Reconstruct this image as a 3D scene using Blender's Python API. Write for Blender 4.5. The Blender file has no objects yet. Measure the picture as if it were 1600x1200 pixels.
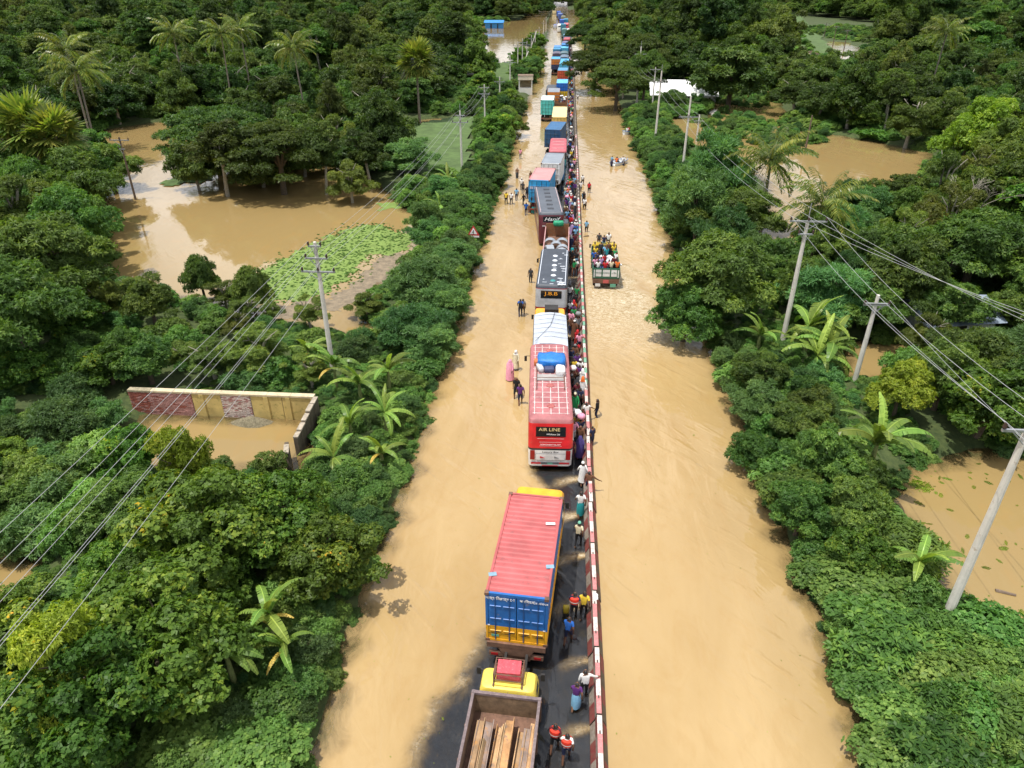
import bpy, bmesh, math, random
import numpy as np
from mathutils import Vector, Matrix, Euler

# ------------------------------------------------------------------ camera, sky, sun, exposure
S = bpy.context.scene
C = S.collection
CAM_H, PITCH, YAW, FPX = 24.4, math.radians(29.99), math.radians(4.02), 1109.0
cam_d = bpy.data.cameras.new('camera'); cam = bpy.data.objects.new('camera', cam_d); C.objects.link(cam)
cam.location = (0, 0, CAM_H); cam.rotation_euler = (math.pi/2-PITCH, 0, YAW)
cam_d.sensor_width = 36; cam_d.lens = 36*FPX/1600; cam_d.clip_end = 6000; cam_d.clip_start = 0.5
S.camera = cam

SUN_EL, SUN_AZ = math.radians(75), math.radians(236)      # azimuth clockwise from the road's far direction (+Y)
w = bpy.data.worlds.new('World'); S.world = w; w.use_nodes = True
nt = w.node_tree; nt.nodes.clear()
def N(t, typ, **k):
    n = t.nodes.new(typ)
    for a, b in k.items(): setattr(n, a, b)
    return n
sky = N(nt, 'ShaderNodeTexSky', sky_type='NISHITA', sun_disc=False)
sky.sun_elevation = SUN_EL; sky.sun_rotation = SUN_AZ; sky.dust_density = 2.2; sky.air_density = 1.0; sky.ozone_density = 1.0
tc = N(nt, 'ShaderNodeTexCoord'); sep = N(nt, 'ShaderNodeSeparateXYZ'); nt.links.new(tc.outputs['Generated'], sep.inputs[0])
zz = N(nt, 'ShaderNodeMath', operation='MAXIMUM'); zz.inputs[1].default_value = 0.0; nt.links.new(sep.outputs[2], zz.inputs[0])
za = N(nt, 'ShaderNodeMath', operation='ADD'); za.inputs[1].default_value = 0.22; nt.links.new(zz.outputs[0], za.inputs[0])
dx = N(nt, 'ShaderNodeMath', operation='DIVIDE'); dy = N(nt, 'ShaderNodeMath', operation='DIVIDE')
for d, k in ((dx, 0), (dy, 1)):
    nt.links.new(sep.outputs[k], d.inputs[0]); nt.links.new(za.outputs[0], d.inputs[1])
comb = N(nt, 'ShaderNodeCombineXYZ'); nt.links.new(dx.outputs[0], comb.inputs[0]); nt.links.new(dy.outputs[0], comb.inputs[1])
cn = N(nt, 'ShaderNodeTexNoise'); cn.inputs['Scale'].default_value = 1.5; cn.inputs['Detail'].default_value = 7; cn.inputs['Roughness'].default_value = 0.55
nt.links.new(comb.outputs[0], cn.inputs['Vector'])
cr = N(nt, 'ShaderNodeMapRange'); cr.inputs[1].default_value = 0.42; cr.inputs[2].default_value = 0.60; nt.links.new(cn.outputs[0], cr.inputs[0])
cm = N(nt, 'ShaderNodeMixRGB'); cm.inputs[2].default_value = (13.5, 13.4, 13.6, 1)
nt.links.new(cr.outputs[0], cm.inputs[0]); nt.links.new(sky.outputs[0], cm.inputs[1])
bg = N(nt, 'ShaderNodeBackground'); bg.inputs[1].default_value = 0.115; nt.links.new(cm.outputs[0], bg.inputs[0])
wo = N(nt, 'ShaderNodeOutputWorld'); nt.links.new(bg.outputs[0], wo.inputs[0])
sl = bpy.data.lights.new('sun', 'SUN'); sl.energy = 4.5; sl.angle = math.radians(0.53); sl.color = (1.0, 0.955, 0.88)
sun = bpy.data.objects.new('sun', sl); C.objects.link(sun)
to_sun = Vector((math.sin(SUN_AZ)*math.cos(SUN_EL), math.cos(SUN_AZ)*math.cos(SUN_EL), math.sin(SUN_EL)))
sun.rotation_euler = to_sun.to_track_quat('Z', 'Y').to_euler(); sun.location = to_sun*200
vs = S.view_settings
S.display_settings.display_device = 'sRGB'; vs.view_transform = 'Standard'; vs.look = 'None'; vs.gamma = 1; vs.use_curve_mapping = False
vs.exposure = 0.08
cy = S.cycles
cy.max_bounces = 6; cy.diffuse_bounces = 2; cy.glossy_bounces = 2; cy.transmission_bounces = 3; cy.transparent_max_bounces = 8
cy.caustics_reflective = False; cy.caustics_refractive = False; cy.use_denoising = True

# ------------------------------------------------------------------ survey helpers (metres; road runs along +Y, water level z = 0)
cp, sp_, cyw, syw = math.cos(PITCH), math.sin(PITCH), math.cos(YAW), math.sin(YAW)
def G(u, v, z=0.0):
    """ground position of a surveyed image point that lies at height z"""
    x = (u-800)/FPX; y = (600-v)/FPX
    t = (CAM_H-z)/(sp_-y*cp); X = x*t; Y = (cp+y*sp_)*t
    return (X*cyw-Y*syw, X*syw+Y*cyw)
def zat(x, y, v):
    """height of a vertical line standing at (x, y) where it reaches image row v"""
    Y = -x*syw+y*cyw; k = (600-v)/FPX
    return CAM_H+Y*(k*cp-sp_)/(cp+k*sp_)
def bend(y): return -4.8e-5*max(0, y-220)**2
rng = np.random.default_rng(7); random.seed(7)

# ------------------------------------------------------------------ tagging and mesh building
def tag(o, label=None, cat=None, group=None, kind=None):
    if label: o['label'] = label
    if cat: o['category'] = cat
    if group: o['group'] = group
    if kind: o['kind'] = kind
    return o
def empty(name, loc, rz=0, label=None, cat=None, group=None):
    o = bpy.data.objects.new(name, None); C.objects.link(o); o.location = loc; o.rotation_euler = (0, 0, rz)
    o.empty_display_size = 0.3
    return tag(o, label, cat, group)
def link(name, me, parent=None, loc=None):
    o = bpy.data.objects.new(name, me); C.objects.link(o)
    if parent: o.parent = parent
    if loc is not None: o.location = loc
    return o
def mesh_np(name, V, F, mats=(), mi=None, smooth=False):
    me = bpy.data.meshes.new(name)
    if isinstance(F, np.ndarray):
        nf, k = F.shape
        me.vertices.add(len(V)); me.vertices.foreach_set('co', np.asarray(V, np.float32).ravel())
        me.loops.add(nf*k); me.loops.foreach_set('vertex_index', F.astype(np.int32).ravel())
        me.polygons.add(nf); me.polygons.foreach_set('loop_start', np.arange(0, nf*k, k, dtype=np.int32))
    else:
        me.from_pydata([tuple(map(float, v)) for v in V], [], [tuple(f) for f in F])
    for m in mats: me.materials.append(m)
    if mi is not None: me.polygons.foreach_set('material_index', np.asarray(mi, np.int32))
    if smooth: me.polygons.foreach_set('use_smooth', np.ones(len(me.polygons), bool))
    me.update(calc_edges=True)
    return me
class MB:
    """collects shapes of one part; build() links them as one mesh"""
    def __init__(s): s.v = []; s.f = []; s.m = []; s.mats = []; s.M = Matrix.Identity(4)
    def mi(s, m):
        if m not in s.mats: s.mats.append(m)
        return s.mats.index(m)
    def add(s, vs, fs, m):
        b = len(s.v); s.v += [tuple(s.M @ Vector(v)) for v in vs]; k = s.mi(m)
        for f in fs: s.f.append(tuple(b+i for i in f)); s.m.append(k)
        return s
    def box(s, c, d, m, rot=None, taper=1.0):
        x, y, z = d[0]/2, d[1]/2, d[2]/2; t = taper
        vs = [Vector(p) for p in ((-x,-y,-z),(x,-y,-z),(x,y,-z),(-x,y,-z),(-x*t,-y*t,z),(x*t,-y*t,z),(x*t,y*t,z),(-x*t,y*t,z))]
        if rot: R = Euler(rot).to_matrix(); vs = [R @ v for v in vs]
        vs = [v+Vector(c) for v in vs]
        return s.add(vs, [(3,2,1,0),(4,5,6,7),(0,1,5,4),(1,2,6,5),(2,3,7,6),(3,0,4,7)], m)
    def tube(s, pts, rad, m, n=8, cap=True):
        pts = [Vector(p) for p in pts]; vs = []; fs = []
        if not hasattr(rad, '__len__'): rad = [rad]*len(pts)
        for i, p in enumerate(pts):
            d = (pts[min(i+1, len(pts)-1)]-pts[max(i-1, 0)]).normalized()
            a = d.cross(Vector((0,0,1)) if abs(d.z) < .95 else Vector((1,0,0))).normalized(); b = d.cross(a)
            for k in range(n):
                t = 2*math.pi*k/n; vs.append(p+rad[i]*(math.cos(t)*a+math.sin(t)*b))
        for i in range(len(pts)-1):
            for k in range(n):
                k2 = (k+1) % n; fs.append((i*n+k, i*n+k2, (i+1)*n+k2, (i+1)*n+k))
        if cap: fs.append(tuple(range(n))[::-1]); fs.append(tuple(range((len(pts)-1)*n, len(pts)*n)))
        return s.add(vs, fs, m)
    def loft(s, rings, m, cap=True, ms=None):
        n = len(rings[0]); b = len(s.v); 
        for r in rings: s.v += [tuple(s.M @ Vector(v)) for v in r]
        for i in range(len(rings)-1):
            k = s.mi(ms[i] if ms else m)
            for j in range(n):
                j2 = (j+1) % n; s.f.append((b+i*n+j, b+i*n+j2, b+(i+1)*n+j2, b+(i+1)*n+j)); s.m.append(k)
        if cap:
            s.f.append(tuple(b+j for j in range(n))[::-1]); s.m.append(s.mi(ms[0] if ms else m))
            s.f.append(tuple(b+(len(rings)-1)*n+j for j in range(n))); s.m.append(s.mi(m))
        return s
    def prism(s, poly, axis, a, b, m):
        """poly of 2D points extruded along axis 'x' or 'y' from a to b"""
        if axis == 'x': r0 = [(a, p[0], p[1]) for p in poly]; r1 = [(b, p[0], p[1]) for p in poly]
        elif axis == 'y': r0 = [(p[0], a, p[1]) for p in poly]; r1 = [(p[0], b, p[1]) for p in poly]
        else: r0 = [(p[0], p[1], a) for p in poly]; r1 = [(p[0], p[1], b) for p in poly]
        return s.loft([r0, r1], m)
    def mesh(s, name, smooth=False):
        me = bpy.data.meshes.new(name); me.from_pydata(s.v, [], s.f)
        for m in s.mats: me.materials.append(m)
        me.polygons.foreach_set('material_index', s.m)
        bm = bmesh.new(); bm.from_mesh(me); bmesh.ops.recalc_face_normals(bm, faces=bm.faces); bm.to_mesh(me); bm.free()
        if smooth:
            me.polygons.foreach_set('use_smooth', [True]*len(me.polygons))
            try: me.set_sharp_from_angle(angle=math.radians(35))
            except Exception: pass
        me.update(); return me
    def build(s, name, parent=None, smooth=False, loc=None):
        return link(name, s.mesh(name, smooth), parent, loc)
def copy_tree(o, parent=None):
    c = o.copy(); C.objects.link(c)
    if parent is not None: c.parent = parent
    for ch in o.children: copy_tree(ch, c)
    return c

# ------------------------------------------------------------------ materials
def lin(h):
    h = h.lstrip('#'); r = [int(h[i:i+2], 16)/255 for i in (0, 2, 4)]
    return tuple((c/12.92 if c <= .04045 else ((c+.055)/1.055)**2.4) for c in r)
_M = {}
def mat(name, col, rough=.5, var=.18, scale=2.0, metal=0.0, dirt=0.0, dirt_col=(.13, .09, .05), bump=0.0, coat=0.0):
    """paint or stuff of a base colour with uneven wear (noise) and optional dirt patches"""
    key = (name, tuple(col))
    if key in _M: return _M[key]
    m = bpy.data.materials.new(name); m.use_nodes = True; t = m.node_tree; t.nodes.clear()
    o = N(t, 'ShaderNodeOutputMaterial'); p = N(t, 'ShaderNodeBsdfPrincipled'); t.links.new(p.outputs[0], o.inputs[0])
    c = N(t, 'ShaderNodeTexCoord'); n = N(t, 'ShaderNodeTexNoise'); n.inputs['Scale'].default_value = scale; n.inputs['Detail'].default_value = 6
    n.inputs['Roughness'].default_value = .65
    t.links.new(c.outputs['Object'], n.inputs['Vector'])
    mx = N(t, 'ShaderNodeMixRGB'); mx.inputs[1].default_value = (*[max(0, x*(1-var)) for x in col], 1); mx.inputs[2].default_value = (*[min(1, x*(1+var)+.01*var) for x in col], 1)
    mr = N(t, 'ShaderNodeMapRange'); mr.inputs[1].default_value = .3; mr.inputs[2].default_value = .7; t.links.new(n.outputs[0], mr.inputs[0]); t.links.new(mr.outputs[0], mx.inputs[0])
    last = mx.outputs[0]
    if dirt > 0:
        n2 = N(t, 'ShaderNodeTexNoise'); n2.inputs['Scale'].default_value = scale*2.7; n2.inputs['Detail'].default_value = 8; n2.inputs['Roughness'].default_value = .75
        t.links.new(c.outputs['Object'], n2.inputs['Vector'])
        m2 = N(t, 'ShaderNodeMapRange'); m2.inputs[1].default_value = .66-.25*dirt; m2.inputs[2].default_value = .74-.15*dirt; t.links.new(n2.outputs[0], m2.inputs[0])
        md = N(t, 'ShaderNodeMixRGB'); md.inputs[2].default_value = (*dirt_col, 1); t.links.new(m2.outputs[0], md.inputs[0]); t.links.new(last, md.inputs[1]); last = md.outputs[0]
    t.links.new(last, p.inputs['Base Color']); p.inputs['Roughness'].default_value = rough; p.inputs['Metallic'].default_value = metal
    p.inputs['Coat Weight'].default_value = coat; p.inputs['Coat Roughness'].default_value = .15
    if bump:
        b = N(t, 'ShaderNodeBump'); b.inputs['Strength'].default_value = bump; b.inputs['Distance'].default_value = .03
        nb = N(t, 'ShaderNodeTexNoise'); nb.inputs['Scale'].default_value = scale*6; t.links.new(c.outputs['Object'], nb.inputs['Vector']); t.links.new(nb.outputs[0], b.inputs['Height']); t.links.new(b.outputs[0], p.inputs['Normal'])
    _M[key] = m; return m
def leafmat(name, dark, mid, light, yellow=.0, rough=.46, trans=.34):
    m = bpy.data.materials.new(name); m.use_nodes = True; t = m.node_tree; t.nodes.clear()
    o = N(t, 'ShaderNodeOutputMaterial'); p = N(t, 'ShaderNodeBsdfPrincipled')
    a = N(t, 'ShaderNodeAttribute', attribute_name='tint'); oi = N(t, 'ShaderNodeObjectInfo')
    r = N(t, 'ShaderNodeValToRGB'); e = r.color_ramp.elements
    e[0].position = 0; e[0].color = (*dark, 1); e[1].position = .55; e[1].color = (*mid, 1)
    x = e.new(.93); x.color = (*light, 1)
    x = e.new(1.0); x.color = (*(light if not yellow else (.42, .34, .03)), 1)
    t.links.new(a.outputs['Fac'], r.inputs[0])
    h = N(t, 'ShaderNodeHueSaturation'); t.links.new(r.outputs[0], h.inputs['Color'])
    h1 = N(t, 'ShaderNodeMapRange'); h1.inputs[3].default_value = .452; h1.inputs[4].default_value = .500; t.links.new(oi.outputs['Random'], h1.inputs[0]); t.links.new(h1.outputs[0], h.inputs['Hue'])
    mu = N(t, 'ShaderNodeMath', operation='MULTIPLY'); mu.inputs[1].default_value = 7.31; t.links.new(oi.outputs['Random'], mu.inputs[0])
    fr = N(t, 'ShaderNodeMath', operation='FRACT'); t.links.new(mu.outputs[0], fr.inputs[0])
    h2 = N(t, 'ShaderNodeMapRange'); h2.inputs[3].default_value = 1.12; h2.inputs[4].default_value = 2.35; t.links.new(fr.outputs[0], h2.inputs[0]); t.links.new(h2.outputs[0], h.inputs['Value'])
    h.inputs['Saturation'].default_value = 1.04
    t.links.new(h.outputs[0], p.inputs['Base Color']); p.inputs['Roughness'].default_value = rough; p.inputs['Specular IOR Level'].default_value = .2
    tr = N(t, 'ShaderNodeBsdfTranslucent'); g = N(t, 'ShaderNodeMixRGB', blend_type='MULTIPLY'); g.inputs[0].default_value = 1; g.inputs[2].default_value = (1.5, 1.6, .5, 1)
    t.links.new(h.outputs[0], g.inputs[1]); t.links.new(g.outputs[0], tr.inputs[0])
    ms = N(t, 'ShaderNodeMixShader'); ms.inputs[0].default_value = trans; t.links.new(p.outputs[0], ms.inputs[1]); t.links.new(tr.outputs[0], ms.inputs[2]); t.links.new(ms.outputs[0], o.inputs[0])
    return m
LEAF = {
 'mango': leafmat('mango_leaf', (.020, .048, .014), (.042, .092, .022), (.10, .17, .036)),
 'feather': leafmat('feather_leaf', (.026, .062, .024), (.046, .105, .036), (.09, .165, .05)),
 'broad': leafmat('broad_leaf', (.025, .062, .014), (.05, .118, .022), (.13, .21, .035), yellow=.1),
 'olive': leafmat('olive_leaf', (.03, .055, .014), (.06, .10, .022), (.13, .17, .04), yellow=.1),
 'lime': leafmat('lime_leaf', (.05, .095, .014), (.10, .17, .024), (.20, .26, .04), yellow=.1),
 'shrub': leafmat('shrub_leaf', (.036, .082, .024), (.066, .145, .038), (.13, .22, .06)),
 'rain': leafmat('rain_tree_leaf', (.018, .04, .013), (.032, .07, .019), (.07, .115, .03)),
 'vine': leafmat('vine_leaf', (.028, .068, .018), (.048, .112, .027), (.105, .185, .048)),
 'palm': leafmat('palm_leaf', (.03, .06, .015), (.06, .10, .024), (.15, .17, .045), rough=.3),
 'banana': leafmat('banana_leaf', (.05, .10, .024), (.085, .155, .034), (.15, .24, .055), rough=.35, trans=.3),
}
LEAF['wood_mango'] = leafmat('wood_leaf', (.014, .034, .011), (.028, .062, .017), (.065, .11, .027))
LEAF['wood_broad'] = leafmat('wood_bright_leaf', (.02, .048, .012), (.038, .088, .019), (.09, .145, .03))
LEAF['wood_olive'] = leafmat('wood_olive_leaf', (.022, .042, .012), (.042, .074, .019), (.09, .125, .033))
LEAF['dryleaf'] = mat('dry_banana_leaf', (.46, .33, .05), .6, .35, 5, dirt=.4, dirt_col=(.25, .15, .05))
BARK = mat('bark', (.10, .075, .05), .9, .4, 6, bump=.4)
BARK_PALE = mat('pale_bark', (.32, .29, .23), .9, .3, 5, bump=.3)

# ------------------------------------------------------------------ land and flood
def poly_world(p): return np.array([G(u, v) for u, v in p])
def sdist(P, poly):
    """signed distance, positive outside the polygon"""
    x, y = P[:, 0], P[:, 1]; n = len(poly); d = np.full(len(P), 1e9); ins = np.zeros(len(P), bool)
    for i in range(n):
        a, b = poly[i], poly[(i+1) % n]; e = b-a; t = np.clip(((P-a)@e)/(e@e), 0, 1)
        q = P-(a+t[:, None]*e); d = np.minimum(d, np.hypot(q[:, 0], q[:, 1]))
        c = (a[1] > y) != (b[1] > y)
        with np.errstate(divide='ignore', invalid='ignore'):
            xi = a[0]+(y-a[1])/(b[1]-a[1])*(b[0]-a[0])
        ins ^= c & (x < xi)
    return np.where(ins, -d, d)
POND = [poly_world(p) for p in (
 [(105,218),(180,200),(270,188),(480,200),(640,330),(705,345),(665,365),(640,420),(560,470),(578,535),(440,505),(300,470),(160,440),(150,330),(180,300)],
 [(205,728),(225,650),(492,655),(470,735),(300,748)],
 [(600,192),(700,184),(722,198),(620,222)],
 [(715,47),(850,24),(858,44),(800,106),(745,100)],
 [(-90,865),(60,878),(48,965),(-70,995)],
 [(1430,725),(1720,690),(1720,1040),(1490,965),(1385,790)],
 [(1312,535),(1425,532),(1425,592),(1325,597)],
 [(1105,132),(1205,140),(1240,200),(1455,238),(1440,292),(1330,300),(1250,430),(1180,420),(1200,285),(1130,245),(1045,210),(1045,185),(1110,186)],
 [(1255,58),(1348,68),(1342,97),(1275,86)], [(1415,92),(1500,98),(1495,112),(1420,108)],
 [(1400,298),(1470,310),(1490,380),(1420,380)],
 [(1480,545),(1600,540),(1600,580),(1490,580)])]
def wob(x, y, s=1.0):
    return .5*np.sin(x*.9*s+y*.37*s)+.35*np.sin(y*1.3*s+1.7)+.25*np.sin(y*3.1*s+x*2.2*s+.4)
LB, RB = -8.3, 11.9        # where the flood meets the two road banks
def water_d(x, y):
    """distance to the nearest flood water, negative inside it"""
    x = np.asarray(x, float); y = np.asarray(y, float); P = np.stack([x, y], 1)
    bx = -4.8e-5*np.clip(y-220, 0, None)**2; wv = wob(0*x, y)*.24
    d = np.maximum(LB+bx-x-wv, x-(RB+bx)-wv*1.3)
    for p in POND: d = np.minimum(d, sdist(P, p)+.3*wob(x, y))
    return d
def ground_z(x, y):
    d = water_d(x, y); t = np.clip((d+1.6)/3.2, 0, 1); t = t*t*(3-2*t)
    road = (np.asarray(x) > LB-3) & (np.asarray(x) < RB+3)
    deep = np.where(road, -.75, -1.1)
    return deep+t*(.55-deep)+.12*np.sin(np.asarray(x)*.7)*np.sin(np.asarray(y)*.9)*t
def axis(parts):
    a = []
    for s, e, st in parts: a += list(np.arange(s, e-1e-6, st))
    return np.array(a+[parts[-1][1]])
def grid(xs, ys, zf):
    X, Y = np.meshgrid(xs, ys); x, y = X.ravel(), Y.ravel(); V = np.stack([x, y, zf(x, y)], 1)
    nx, ny = len(xs), len(ys); i = np.arange(ny-1)[:, None]*nx+np.arange(nx-1)[None]; i = i.ravel()
    return V, np.stack([i, i+1, i+nx+1, i+nx], 1)
xs = axis([(-2500,-400,300),(-400,-100,20),(-100,-34,2),(-34,34,.5),(34,100,2),(100,400,20),(400,2500,300)])
ys = axis([(-200,-10,20),(-10,110,.5),(110,220,2),(220,500,8),(500,3000,250)])
V, F = grid(xs, ys, ground_z)
gm = bpy.data.materials.new('bank_soil'); gm.use_nodes = True; t = gm.node_tree; p = t.nodes['Principled BSDF']; p.inputs['Roughness'].default_value = .95
c = N(t, 'ShaderNodeTexCoord'); n1 = N(t, 'ShaderNodeTexNoise'); n1.inputs['Scale'].default_value = 2.2; n1.inputs['Detail'].default_value = 12; n1.inputs['Roughness'].default_value = .75; t.links.new(c.outputs['Object'], n1.inputs['Vector'])
r = N(t, 'ShaderNodeValToRGB'); r.color_ramp.elements[0].position = .35; r.color_ramp.elements[0].color = (.022, .042, .010, 1); r.color_ramp.elements[1].position = .7; r.color_ramp.elements[1].color = (.085, .11, .03, 1)
t.links.new(n1.outputs[0], r.inputs[0]); t.links.new(r.outputs[0], p.inputs['Base Color'])
ground = link('ground', mesh_np('ground', V, F, [gm], smooth=True)); tag(ground, 'low green land and road banks rising out of the flood', kind='structure')

# the drowned carriageways
rm = mat('wet_asphalt', (.017, .020, .026), .45, .35, 1.2, dirt=.2, dirt_col=(.03, .032, .036), bump=.25)
ry = axis([(-10,220,10),(220,760,20)])
mb = MB()
for i in range(len(ry)-1):
    a, b = ry[i], ry[i+1]; ba, bb = bend(a), bend(b)
    mb.add([(-7.4+ba,a,-.14),(11.0+ba,a,-.14),(11.0+bb,b,-.14),(-7.4+bb,b,-.14)], [(0,1,2,3)], rm)
tag(mb.build('road'), 'dark wet asphalt of the drowned road', kind='structure')

# flood water: muddy where it is deep or stirred, clear and thin over the sheltered strip of road
def xl(y):       # left rim of the sheltered clear strip
    return np.interp(y, [0,13,15,18,19.5,21,22,27.5,28.6,30,32,60,64,84,90,140,600], [-5.4,-5.1,-4.6,-3.5,-2.9,-2.1,-1.2,-1.0,-.4,.05,-.9,-1.0,-.8,-1.4,-1.9,-1.5,-1.6])
BAR_X, SEG, SEG0 = 2.05, 3.047, 16.75-3.047*2
JOINTS = SEG0+SEG*np.arange(0, 150)
def water_attr(x, y):
    bx = -4.8e-5*np.clip(y-220, 0, None)**2; xr = x-bx
    wv = .16*np.sin(y*1.3+x*1.1)+.10*np.sin(y*3.1+1.3*x)+.05*np.sin(y*7.1-x*3)
    e = xr-(xl(y)+wv); wdt = np.where(y < 24, .95, .7); inside = np.clip((e+wdt)/(1.6*wdt), 0, 1); inside = inside*inside*(3-2*inside)
    inside *= np.clip((BAR_X+.05-xr)/.1, 0, 1)
    mud = 1-inside*.985
    foam = np.zeros_like(x)
    near = (np.abs(xr) < 6) & (y < 260)
    idx = np.nonzero(near & (xr < BAR_X) & (xr > -2.2))[0]
    j = np.round((y[idx]-SEG0)/SEG).astype(int); jy = SEG0+j*SEG; amp = .45+.55*np.abs(np.sin(j*2.7+1.1))
    s = BAR_X-xr[idx]; reach = .7+1.5*amp
    cyy = jy-.28*s*s*.5-.1*s; wd = .10+.17*s
    f = np.exp(-((y[idx]-cyy)/wd)**2)*np.clip(1-s/reach, 0, 1)**.7*amp
    mud[idx] = np.maximum(mud[idx], np.clip(1.25*f, 0, .95)); foam[idx] = np.clip(f*np.clip(s*1.5, 0, 1)*1.3, 0, 1)
    # rim of the clear strip: a low step of broken water
    rim = np.exp(-((e+.15)/.22)**2)*(y < 34)*(.4+.6*np.sin(y*2.3)**2); foam = np.maximum(foam, .45*rim*near*(xr < -.3+.2*np.sin(y)))
    # broken water where people cross behind the maroon bus, wake of the crowded truck
    dcr = np.abs(y-(88.2-.55*(x+6)+.3*np.sin(x*2.1))); foam = np.maximum(foam, np.clip(1-dcr/.9, 0, 1)*((x > -8) & (x < -2.6))*.9)
    for sgn in (-1, 1):
        t_ = 66-y; wx = 5.0+sgn*(1.2+np.clip(t_, 0, None)*(.55 if sgn > 0 else .30)); k = np.exp(-((x-wx)/(.34+.09*np.clip(t_, 0, None)))**2)*((t_ > 0) & (t_ < 10))*np.clip(1-t_/10, 0, 1)
        foam = np.maximum(foam, .95*k)
    bw = 1.5+np.clip(61-y, 0, None)*.2; side = np.clip(1-np.clip(np.abs(x-4.8-.05*(61-y)+.35*np.sin(y*1.7))-bw, 0, None)/(1.0+.1*np.clip(61-y, 0, None)), 0, 1)
    foam = np.maximum(foam, .95*side*np.clip((y-46)/11, 0, 1)*np.clip((66-y)/3, 0, 1)*(x > 2.4))
    # submerged verge: thin murky water at the two banks
    d = water_d(x, y)
    verge = np.clip(1+(d-.25)/1.35+.25*np.sin(y*2.3)*np.sin(y*.7+1), 0, 1)*((xr < LB+2.0) | (xr > RB-1.8)); mud = np.minimum(mud, 1-.8*verge)
    mud = np.where((d > .02) & (xr > LB-2) & (xr < RB+2), np.minimum(mud, .6), mud)
    depth = np.clip(np.maximum(LB-1.2+bx-x, x-RB-1.2-bx)/2, 0, 1)
    return np.clip(mud, 0, 1), np.clip(foam, 0, 1), depth
xs = axis([(-2500,-400,300),(-400,-90,15),(-90,-30,1.5),(-30,-9.5,.6),(-9.5,2.4,.12),(2.4,14,.25),(14,34,.6),(34,100,1.5),(100,400,15),(400,2500,300)])
ys = axis([(-100,11,20),(11,36,.12),(36,70,.22),(70,130,.5),(130,250,1.5),(250,500,8),(500,3000,250)])
V, F = grid(xs, ys, lambda x, y: x*0.0)
mud, foam, depth = water_attr(V[:, 0], V[:, 1])
wm = bpy.data.materials.new('flood_water'); wm.use_nodes = True; t = wm.node_tree; t.nodes.clear()
o = N(t, 'ShaderNodeOutputMaterial'); pr = N(t, 'ShaderNodeBsdfPrincipled'); c = N(t, 'ShaderNodeTexCoord')
am = N(t, 'ShaderNodeAttribute', attribute_name='mud'); af = N(t, 'ShaderNodeAttribute', attribute_name='foam')
def noise(scale, detail=4, rough=.55, src=None, sx=1, sy=1, rot=0, dist=0):
    mp = N(t, 'ShaderNodeMapping'); mp.inputs['Scale'].default_value = (sx, sy, 1); mp.inputs['Rotation'].default_value = (0, 0, rot); t.links.new(c.outputs['Object'], mp.inputs[0])
    n = N(t, 'ShaderNodeTexNoise'); n.inputs['Scale'].default_value = scale; n.inputs['Detail'].default_value = detail; n.inputs['Roughness'].default_value = rough; n.inputs['Distortion'].default_value = dist
    t.links.new(mp.outputs[0], n.inputs['Vector']); return n.outputs[0]
def rngmap(x, a, b, lo=0, hi=1):
    r = N(t, 'ShaderNodeMapRange'); r.inputs[1].default_value = a; r.inputs[2].default_value = b; r.inputs[3].default_value = lo; r.inputs[4].default_value = hi; t.links.new(x, r.inputs[0]); return r.outputs[0]
def math_(op, a, b):
    n = N(t, 'ShaderNodeMath', operation=op, use_clamp=False)
    for k, x in enumerate((a, b)):
        if hasattr(x, 'links'): t.links.new(x, n.inputs[k])
        else: n.inputs[k].default_value = x
    return n.outputs[0]
def mixc(f, a, b):
    n = N(t, 'ShaderNodeMixRGB')
    for k, x in zip((0, 1, 2), (f, a, b)):
        if hasattr(x, 'links'): t.links.new(x, n.inputs[k])
        else: n.inputs[k].default_value = x if k == 0 else (*x, 1)
    return n.outputs[0]
big = rngmap(noise(.09, 5, .6, sx=1.6, sy=.5, dist=.6), .35, .68)
ap = N(t, 'ShaderNodeAttribute', attribute_name='pond')
col = mixc(big, (.358, .243, .103), (.45, .318, .152))
col = mixc(ap.outputs['Fac'], col, (.295, .208, .085))
fine = rngmap(noise(.55, 6, .65, sx=1.3, sy=.6, rot=.5, dist=1.2), .5, .8, 0, .5)
col = mixc(fine, col, (.34, .205, .07))
fbr = rngmap(noise(2.6, 8, .72, sx=.7, sy=1.4, dist=2.2), .42, .62)
fm = math_('MULTIPLY', af.outputs['Fac'], fbr)
col = mixc(fm, col, (.80, .70, .52))
t.links.new(col, pr.inputs['Base Color']); pr.inputs['IOR'].default_value = 1.5
pr.inputs['Roughness'].default_value = .05
h1 = noise(1.1, 5, .5, sx=1.5, sy=.7, rot=.55, dist=.5); h2 = noise(5.0, 3, .5, sx=1, sy=.8); h3 = noise(.35, 3, .5, sx=1.6, sy=.6, rot=.5, dist=.8)
mp4 = N(t, 'ShaderNodeMapping', vector_type='TEXTURE'); mp4.inputs['Rotation'].default_value = (0, 0, -.85); mp4.inputs['Scale'].default_value = (2.4, .62, 1); t.links.new(c.outputs['Object'], mp4.inputs[0])
n4 = N(t, 'ShaderNodeTexNoise'); n4.inputs['Scale'].default_value = 1.0; n4.inputs['Detail'].default_value = 1.5; n4.inputs['Distortion'].default_value = .5; t.links.new(mp4.outputs[0], n4.inputs['Vector'])
h4 = math_('MULTIPLY', rngmap(n4.outputs[0], .5, .8), rngmap(noise(.12, 3, .5), .4, .6))
hh = math_('ADD', math_('MULTIPLY', h1, .014), math_('ADD', math_('MULTIPLY', h2, .0035), math_('ADD', math_('MULTIPLY', h3, .10), math_('MULTIPLY', h4, .042))))
hh = math_('ADD', hh, math_('MULTIPLY', math_('MULTIPLY', af.outputs['Fac'], noise(3.5, 6, .7, dist=1.5)), .12))
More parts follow.
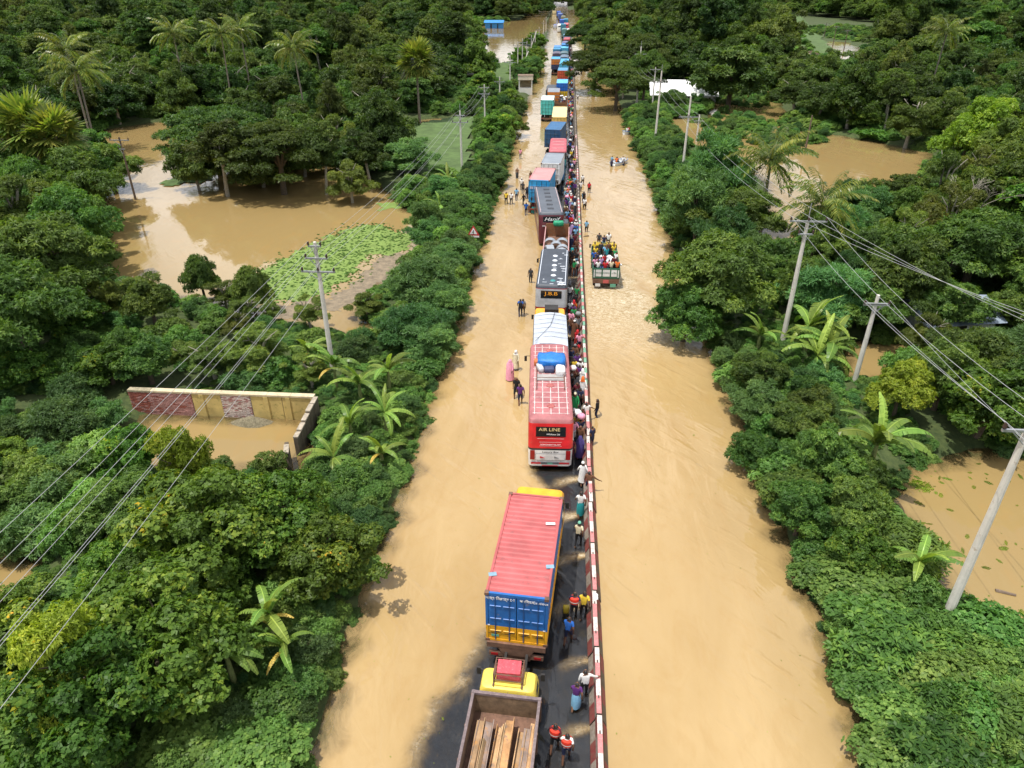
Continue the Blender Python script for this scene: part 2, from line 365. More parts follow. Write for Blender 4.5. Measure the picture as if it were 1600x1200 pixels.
bp = N(t, 'ShaderNodeBump'); bp.inputs['Strength'].default_value = 1.0; bp.inputs['Distance'].default_value = 1.0; t.links.new(math_('MULTIPLY', hh, rngmap(ap.outputs['Fac'], 0, 1, 1, .22)), bp.inputs['Height']); t.links.new(bp.outputs[0], pr.inputs['Normal'])
gl = N(t, 'ShaderNodeBsdfGlossy'); gl.inputs['Roughness'].default_value = .08; t.links.new(bp.outputs[0], gl.inputs['Normal'])
tr = N(t, 'ShaderNodeBsdfTransparent'); tr.inputs[0].default_value = (.84, .86, .88, 1)
fz = N(t, 'ShaderNodeFresnel'); fz.inputs['IOR'].default_value = 1.45; t.links.new(bp.outputs[0], fz.inputs['Normal'])
clear = N(t, 'ShaderNodeMixShader'); t.links.new(fz.outputs[0], clear.inputs[0]); t.links.new(tr.outputs[0], clear.inputs[1]); t.links.new(gl.outputs[0], clear.inputs[2])
# silt streaks in the clear water
st = rngmap(noise(1.1, 8, .74, sx=1.5, sy=.7, dist=4.5), .54, .80, 0, .16)
soft = rngmap(noise(.8, 8, .7, sx=.9, sy=.6, dist=2.6), .3, .72, -.28, .28)
mf = math_('ADD', am.outputs['Fac'], math_('MULTIPLY', soft, math_('MULTIPLY', math_('MULTIPLY', am.outputs['Fac'], math_('SUBTRACT', 1, am.outputs['Fac'])), 4)))
mf = math_('MAXIMUM', mf, math_('MAXIMUM', st, fm)); cl = N(t, 'ShaderNodeClamp'); t.links.new(mf, cl.inputs[0])
ms = N(t, 'ShaderNodeMixShader'); t.links.new(cl.outputs[0], ms.inputs[0]); t.links.new(clear.outputs[0], ms.inputs[1]); t.links.new(pr.outputs[0], ms.inputs[2]); t.links.new(ms.outputs[0], o.inputs[0])
me = mesh_np('flood_water', V, F, [wm], smooth=True)
for nm, arr in (('mud', mud), ('foam', foam), ('pond', np.maximum(depth, np.maximum(np.clip((V[:, 1]-70)/120, 0, .6), np.clip((V[:, 0]-7.0)/4.5, 0, 1)*.55)))):
    a = me.attributes.new(nm, 'FLOAT', 'POINT'); a.data.foreach_set('value', arr.astype(np.float32))
tag(link('flood_water', me), 'muddy ochre flood water over road and fields', kind='structure')
# ------------------------------------------------------------------ foliage meshes
def unit(a): return a/np.maximum(np.linalg.norm(a, axis=-1, keepdims=True), 1e-9)
def crown_mesh(name, lm, clumps, twigs, k, L, W, seed, up=.5, droop=.3, lo=-.35, spread=(.7, 1.45), inner=.18, fold=.25):
    """leaves in small rosettes on twigs spread through the clumps (centre, radii)"""
    g = np.random.default_rng(seed); cl = np.array([c[:3] for c in clumps], float); rd = np.array([c[3:6] for c in clumps], float)
    wgt = (rd[:, 0]*rd[:, 1]+rd[:, 0]*rd[:, 2]); ci = g.choice(len(cl), twigs, p=wgt/wgt.sum())
    z = g.uniform(lo, 1, twigs); a = g.uniform(0, 2*np.pi, twigs); q = np.sqrt(1-z*z); d = np.stack([q*np.cos(a), q*np.sin(a), z], 1)
    sh = np.where(g.random(twigs) < inner, g.uniform(.3, .8, twigs), g.uniform(.82, 1.06, twigs))
    lump = 1+.16*np.sin(d[:, 0]*5+ci)*np.sin(d[:, 1]*6+ci*1.7)+.1*np.sin(d[:, 2]*9+ci)
    pos = cl[ci]+rd[ci]*d*(sh*lump)[:, None]
    t = unit(d+np.array([0, 0, up])+g.normal(0, .35, (twigs, 3)))
    A = unit(np.cross(t, g.normal(0, 1, (twigs, 3)))); B = np.cross(t, A)
    tw = g.random(twigs)
    P = np.repeat(pos, k, 0); T = np.repeat(t, k, 0); A = np.repeat(A, k, 0); B = np.repeat(B, k, 0); n = twigs*k
    az = np.tile(np.arange(k)*2*np.pi/k, twigs)+g.uniform(-.5, .5, n); el = g.uniform(spread[0], spread[1], n)
    l = np.cos(el)[:, None]*T+np.sin(el)[:, None]*(np.cos(az)[:, None]*A+np.sin(az)[:, None]*B); l[:, 2] -= droop; l = unit(l)
    ln = L*g.uniform(.65, 1.25, n)[:, None]; s = unit(np.cross(l, T)+1e-3)*(W*g.uniform(.8, 1.2, n)[:, None]*.5)
    b = P+T*(g.uniform(-.5, .5, n)[:, None]*L*.9); nrm = np.cross(s, l); nrm = unit(nrm)
    nrm *= np.sign(nrm[:, 2:3]+1e-6)
    mid = b+l*ln*.45+nrm*ln*.06
    V = np.empty((n, 4, 3)); V[:, 0] = b; V[:, 1] = mid+s+nrm*W*fold; V[:, 2] = b+l*ln; V[:, 3] = mid-s+nrm*W*fold
    F = np.arange(n*4).reshape(n, 4)
    me = mesh_np(name, V.reshape(-1, 3), F, [lm])
    ct = g.random(len(cl))[np.repeat(ci, k)]
    tint = np.clip(.36*np.repeat(tw, k)+.34*g.random(n)+.36*ct-.03, 0, 1)
    at = me.attributes.new('tint', 'FLOAT', 'FACE'); at.data.foreach_set('value', tint.astype(np.float32))
    return me
def dome(R, H, base, n, cr, seed, flat=1.0, solid=.25, jit=.12):
    """clump centres over a dome: radius R, height H above base"""
    g = np.random.default_rng(seed); out = []
    for i in range(n):
        z = (i+.5)/n; th = i*2.399963+g.uniform(-.3, .3); zz = 1-1.15*(1-z); q = math.sqrt(max(0, 1-max(zz, -.15)**2)) if zz < 1 else 0
        f = g.uniform(.55, .85) if g.random() > solid else g.uniform(.15, .5)
        r = cr*R*g.uniform(.7, 1.35)
        out.append((R*q*f*math.cos(th)*(1+g.normal(0, jit)), R*q*f*math.sin(th)*(1+g.normal(0, jit)), base+H*max(0, zz)*f*.95+g.normal(0, .06)*H, r, r, r*g.uniform(.6, .85)*flat))
    return out
def trunk_mesh(name, H, r, seed, spread=1.5, forks=4, bark=None, base=0.0, lean=.15):
    g = random.Random(seed); mb = MB(); bk = bark or BARK
    lx, ly = g.uniform(-lean, lean)*H, g.uniform(-lean, lean)*H; hf = H*g.uniform(.4, .55)
    mb.tube([(0, 0, base-1.2), (0, 0, base), (lx*.3, ly*.3, hf*.5), (lx*.6, ly*.6, hf)], [r*1.5, r*1.25, r, r*.8], bk, 8)
    for i in range(forks):
        a = 2*math.pi*(i+g.random()*.7)/forks; d = spread*g.uniform(.5, .9)
        e = (lx+d*math.cos(a), ly+d*math.sin(a), H*g.uniform(.72, .9)); m = (lx*.8+d*.45*math.cos(a), ly*.8+d*.45*math.sin(a), (hf+e[2])*.5+.08*H)
        mb.tube([(lx*.6, ly*.6, hf*.96), m, e], [r*.6, r*.38, r*.12], bk, 6)
        b = (m[0]+d*.5*math.cos(a+.9), m[1]+d*.5*math.sin(a+.9), H*g.uniform(.68, .85)); mb.tube([m, b], [r*.3, r*.08], bk, 5)
    return mb.mesh(name, True)
KIND = {}      # kind -> (height, radius, [(crown mesh, trunk mesh)])
def kind(k, H, R, vs): KIND[k] = (H, R, vs)
kind('mango_tree', 5.0, 2.6, [(crown_mesh('crown', LEAF['mango'], dome(2.4, 2.8, 2.0, 46, .23, s, jit=.3), 5200, 7, .185, .066, s), trunk_mesh('trunk', 4.0, .17, s)) for s in (11, 12, 13)])
kind('broadleaf_tree', 5.5, 2.8, [(crown_mesh('crown', LEAF['broad'], dome(2.6, 3.4, 1.7, 60, .20, s, jit=.32), 6000, 6, .145, .105, s, up=.3, droop=.5), trunk_mesh('trunk', 4.4, .16, s)) for s in (21, 22)])
kind('feathery_tree', 4.6, 2.2, [(crown_mesh('crown', LEAF['feather'], dome(2.1, 3.0, 1.2, 50, .21, s, jit=.3), 4800, 6, .27, .055, s, up=.7, droop=.15, spread=(.4, 1.2)), trunk_mesh('trunk', 4.0, .09, s, 1.2, 5)) for s in (31, 32)])
kind('willowy_tree', 6.0, 2.5, [(crown_mesh('crown', LEAF['olive'], dome(2.2, 3.6, 2.0, 34, .21, s, jit=.35), 3600, 7, .19, .052, s, up=.6, droop=.4, inner=.3), trunk_mesh('trunk', 5.4, .14, s, 1.4, 5, BARK_PALE)) for s in (41, 42, 43)])
kind('lime_tree', 4.8, 2.3, [(crown_mesh('crown', LEAF['lime'], dome(2.1, 2.6, 1.9, 34, .28, s), 4200, 7, .17, .065, s), trunk_mesh('trunk', 3.8, .13, s)) for s in (51,)])
def umbrella(R, H, n, seed):
    g = np.random.default_rng(seed); out = []
    for i in range(n):
        f = math.sqrt((i+.5)/n); th = i*2.399963; r = R*.17*g.uniform(.7, 1.5)
        out.append((R*f*.9*math.cos(th), R*f*.9*math.sin(th), H*(.93-.30*f*f)+g.normal(0, .05)*H-(.22*H if g.random() < .25 else 0), r, r, r*.42))
    return out
kind('rain_tree', 9.5, 6.5, [(crown_mesh('crown', LEAF['rain'], umbrella(6.2, 9.0, 70, s), 7500, 6, .29, .12, s, up=.9, droop=.1, lo=-.15), trunk_mesh('trunk', 8.0, .34, s, 4.6, 6)) for s in (61, 62)])
kind('shrub', 2.0, 1.4, [(crown_mesh('foliage', LEAF['shrub'], dome(1.25, 1.45, .3, 26, .27, s, jit=.35), 2300, 6, .125, .054, s, up=.4), trunk_mesh('stem', 1.3, .04, s, .7, 4)) for s in (71, 72, 73)])
kind('feathery_shrub', 2.0, 1.4, [(crown_mesh('foliage', LEAF['feather'], dome(1.25, 1.5, .25, 26, .27, s, jit=.35), 2100, 6, .17, .04, s, up=.6, spread=(.4, 1.2)), trunk_mesh('stem', 1.3, .04, s, .7, 4)) for s in (76, 77)])
kind('creeper_mound', 1.6, 1.9, [(crown_mesh('foliage', LEAF['vine'], dome(1.7, 1.0, .15, 22, .36, s, flat=.8), 2300, 4, .15, .14, s, up=1.2, droop=.25, lo=-.1, spread=(.9, 1.5), inner=.05), trunk_mesh('stem', .9, .04, s, .8, 4)) for s in (81, 82)])
kind('large_leaf_shrub', 2.2, 1.8, [(crown_mesh('foliage', LEAF['mango'], dome(1.6, 1.3, .5, 22, .34, s), 1500, 6, .30, .11, s, up=.9, droop=.25, spread=(.7, 1.3)), trunk_mesh('stem', 1.6, .05, s, .9, 4)) for s in (86, 87)])
# coarse crowns for trees further off
kind('tall_wood_tree', 13.0, 3.6, [(crown_mesh('crown', LEAF[lf], dome(3.2, 6.0, 6.2, 30, .24, s, jit=.4), 3200, 5, .32, .13, s, inner=.12), trunk_mesh('trunk', 11.0, .2, s, 1.8, 5, BARK_PALE)) for s, lf in ((101, 'wood_olive'), (102, 'wood_broad'), (103, 'wood_mango'))])
for nm, lf, s0, tall in (('dark_wood_tree', 'wood_mango', 91, 1.0), ('green_wood_tree', 'wood_broad', 94, 1.0), ('olive_wood_tree', 'wood_olive', 97, 1.2), ('rain_wood_tree', 'rain', 99, .8)):
    kind(nm, 9.0, 4.2, [(crown_mesh('crown', LEAF[lf], dome(3.9, 5.6*tall, 2.8, 58, .20, s, jit=.32), 4200, 5, .36, .15, s, inner=.1), trunk_mesh('trunk', 7.6, .22, s, 2.4, 4, BARK_PALE if s % 2 else BARK)) for s in (s0, s0+1)])

def wd1(x, y): return float(water_d(np.array([x]), np.array([y]))[0])
def gz1(x, y): return float(ground_z(np.array([x]), np.array([y]))[0])
_vr = random.Random(5)
CATS = {'shrub': 'shrub', 'feathery_shrub': 'shrub', 'creeper_mound': 'creeper', 'large_leaf_shrub': 'shrub'}
def plant(k, x, y, H=None, R=None, label=None, group=None, v=None, name=None):
    H0, R0, vs = KIND[k]; H = H or H0; R = R or R0*H/H0
    cme, tme = vs[_vr.randrange(len(vs)) if v is None else v % len(vs)]
    o = empty(name or k.replace('_wood', ''), (x, y, max(-.25 if k in CATS else -.9, gz1(x, y))), _vr.uniform(0, 6.28), label, CATS.get(k, 'tree'), group)
    for nm, me in ((tme.name.split('.')[0], tme), (cme.name.split('.')[0], cme)):
        c = link(nm, me, o); c.scale = (R/R0, R/R0, H/H0)
    return o
PLACED = []
def scatter(poly, sp, kinds, Hr, label, group, seed, margin=.3, wet=False, world=True, avoid=()):
    """fill an area with single plants at least sp apart; kinds = [(kind, weight)]"""
    g = random.Random(seed); P = np.array(poly if world else [G(*p) for p in poly], float); lo, hi = P.min(0), P.max(0)
    n = int((hi-lo).prod()/(sp*sp)*4)+10
    Q = np.array([(g.uniform(lo[0], hi[0]), g.uniform(lo[1], hi[1])) for _ in range(n)])
    ok = sdist(Q, P) < 0
    if not wet: ok &= water_d(Q[:, 0], Q[:, 1]) > margin
    else: ok &= (Q[:, 0] < LB+bend(0)-.3) | (Q[:, 0] > RB+.3)
    mine = []
    for (x, y) in Q[ok]:
        if any((x-a)**2+(y-b)**2 < sp*sp for a, b in mine): continue
        if any(((x-a)**2+(y-b)**2) < (r+sp*.3)**2 for a, b, r in PLACED): continue
        if any(sdist(np.array([[x, y]]), np.array(q, float))[0] < .3 for q in avoid): continue
        mine.append((x, y)); k = g.choices([a for a, _ in kinds], [b for _, b in kinds])[0]
        H = g.triangular(Hr[0]*.85, Hr[1]*1.12)*(KIND[k][0]/KIND[kinds[0][0]][0])**.5; H0, R0, _ = KIND[k]
        lab = label.format(KW[k]) if '{}' in label else label
        plant(k, x, y, H, R0*(H/H0)**.75*g.uniform(.75, 1.3), lab, group+' ('+KW[k]+')')
    return mine
KW = {'mango_tree': 'dark glossy tree', 'broadleaf_tree': 'bright green leafy tree', 'feathery_tree': 'feathery dark green tree', 'willowy_tree': 'olive green airy tree', 'lime_tree': 'yellow-green tree',
      'rain_tree': 'wide dark rain tree', 'shrub': 'green bush', 'feathery_shrub': 'feathery bush', 'creeper_mound': 'mound of creeper leaves', 'large_leaf_shrub': 'large-leaved bush',
      'tall_wood_tree': 'tall tufted tree', 'dark_wood_tree': 'dark green tree', 'green_wood_tree': 'bright green tree', 'olive_wood_tree': 'olive green tree', 'rain_wood_tree': 'spreading dark tree'}
def single(k, u, v, zc, H, R, label, group=None, var=None):
    """a plant whose crown centre, zc above the water, was surveyed at image point (u, v)"""
    x, y = G(u, v, zc); PLACED.append((x, y, R*.55)); return plant(k, x, y, H, R, label, group, var)

for u_, v_, z_, r_ in ((415,950,2.9,.8),(350,1010,2.8,.8),(440,1000,2.3,.6),(325,965,2.8,.5),(520,560,3,.9),(560,590,2.4,.9),(605,570,2.7,.9),(600,635,2.3,.9),(545,655,1.9,.8),(595,700,1.5,.9),(520,705,1.6,.8),(480,540,2.2,.8),(1268,500,3.2,1.2),(1190,515,2.2,1.0),(1221,560,0,1.4),(1452,398,0,3.6),(1455,425,0,2.6),(1478,482,0,3.2),(1476,510,0,2.4),(1300,530,2.8,1.1),(1280,545,2.4,1.0),(1375,690,2.9,1.6),(1310,690,2.2,.8),(1440,880,1.9,1.2),(688,320,1.6,.8),(700,275,2.2,.8),(715,285,2,.8),(1205,250,7.8,1),(1285,320,6.3,1)):
    PLACED.append((*G(u_, v_, z_), r_))       # ground kept for the banana plants and palms
# single trees and bushes that stand out
single('rain_tree', 330, 185, 7.5, 10.5, 8.0, 'wide umbrella-shaped rain tree standing in the left pond')
single('rain_tree', 430, 215, 7.0, 10.0, 7.0, 'rain tree with dark trunks at the pond edge, right of the umbrella-shaped one')
single('willowy_tree', 520, 200, 6.0, 11, 4.2, 'pale olive bamboo-like tree between rain tree and rice field')
single('willowy_tree', 545, 265, 4.0, 7.5, 3.2, 'olive airy tree drooping over the pond beside the rice field')
single('feathery_tree', 640, 250, 2.5, 5.5, 4.0, 'low feathery tree under the wires at the corner of the pond')
single('mango_tree', 60, 400, 6.0, 9.5, 5.2, 'big dark tree with yellow-green tips left of the pond')
single('mango_tree', 110, 350, 5.0, 8.5, 3.8, 'dark leafy tree overhanging the left shore of the pond')
single('mango_tree', 20, 480, 5.0, 8.5, 4.5, 'dark tree at the left picture edge below the pond')
single('mango_tree', 310, 420, 3.2, 5.2, 1.7, 'slim dark sapling at the near shore of the pond')
single('mango_tree', 388, 430, 3.4, 5.2, 1.9, 'flat-topped dark sapling reaching over the green algae')
single('mango_tree', 235, 475, 2.6, 4.6, 2.3, 'dark bushy tree on the shore left of the saplings')
single('willowy_tree', 400, 545, 2.4, 4.2, 2.6, 'dense olive tree behind the plastered wall')
single('willowy_tree', 330, 560, 2.2, 3.8, 2.2, 'olive tree behind the exposed brick of the wall')
single('mango_tree', 230, 570, 2.0, 3.6, 2.2, 'round dark bush-like tree at the left end of the wall')
single('feathery_tree', 660, 440, 2.6, 5.0, 3.0, 'large feathery dark tree on the left road bank')
single('feathery_tree', 640, 510, 2.2, 4.0, 2.4, 'feathery tree on the bank nearest the banana clump')
single('feathery_tree', 695, 470, 2.0, 3.8, 2.2, 'feathery tree leaning out over the left flood channel')
single('feathery_tree', 710, 400, 1.8, 3.4, 2.2, 'feathery tree beside the triangular warning sign')
single('broadleaf_tree', 310, 800, 4.2, 6.2, 4.0, 'big leafy tree hung with creepers below the walled pool', var=0)
single('broadleaf_tree', 420, 790, 3.6, 5.4, 3.0, 'rounded leafy tree right below the walled pool', var=1)
single('broadleaf_tree', 230, 960, 4.4, 6.2, 3.8, 'broad leafy tree at the lower left crossed by a wire', var=1)
single('broadleaf_tree', 130, 1050, 4.0, 5.8, 3.4, 'leafy tree in the lower left corner', var=0)
single('lime_tree', 280, 700, 4.6, 6.0, 1.7, 'yellow-green tree at the front corner of the walled pool')
single('lime_tree', 90, 985, 5.4, 6.6, 2.0, 'pale yellow-green tree at the lower left')
single('broadleaf_tree', 500, 860, 2.8, 4.2, 2.6, 'leafy tree nearest the left flood channel', var=0)
single('mango_tree', 1125, 415, 5.4, 8.6, 4.8, 'large dark tree reaching over the right flood channel')
single('mango_tree', 1075, 465, 3.6, 6.0, 3.1, 'lower dark tree with its shadow on the right channel')
single('feathery_tree', 1120, 250, 7.0, 11.5, 4.2, 'tall feathery tree in front of the coconut palm')
single('feathery_tree', 1095, 305, 5.5, 9.0, 3.6, 'dark leafy tree leaning over the right bank below the wires')
single('lime_tree', 1410, 610, 2.6, 4.4, 2.0, 'yellow-tipped tree right of the leaning concrete pole')
single('lime_tree', 1535, 190, 8.0, 12, 4.5, 'yellow-green crown in the right hand woods')
single('willowy_tree', 1480, 260, 7.0, 12, 3.6, 'pale airy tree with bare upper branches on the right')
single('willowy_tree', 1490, 340, 5.0, 9, 3.5, 'hanging olive tree beside the brown pool on the right')
single('mango_tree', 1530, 380, 5.0, 8.0, 5.0, 'broad dark dome-shaped tree over the hidden roofs')
single('mango_tree', 1420, 430, 4.5, 7.5, 3.8, 'dark tree between two wire spans on the right')
single('dark_wood_tree', 1150, 80, 11, 16, 9.0, 'big dark tree behind the white building')
single('dark_wood_tree', 1340, 120, 7, 11, 5.0, 'dark round tree beside the flooded field on the right')
single('willowy_tree', 1430, 170, 6, 10, 5.0, 'grey-green tree on the far shore of the brown field')
for i, (u, v, zc, H, R) in enumerate([(930,95,7,11,7.5),(965,120,6.5,10.5,7),(1000,85,8,12,8),(960,60,9,13,8.5),(915,50,8,12,7),(1008,112,7,11,5)]):
    single('rain_tree', u, v, zc, H, R, 'rain tree hanging over the right channel, '+('lowest branches over the water', 'next to the tall poles', 'behind the poles', 'in the second row', 'furthest along the road', 'nearest the white building')[i], 'rain trees along the right channel')
single('lime_tree', 912, 30, 6, 9, 4.5, 'light green tree where the road vanishes on the right')

for u_, v_, z_, h_, r_, k_, lb in ((1290,715,2.4,4.0,2.0,'mango_tree','leafy tree on the right bank left of the large banana plant'),(1255,790,2.0,3.4,1.8,'mango_tree','rounded leafy tree where the right bank narrows'),(1330,800,2.0,3.6,1.9,'mango_tree','leafy tree between right channel and brown pool'),(1190,620,2.0,3.4,1.7,'feathery_tree','dark feathery tree right of the channel below the big tree'),(1345,865,1.6,2.8,1.6,'broadleaf_tree','creeper-hung tree beside the near right pole'),(1180,690,1.7,3.0,1.6,'mango_tree','small leafy tree at the edge of the right channel')): single(k_, u_, v_, z_, h_, r_, lb)
# areas
OPEN_R = poly_world([(1190,20),(1372,38),(1372,150),(1235,150)])
WALL_AREA = [(-26.2, 31.4), (-14.3, 31.4), (-14.3, 37.4), (-26.9, 37.4)]
FIELD = [poly_world(p) for p in ([(612,212),(690,190),(748,188),(738,275),(650,296)], [(735,108),(808,98),(808,140),(760,140)])]
AV = [WALL_AREA, [(-12.8, 162), (-6.5, 162), (-6.5, 182), (-12.8, 182)]]+[list(map(tuple, f)) for f in FIELD]
A = 'left'
scatter([(-13.5, 10), (-8.3, 10), (-8.4, 44), (-9.5, 44), (-13.5, 36)], .95, [('shrub', 5), ('feathery_shrub', 3), ('creeper_mound', 3), ('large_leaf_shrub', .6)], (.8, 1.5), '{} on the near left road bank', 'near left bank', 1, .75, avoid=AV)
scatter([(-12.5, 44), (-8.3, 44), (-8.3, 112), (-13, 112)], 1.5, [('shrub', 4), ('feathery_shrub', 4), ('feathery_tree', 1)], (1.4, 2.4), '{} on the left bank beyond the banana clump', 'middle left bank', 2, .5, avoid=AV)
scatter([(-30, 9), (-13, 9), (-13, 31), (-30, 31)], 2.0, [('broadleaf_tree', 4), ('shrub', 5), ('feathery_shrub', 3), ('mango_tree', .7), ('creeper_mound', 1)], (2.6, 4.4), '{} in the thicket at the lower left', 'lower left thicket', 3, .3, avoid=AV)
scatter([(-52, 22), (-26.5, 22), (-26.5, 52), (-52, 52)], 2.3, [('broadleaf_tree', 3), ('shrub', 5), ('mango_tree', 1.5), ('feathery_shrub', 3), ('willowy_tree', 1)], (2.6, 4.6), '{} left of the plastered wall', 'thicket left of the wall', 4, .3, avoid=AV)
scatter([(-27, 38.4), (-14, 38.4), (-14.5, 53), (-36, 53)], 2.2, [('willowy_tree', 3), ('shrub', 4), ('feathery_shrub', 3)], (2.4, 3.8), '{} between the plastered wall and the pond', 'behind the wall', 5, .3, avoid=AV)
scatter([(-75, 50), (-41, 50), (-44, 70), (-52, 92), (-95, 100)], 4.2, [('mango_tree', 5), ('willowy_tree', 2), ('broadleaf_tree', 1.5), ('shrub', 2)], (6, 9), '{} in the woods left of the pond', 'woods left of the pond', 6, -.5, avoid=AV)
scatter([(-49, 87), (-24, 86), (-20, 97), (-28, 125), (-46, 125), (-48, 100)], 4.4, [('dark_wood_tree', 5), ('rain_wood_tree', 3), ('olive_wood_tree', 2.5), ('green_wood_tree', 1), ('tall_wood_tree', 1)], (7.5, 11), '{} in the grove standing in the pond', 'grove in the left pond', 7, wet=True, avoid=AV)
scatter([(-20, 60), (-10, 60), (-10, 100), (-19, 96)], 2.0, [('shrub', 4), ('feathery_shrub', 4), ('feathery_tree', 1.5)], (1.8, 3.0), '{} between the pond and the left road bank', 'between pond and left bank', 8, .1, avoid=AV)
scatter([(-150, 100), (-62, 92), (-58, 125), (-30, 128), (-27, 150), (-24, 195), (-190, 195)], 6.3, [('dark_wood_tree', 5), ('rain_wood_tree', 2), ('olive_wood_tree', 3), ('green_wood_tree', 2), ('tall_wood_tree', 2.5)], (7.5, 12), '{} in the woods beyond the left pond', 'woods beyond the left pond', 9, -1, avoid=AV)
scatter([(-22, 100), (-8.4, 112), (-9, 215), (-22, 175)], 2.6, [('shrub', 4), ('feathery_shrub', 3), ('feathery_tree', 1.5), ('broadleaf_tree', 1)], (1.9, 3.6), '{} along the far left road bank', 'far left bank', 10, .1, avoid=AV)
A = 'right'
scatter([(13.2, 10), (20, 10), (19, 17.2), (13.6, 17.0)], 1.15, [('large_leaf_shrub', 6), ('shrub', 1)], (1.5, 2.2), '{} in the lowest corner at the right', 'lower right corner', 20, .5)
scatter([(11.9, 10), (20, 10), (19.5, 18), (16.8, 24), (16.5, 30), (11.9, 30)], .95, [('creeper_mound', 6), ('large_leaf_shrub', 1), ('shrub', 3), ('feathery_shrub', 1)], (1.0, 1.8), '{} on the near right road bank', 'near right bank', 11, .6)
scatter([(11.9, 27), (18, 27), (17.5, 48), (11.9, 50)], 1.35, [('mango_tree', 2), ('shrub', 3), ('large_leaf_shrub', 2), ('feathery_shrub', 3), ('creeper_mound', 1)], (1.9, 3.0), '{} on the right bank below the tall pole', 'middle right bank', 12, .5)
scatter([(18, 28), (45, 28), (48, 60), (18, 58)], 2.7, [('mango_tree', 5), ('broadleaf_tree', 1.5), ('feathery_tree', 2), ('shrub', 3), ('willowy_tree', 1.2)], (4.2, 6.2), '{} in the trees behind the right bank', 'trees behind the right bank', 13, .3, avoid=[[(18, 33), (22.5, 33), (22.5, 44), (18, 44)], [(15, 38), (18.6, 38), (18.6, 50), (15, 50)]])
scatter([(14, 58), (48, 58), (62, 82), (34, 84), (16, 76)], 3.2, [('mango_tree', 5), ('feathery_tree', 2), ('willowy_tree', 1.5), ('shrub', 3)], (4.0, 6.6), '{} around the hidden roofs on the right', 'trees around the hidden roofs', 14, .2)
scatter([(12, 72), (17, 72), (19, 150), (11.9, 150)], 1.7, [('shrub', 5), ('feathery_shrub', 4), ('feathery_tree', .7)], (1.5, 2.6), '{} on the right bank beside the row of poles', 'right bank beside the poles', 15, .3)
for i_, (pl, n_) in enumerate((([(1110,150),(1190,142),(1200,165),(1130,178)], 'far'), ([(1085,190),(1150,178),(1255,200),(1250,226),(1120,232)], 'middle'), ([(1225,205),(1275,175),(1310,205),(1240,240)], 'left'), ([(1245,340),(1330,325),(1345,370),(1270,425)], 'near'), ([(1190,225),(1220,215),(1235,245),(1205,262)], 'pole side'))):
    scatter(pl, 2.1, [('shrub', 5), ('feathery_shrub', 4), ('creeper_mound', 2)], (.8, 2.3), '{} in the '+n_+' thicket of the flooded field', n_+' thicket of the flooded field', 160+i_, wet=True, world=False)
scatter([(48, 60), (75, 66), (98, 108), (52, 100), (46, 84)], 4.6, [('mango_tree', 5), ('willowy_tree', 2), ('feathery_tree', 1.5), ('broadleaf_tree', 1)], (6.5, 9.5), '{} in the woods at the right picture edge', 'woods at the right edge', 17, .2)
scatter([(52, 100), (98, 106), (150, 200), (40, 200), (44, 150)], 6.0, [('dark_wood_tree', 4), ('olive_wood_tree', 3), ('green_wood_tree', 3), ('rain_wood_tree', 1.5), ('tall_wood_tree', 3)], (7.5, 11.5), '{} in the woods beyond the flooded field', 'woods beyond the flooded field', 18, .4, avoid=[OPEN_R])
scatter([(50, 130), (95, 160), (120, 200), (125, 232), (60, 232)], 5.0, [('broadleaf_tree', 3), ('feathery_tree', 3), ('mango_tree', 3), ('lime_tree', 1)], (3.0, 5.0), '{} among the low trees before the railway', 'low trees before the railway', 181, .4, avoid=[[(-9, -9), (-8, -9), (-8, -8)]])
scatter([(13, 150), (44, 150), (40, 205), (12, 205)], 5.5, [('rain_wood_tree', 4), ('dark_wood_tree', 4), ('olive_wood_tree', 1)], (7, 11), '{} behind the white building', 'trees behind the white building', 19, .5, avoid=[[(14, 148), (42, 148), (42, 188), (14, 188)]])

